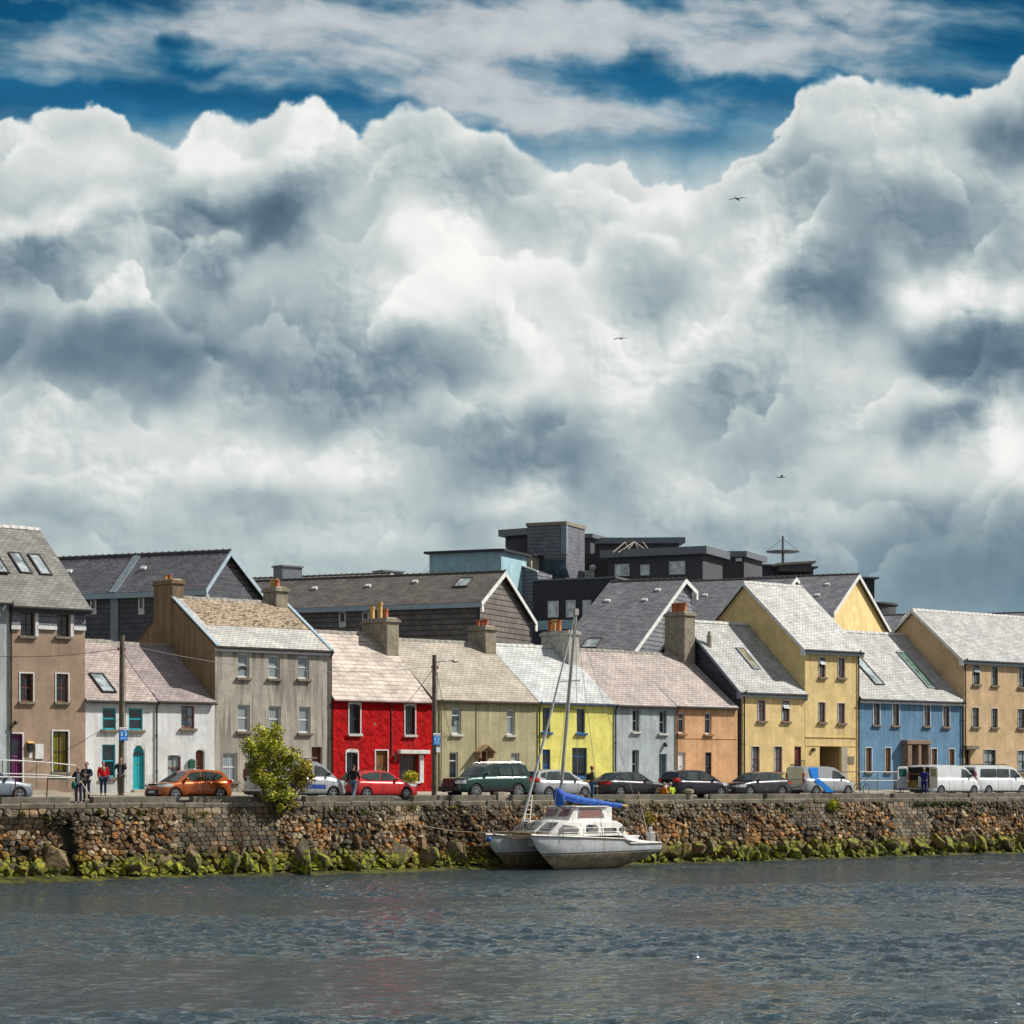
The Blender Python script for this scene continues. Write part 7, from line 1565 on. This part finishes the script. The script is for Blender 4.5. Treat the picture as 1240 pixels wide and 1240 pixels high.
# ---------------------------------------------------------------- poles, rails, plants, bicycle, birds
def sign(par, x, y, z, w, h, mat, nm='sign'):
    m = MB(); m.box(x-w/2, x+w/2, y-.03, y, z-h/2, z+h/2); return m.build(nm, mat, par, bevel=.01)
SIGNB = paint('blue_sign_enamel', (0.01, 0.19, 0.62), .35, var=.1); SIGNW = paint('white_sign_enamel', (0.62, 0.66, 0.72), .4, var=.15)
def parking_sign(par, x, y, z, w=.46):
    s = sign(par, x, y, z, w, w*1.0, SIGNB); t = sign(par, x, y-.004, z+w*.72, w*1.05, w*.26, SIGNW, 'sign_plate')
    m = MB(); yy = y-.036
    for sx in (-.11, .11):            # the white figures on the blue plate
        m.box(x+sx-.03, x+sx+.03, yy, y-.031, z+.02, z+.16); m.box(x+sx-.05, x+sx+.05, yy, y-.031, z-.01, z+.018)
    m.box(x-.16, x+.16, yy, y-.031, z-.13, z-.10); m.build('sign_print', SIGNW, s)
    m = MB()
    for k in range(4): m.box(x-.17+k*.09, x-.12+k*.09, y-.041, y-.035, z+w*.70, z+w*.76)
    m.build('sign_print', SIGNB, t)
def pole(label, px, ytop, v, zb, lean=0.0, arm=False, sy=890):
    u = U(px, v); zt = Zp(ytop, u, v); o = thing('utility_pole', label, 'pole', (u, v, zb), 0, 'wooden poles carrying the wires')
    m = MB(); m.tube([(u, v, zb-.1), (u+lean, v, zt)], [.15, .115], 12); m.build('pole_shaft', WOODP, o, smooth=True, autosm=50)
    parking_sign(o, u+.02, v-.16, Zp(sy, u, v))
    m = MB(); m.box(u-.22, u+.22, v-.06, v-.0, zt-.75, zt-.68)
    for k in (-.18, .18): m.lathe((u+k, v-.03, zt-.68), [(.03,0),(.045,.04),(.03,.09)], n=8)
    m.build('bracket', RUST, o)
    m = MB(); m.tube([(u+.17, v-.05, zt-.9), (u+.2, v-.1, zb+.6)], .012, 5); m.build('cable_run', BLACK, o)
    if arm:
        m = MB(); m.tube([(u, v, zt-.42), (u+.55, v-.1, zt-.30), (u+1.05, v-.2, zt-.28)], .03, 7); a = m.build('lamp_arm', STEEL, o, smooth=True)
        m = MB(); m.ball((u+1.2, v-.22, zt-.30), (.26, .1, .06), 12, 6); m.build('lamp_head', STEEL, a, smooth=True)
        m = MB(); m.ball((u+1.2, v-.22, zt-.34), (.17, .07, .05), 10, 6); m.build('lamp_lens', LENS, a, smooth=True)
        m = MB(); m.tube([(u+1.15, v-.2, zt-.25), (u+1.15, v-.2, zt-.02)], .02, 5); m.build('photocell', STEEL, a)
    return Vector((u+lean, v, zt-.62)), o
p1, o1 = pole('leaning wooden pole with a small blue sign before the white cottage, no lamp', 147, 769, -4.4, .34, .04, False, 891)
u_ = p1.x; m = MB(); m.box(u_-.09, u_+.09, -4.58, -4.55, 1.45, 1.85); m.build('notice', SIGNW, o1)
p2, o2 = pole('wooden pole with a curved lamp arm and blue sign between red and olive cottages', 526, 793, -3.4, .30, 0, True, 897)
m = MB(); m.box(U(526,-3.4)-.02, U(526,-3.4)+.24, -3.6, -3.57, Zp(911,U(526,-3.4),-3.4), Zp(905,U(526,-3.4),-3.4)); m.build('notice', SIGNW, o2)
def wire(label, a, b, sag=.4, r=.014):
    a, b = Vector(a), Vector(b); m = MB(); m.tube([a.lerp(b, i/16)-Vector((0, 0, sag*4*(i/16)*(1-i/16))) for i in range(17)], r, 5); tag(m.build('overhead_wire', BLACK), label, 'wire')
wire('overhead wire running left off the photo from the leaning pole', p1, (U(-60,-3), -3, Zp(790,U(-60,-3),-3)), .3)
wire('overhead wire strung between the two wooden poles', p1+Vector((.1,0,.2)), p2+Vector((-.1,0,0)), .7)
wire('short wire from the lamp pole to the wall of the red cottage', p2, (U(490), -.05, 5.2), .1)
wire('short wire from the leaning pole to the white cottage eaves', p1+Vector((0,0,-.1)), (U(188), -.05, 5.3), .15)
wire('thin wire from the lamp pole down to the wall of the olive cottage', p2+Vector((.1,0,-.1)), (U(544), -.05, Zp(889,U(544))), .1)
# railings of the ramp on the left
def rail(o, nm, pts, r, mat): m = MB(); m.tube(pts, r, 7); return m.build(nm, mat, o, smooth=True, autosm=50)
o = thing('ramp_railing', 'pale steel railing of the ramp in front of the brown house', 'railing', (U(40,-4.4), -4.4, .34))
V_ = -4.4
def rp2(px, py, v=V_): u = U(px, v); return (u, v, Zp(py, u, v))
rail(o, 'top_rail', [rp2(-80,919), rp2(20,921), rp2(60,923.5), rp2(83,926), rp2(92,927)], .03, TRIM_W)
rail(o, 'mid_rail', [rp2(-80,936), rp2(20,937), rp2(50,938), rp2(83,940.5), rp2(106,941)], .024, TRIM_W)
for px, y0 in ((-40,920),(3,920),(44,923),(81,926)): rail(o, 'post', [rp2(px,y0), rp2(px,953.5)], .026, STEEL)
m = MB(); a, b = U(14,-4.1), U(92,-4.1); m.poly([(a,-4.3,.1),(b,-4.3,.1),(b,-4.3,.42),(U(64,-4.1),-4.3,.62),(a,-4.3,.64)], (0,.25,0)); tag(m.build('ramp_wall', CONC_L), 'low pale concrete side wall of the ramp in front of the brown house', 'wall')
o = thing('quay_railing', 'low rusty-posted railing on the quay edge at the left end, ending in a sloping bar', 'railing', (U(40,-9.5), -9.5, 0)); V_ = -9.5
rail(o, 'top_rail', [rp2(-80,941,-9.5), rp2(20,941,-9.5), rp2(60,941.5,-9.5), rp2(95,942,-9.5), rp2(108,962,-9.5)], .028, TRIM_W)
for px, dx in ((-40,0),(19,-1.5),(58,-2)): rail(o, 'post', [rp2(px,942,-9.5), rp2(px+dx,971,-9.5)], .03, RUST)
o = thing('steel_railing', 'grey steel railing of the level platform in front of the blue house', 'railing', (U(1068,-3.6), -3.6, .3)); V_ = -3.6
for py in (934.5, 945): rail(o, 'rail', [rp2(1041,py,-3.6), rp2(1120,py+.6,-3.6)], .026, STEEL)
for px in (1041, 1062.5, 1083, 1103): rail(o, 'post', [rp2(px,934.5,-3.6), rp2(px,957.5,-3.6)], .026, STEEL)
rail(o, 'end_rail', [rp2(1041,934.5,-3.6), (U(1041,-3.6),-.3,Zp(934.5,U(1041,-3.6),-3.6)-.02)], .026, STEEL)
# bicycle
def bicycle(px, v, label, zg):
    u = U(px, v); o = thing('bicycle', label, 'bicycle', (u, v, zg), .15, 'bicycles leaning by the blue house'); R_ = .335
    for x in (-.52, .52):
        m = MB(); n = 24; m.tube([(x+R_*cos(2*pi*i/n), 0, R_+.0+R_*sin(2*pi*i/n)) for i in range(n+1)], .022, 6, cap=False); w = m.build('wheel', TYRE, o, local=True, smooth=True)
        q = MB()
        for k in range(12): a = 2*pi*k/12; q.tube([(x, .02*(1 if k % 2 else -1), R_), (x+R_*cos(a), 0, R_+R_*sin(a))], .003, 3)
        q.tube([(x,-.04,R_),(x,.04,R_)], .02, 8); q.build('spokes', STEEL, w, local=True)
    fm = paint('dark_bicycle_frame', (.02,.025,.03), .4); m = MB(); bb = (-.07,0,.28); se = (-.2,0,.80); hd = (.35,0,.82); hb = (.39,0,.68)
    for a, b in ((bb,se),(se,hd),(bb,hb),(hd,hb),(hb,(.52,0,R_)),(bb,(-.52,0,R_)),((-.18,0,.74),(-.52,0,R_))): m.tube([a, b], .017, 7)
    m.tube([se,(-.23,0,.92)], .013, 6); m.tube([hd,(.33,0,.94)], .014, 6); m.build('frame', fm, o, local=True)
    m = MB(); m.ball((-.25,0,.94), (.14,.07,.03), 10, 5); m.build('saddle', BLACK, o, local=True, smooth=True)
    m = MB(); m.tube([(.25,-.28,.98),(.38,-.22,.97),(.34,0,.95),(.38,.22,.97),(.25,.28,.98)], .014, 6); m.build('handlebar', BLACK, o, local=True, smooth=True)
    m = MB(); m.lathe((-.07,.03,.28), [(.09,0),(.09,.01)], 'y', 16); m.tube([(-.07,-.05,.28),(.05,-.06,.16)], .01, 5); m.tube([(-.07,.05,.28),(-.19,.06,.40)], .01, 5); m.box(.0,.1,-.12,-.04,.14,.165); m.box(-.24,-.14,.04,.12,.39,.415); m.build('crank', STEEL, o, local=True)
bicycle(1043.5, -2.9, 'dark bicycle standing on the footpath by the blue house, left of the steel railing', ROAD_Z+.06)
bicycle(1092, -4.0, 'bicycle half hidden behind the open door of the white van', ROAD_Z+.02)
# plants
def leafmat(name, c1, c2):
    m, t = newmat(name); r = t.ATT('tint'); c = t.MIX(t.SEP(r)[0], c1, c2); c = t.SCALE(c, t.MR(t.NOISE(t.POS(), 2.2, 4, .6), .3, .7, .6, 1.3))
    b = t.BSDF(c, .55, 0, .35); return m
LF_Y = leafmat('yellow_green_leaves', (.13, .16, .010), (.62, .60, .035)); LF_O = leafmat('russet_leaves', (.13, .13, .012), (.52, .40, .035)); LF_D = leafmat('dark_green_leaves', (.022, .045, .010), (.11, .15, .025)); LF_M = leafmat('olive_wall_plant_leaves', (.06, .065, .012), (.24, .24, .04))
BARK = paint('shrub_bark', (.10, .07, .045), .9, var=.4, bump=.5)
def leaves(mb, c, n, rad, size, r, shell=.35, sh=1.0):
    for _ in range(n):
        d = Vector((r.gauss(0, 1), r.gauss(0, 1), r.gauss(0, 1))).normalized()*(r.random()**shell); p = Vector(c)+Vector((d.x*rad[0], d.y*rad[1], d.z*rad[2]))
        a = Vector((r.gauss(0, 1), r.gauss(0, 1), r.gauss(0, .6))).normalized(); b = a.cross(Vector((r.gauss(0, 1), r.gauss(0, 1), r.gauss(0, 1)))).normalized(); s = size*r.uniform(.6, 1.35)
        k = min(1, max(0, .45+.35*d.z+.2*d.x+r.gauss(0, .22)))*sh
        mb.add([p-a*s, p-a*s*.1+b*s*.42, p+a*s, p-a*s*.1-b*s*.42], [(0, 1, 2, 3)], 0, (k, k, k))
r = random.Random(12)
sv_ = -10.15
o = thing('shrub', 'big yellow-green shrub growing out of the top of the quay wall by the silver van', 'shrub', (U(335, sv_), sv_, -.6))
base = Vector((U(338, sv_), sv_+.1, -.75)); tips = []
m = MB()
clumps = [(312,905,.55,.5),(318,890,.42,.42),(332,897,.45,.5),(334,884,.26,.3),(322,918,.6,.5),(303,910,.35,.35),(300,899,.22,.2),(309,926,.5,.45),(330,930,.6,.55),(345,925,.5,.5),(355,918,.42,.4),(340,945,.7,.5),(322,946,.55,.45),(358,940,.6,.5),(368,932,.4,.4),(364,950,.5,.4),(345,962,.6,.38),(328,964,.42,.35),(311,940,.35,.4),(374,942,.25,.3),(350,974,.4,.25),(338,911,.45,.45),(326,905,.4,.4),(372,926,.2,.2),(337,978,.3,.22)]
lv, lo = MB(), MB()
for (px, py, rx, rz) in clumps:
    v = sv_+r.uniform(-.45, .35); c = Vector((U(px, v), v, Zp(py, U(px, v), v))); mid = base.lerp(c, .5)+Vector((r.uniform(-.15,.15), r.uniform(-.1,.1), -.1))
    m.tube([base+Vector((r.uniform(-.1,.1),0,0)), mid, c], [.05, .028, .01], 6)
    for _ in range(5): e = c+Vector((r.uniform(-rx,rx), r.uniform(-.3,.3), r.uniform(-.2,rz*1.1))); m.tube([mid.lerp(c, .6), e], [.014, .005], 4); leaves(lv if px < 352 else lo, e, 26, (.16,.16,.15), .065, r, .5)
    leaves(lv if px < 350 or py < 925 else lo, c, int(430*rx*rz/.25), (rx*1.05, .5, rz*1.05), .08, r, .45)
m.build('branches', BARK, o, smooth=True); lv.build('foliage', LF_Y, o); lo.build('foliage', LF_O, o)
# tufts on and under the wall top
def tuft(px, py, v, rx, rz, mat, label, n=110, size=.055, grp='small plants rooted in the quay wall'):
    u = U(px, v); c = Vector((u, v, Zp(py, u, v))); m = MB(); rr = random.Random(int(px*7))
    for k in range(5): m.tube([c-Vector((0,-.1,rz*.5)), c+Vector((rr.uniform(-rx,rx)*.7, 0, rr.uniform(-.2,.8)*rz))], [.012,.004], 4)
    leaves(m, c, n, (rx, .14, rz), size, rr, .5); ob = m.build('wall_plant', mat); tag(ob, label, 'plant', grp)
words_ = {162:'under the dark-jacketed man',27:'at the far left end',55:'below the railing'}
G1 = 'small olive-green plant rooted just under the coping of the quay wall'
for (px, py, rx, rz) in [(27,986,.2,.14),(58,990,.16,.1),(121,983,.22,.12),(162,982,.3,.25),(167,988,.25,.22),(228,990,.28,.18),(246,985,.35,.16),(236,992,.2,.2),(408,981,.22,.2),(440,984,.2,.12),(475,984,.3,.14),(500,977,.4,.14),(518,978,.3,.16),(548,978,.3,.12),(640,966,.2,.2),(868,978,.3,.18),(845,980,.2,.14),(895,981,.22,.2),(912,980,.2,.18),(947,978,.3,.18),(958,982,.22,.22),(972,977,.25,.15),(1003,980,.2,.12),(1020,985,.3,.3),(1055,978,.22,.14),(1068,979,.2,.14),(1190,980,.25,.14),(1212,979,.2,.12),(795,978,.28,.22),(782,985,.2,.3),(808,975,.2,.12),(740,972,.3,.12),(1012,968,.3,.3)]:
    tuft(px, py, -10.02, rx, rz, LF_M, G1)
for i, (px, rx) in enumerate([(720,.5),(735,.45),(750,.4),(705,.4),(692,.35)]): tuft(px, 971, -10.0, rx, .14, LF_D, 'leafy creeper spilling over the coping behind the boat boom', 170, .06, 'creeper behind the boat')
for i, px in enumerate([1112,1122,1133,1145,1155,1164,1172]): tuft(px, 973, -10.02, .42, .16, LF_D, 'dark creeper hanging over the coping below the white van with open doors', 180, .06, 'creeper below the white vans')
tuft(1010, 975, -10.1, .5, .38, LF_Y, 'bright yellow-green bush sprouting from the wall top below the blue-striped van', 420, .07)
tuft(786, 992, -10.25, .45, .5, LF_O, 'rust-tinged plant hanging down the wall face just right of the sail cover', 380, .06)
u = U(497, -1.0); o = thing('potted_plant', 'bright yellow-flowering plant in front of the big window of the red cottage', 'plant', (u, -1.0, PATH_Z)); m = MB(); m.lathe((u,-1.0,PATH_Z-.06), [(.22,0),(.3,.45),(.33,.47),(.33,.5),(.2,.5)], n=14); m.build('pot', TERRA, o, smooth=True, autosm=40)
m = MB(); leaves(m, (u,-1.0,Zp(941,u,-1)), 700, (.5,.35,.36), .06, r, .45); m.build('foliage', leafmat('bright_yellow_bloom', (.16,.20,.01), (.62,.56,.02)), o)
# birds
def bird(px, py, v, span, bank, col, label, rz):
    u = U(px, v); p = Vector((u, v, Zp(py, u, v))); o = thing('bird', label, 'bird', tuple(p), rz, 'birds in the sky'); s = span/2
    m = MB(); secs = [(-.62,.01),(-.45,.035),(-.2,.075),(.1,.085),(.32,.055),(.42,.05),(.50,.04),(.56,.012),(.66,.004)]
    m.tube([(x*s*1.1,0,0) for x, _ in secs], [q*s*1.1 for _, q in secs], 8)
    for sg in (1, -1):     # wings: root, wrist, tip with a swept hand
        pts = [(.20,0,.02),(.28,.40,.02+bank[0]),(.10,.98,.02+bank[1]),(-.06,.80,.01+bank[1]*.8),(-.05,.42,.01+bank[0]*.9),(-.10,0,.01)]
        q = [Vector((x*s, sg*y*s, z*s)) for x, y, z in pts]; n = len(q); top = [w+Vector((0,0,.018*s)) for w in q]; m.add(q+top, [tuple(range(n)), tuple(range(n,2*n))]+[(i,(i+1)%n,n+(i+1)%n,n+i) for i in range(n)])
    m.add([Vector((-.55*s,0,.01)),Vector((-.85*s,.14*s,.01)),Vector((-.85*s,-.14*s,.01)),Vector((-.55*s,0,.03*s))], [(0,1,2),(0,3,1),(0,2,3),(1,3,2)])
    m.build('body', col, o, local=True, smooth=True, autosm=40)
GULLD = paint('dark_plumage', (.05,.055,.06), .8); GULLB = paint('brown_grey_plumage', (.13,.115,.09), .8); GULLW = paint('pale_plumage', (.42,.43,.44), .8)
bird(893, 241, -20, 1.05, (.10,-.02), GULLD, 'dark bird with bent wings, highest of the three in the sky', .5)
bird(751.5, 410, -15, .75, (.05,-.05), GULLB, 'small brown bird gliding in the middle of the sky', pi+.4)
bird(946, 578, -15, .80, (.22,.14), GULLW, 'pale gull with raised wings, lowest of the three in the sky', -.9)
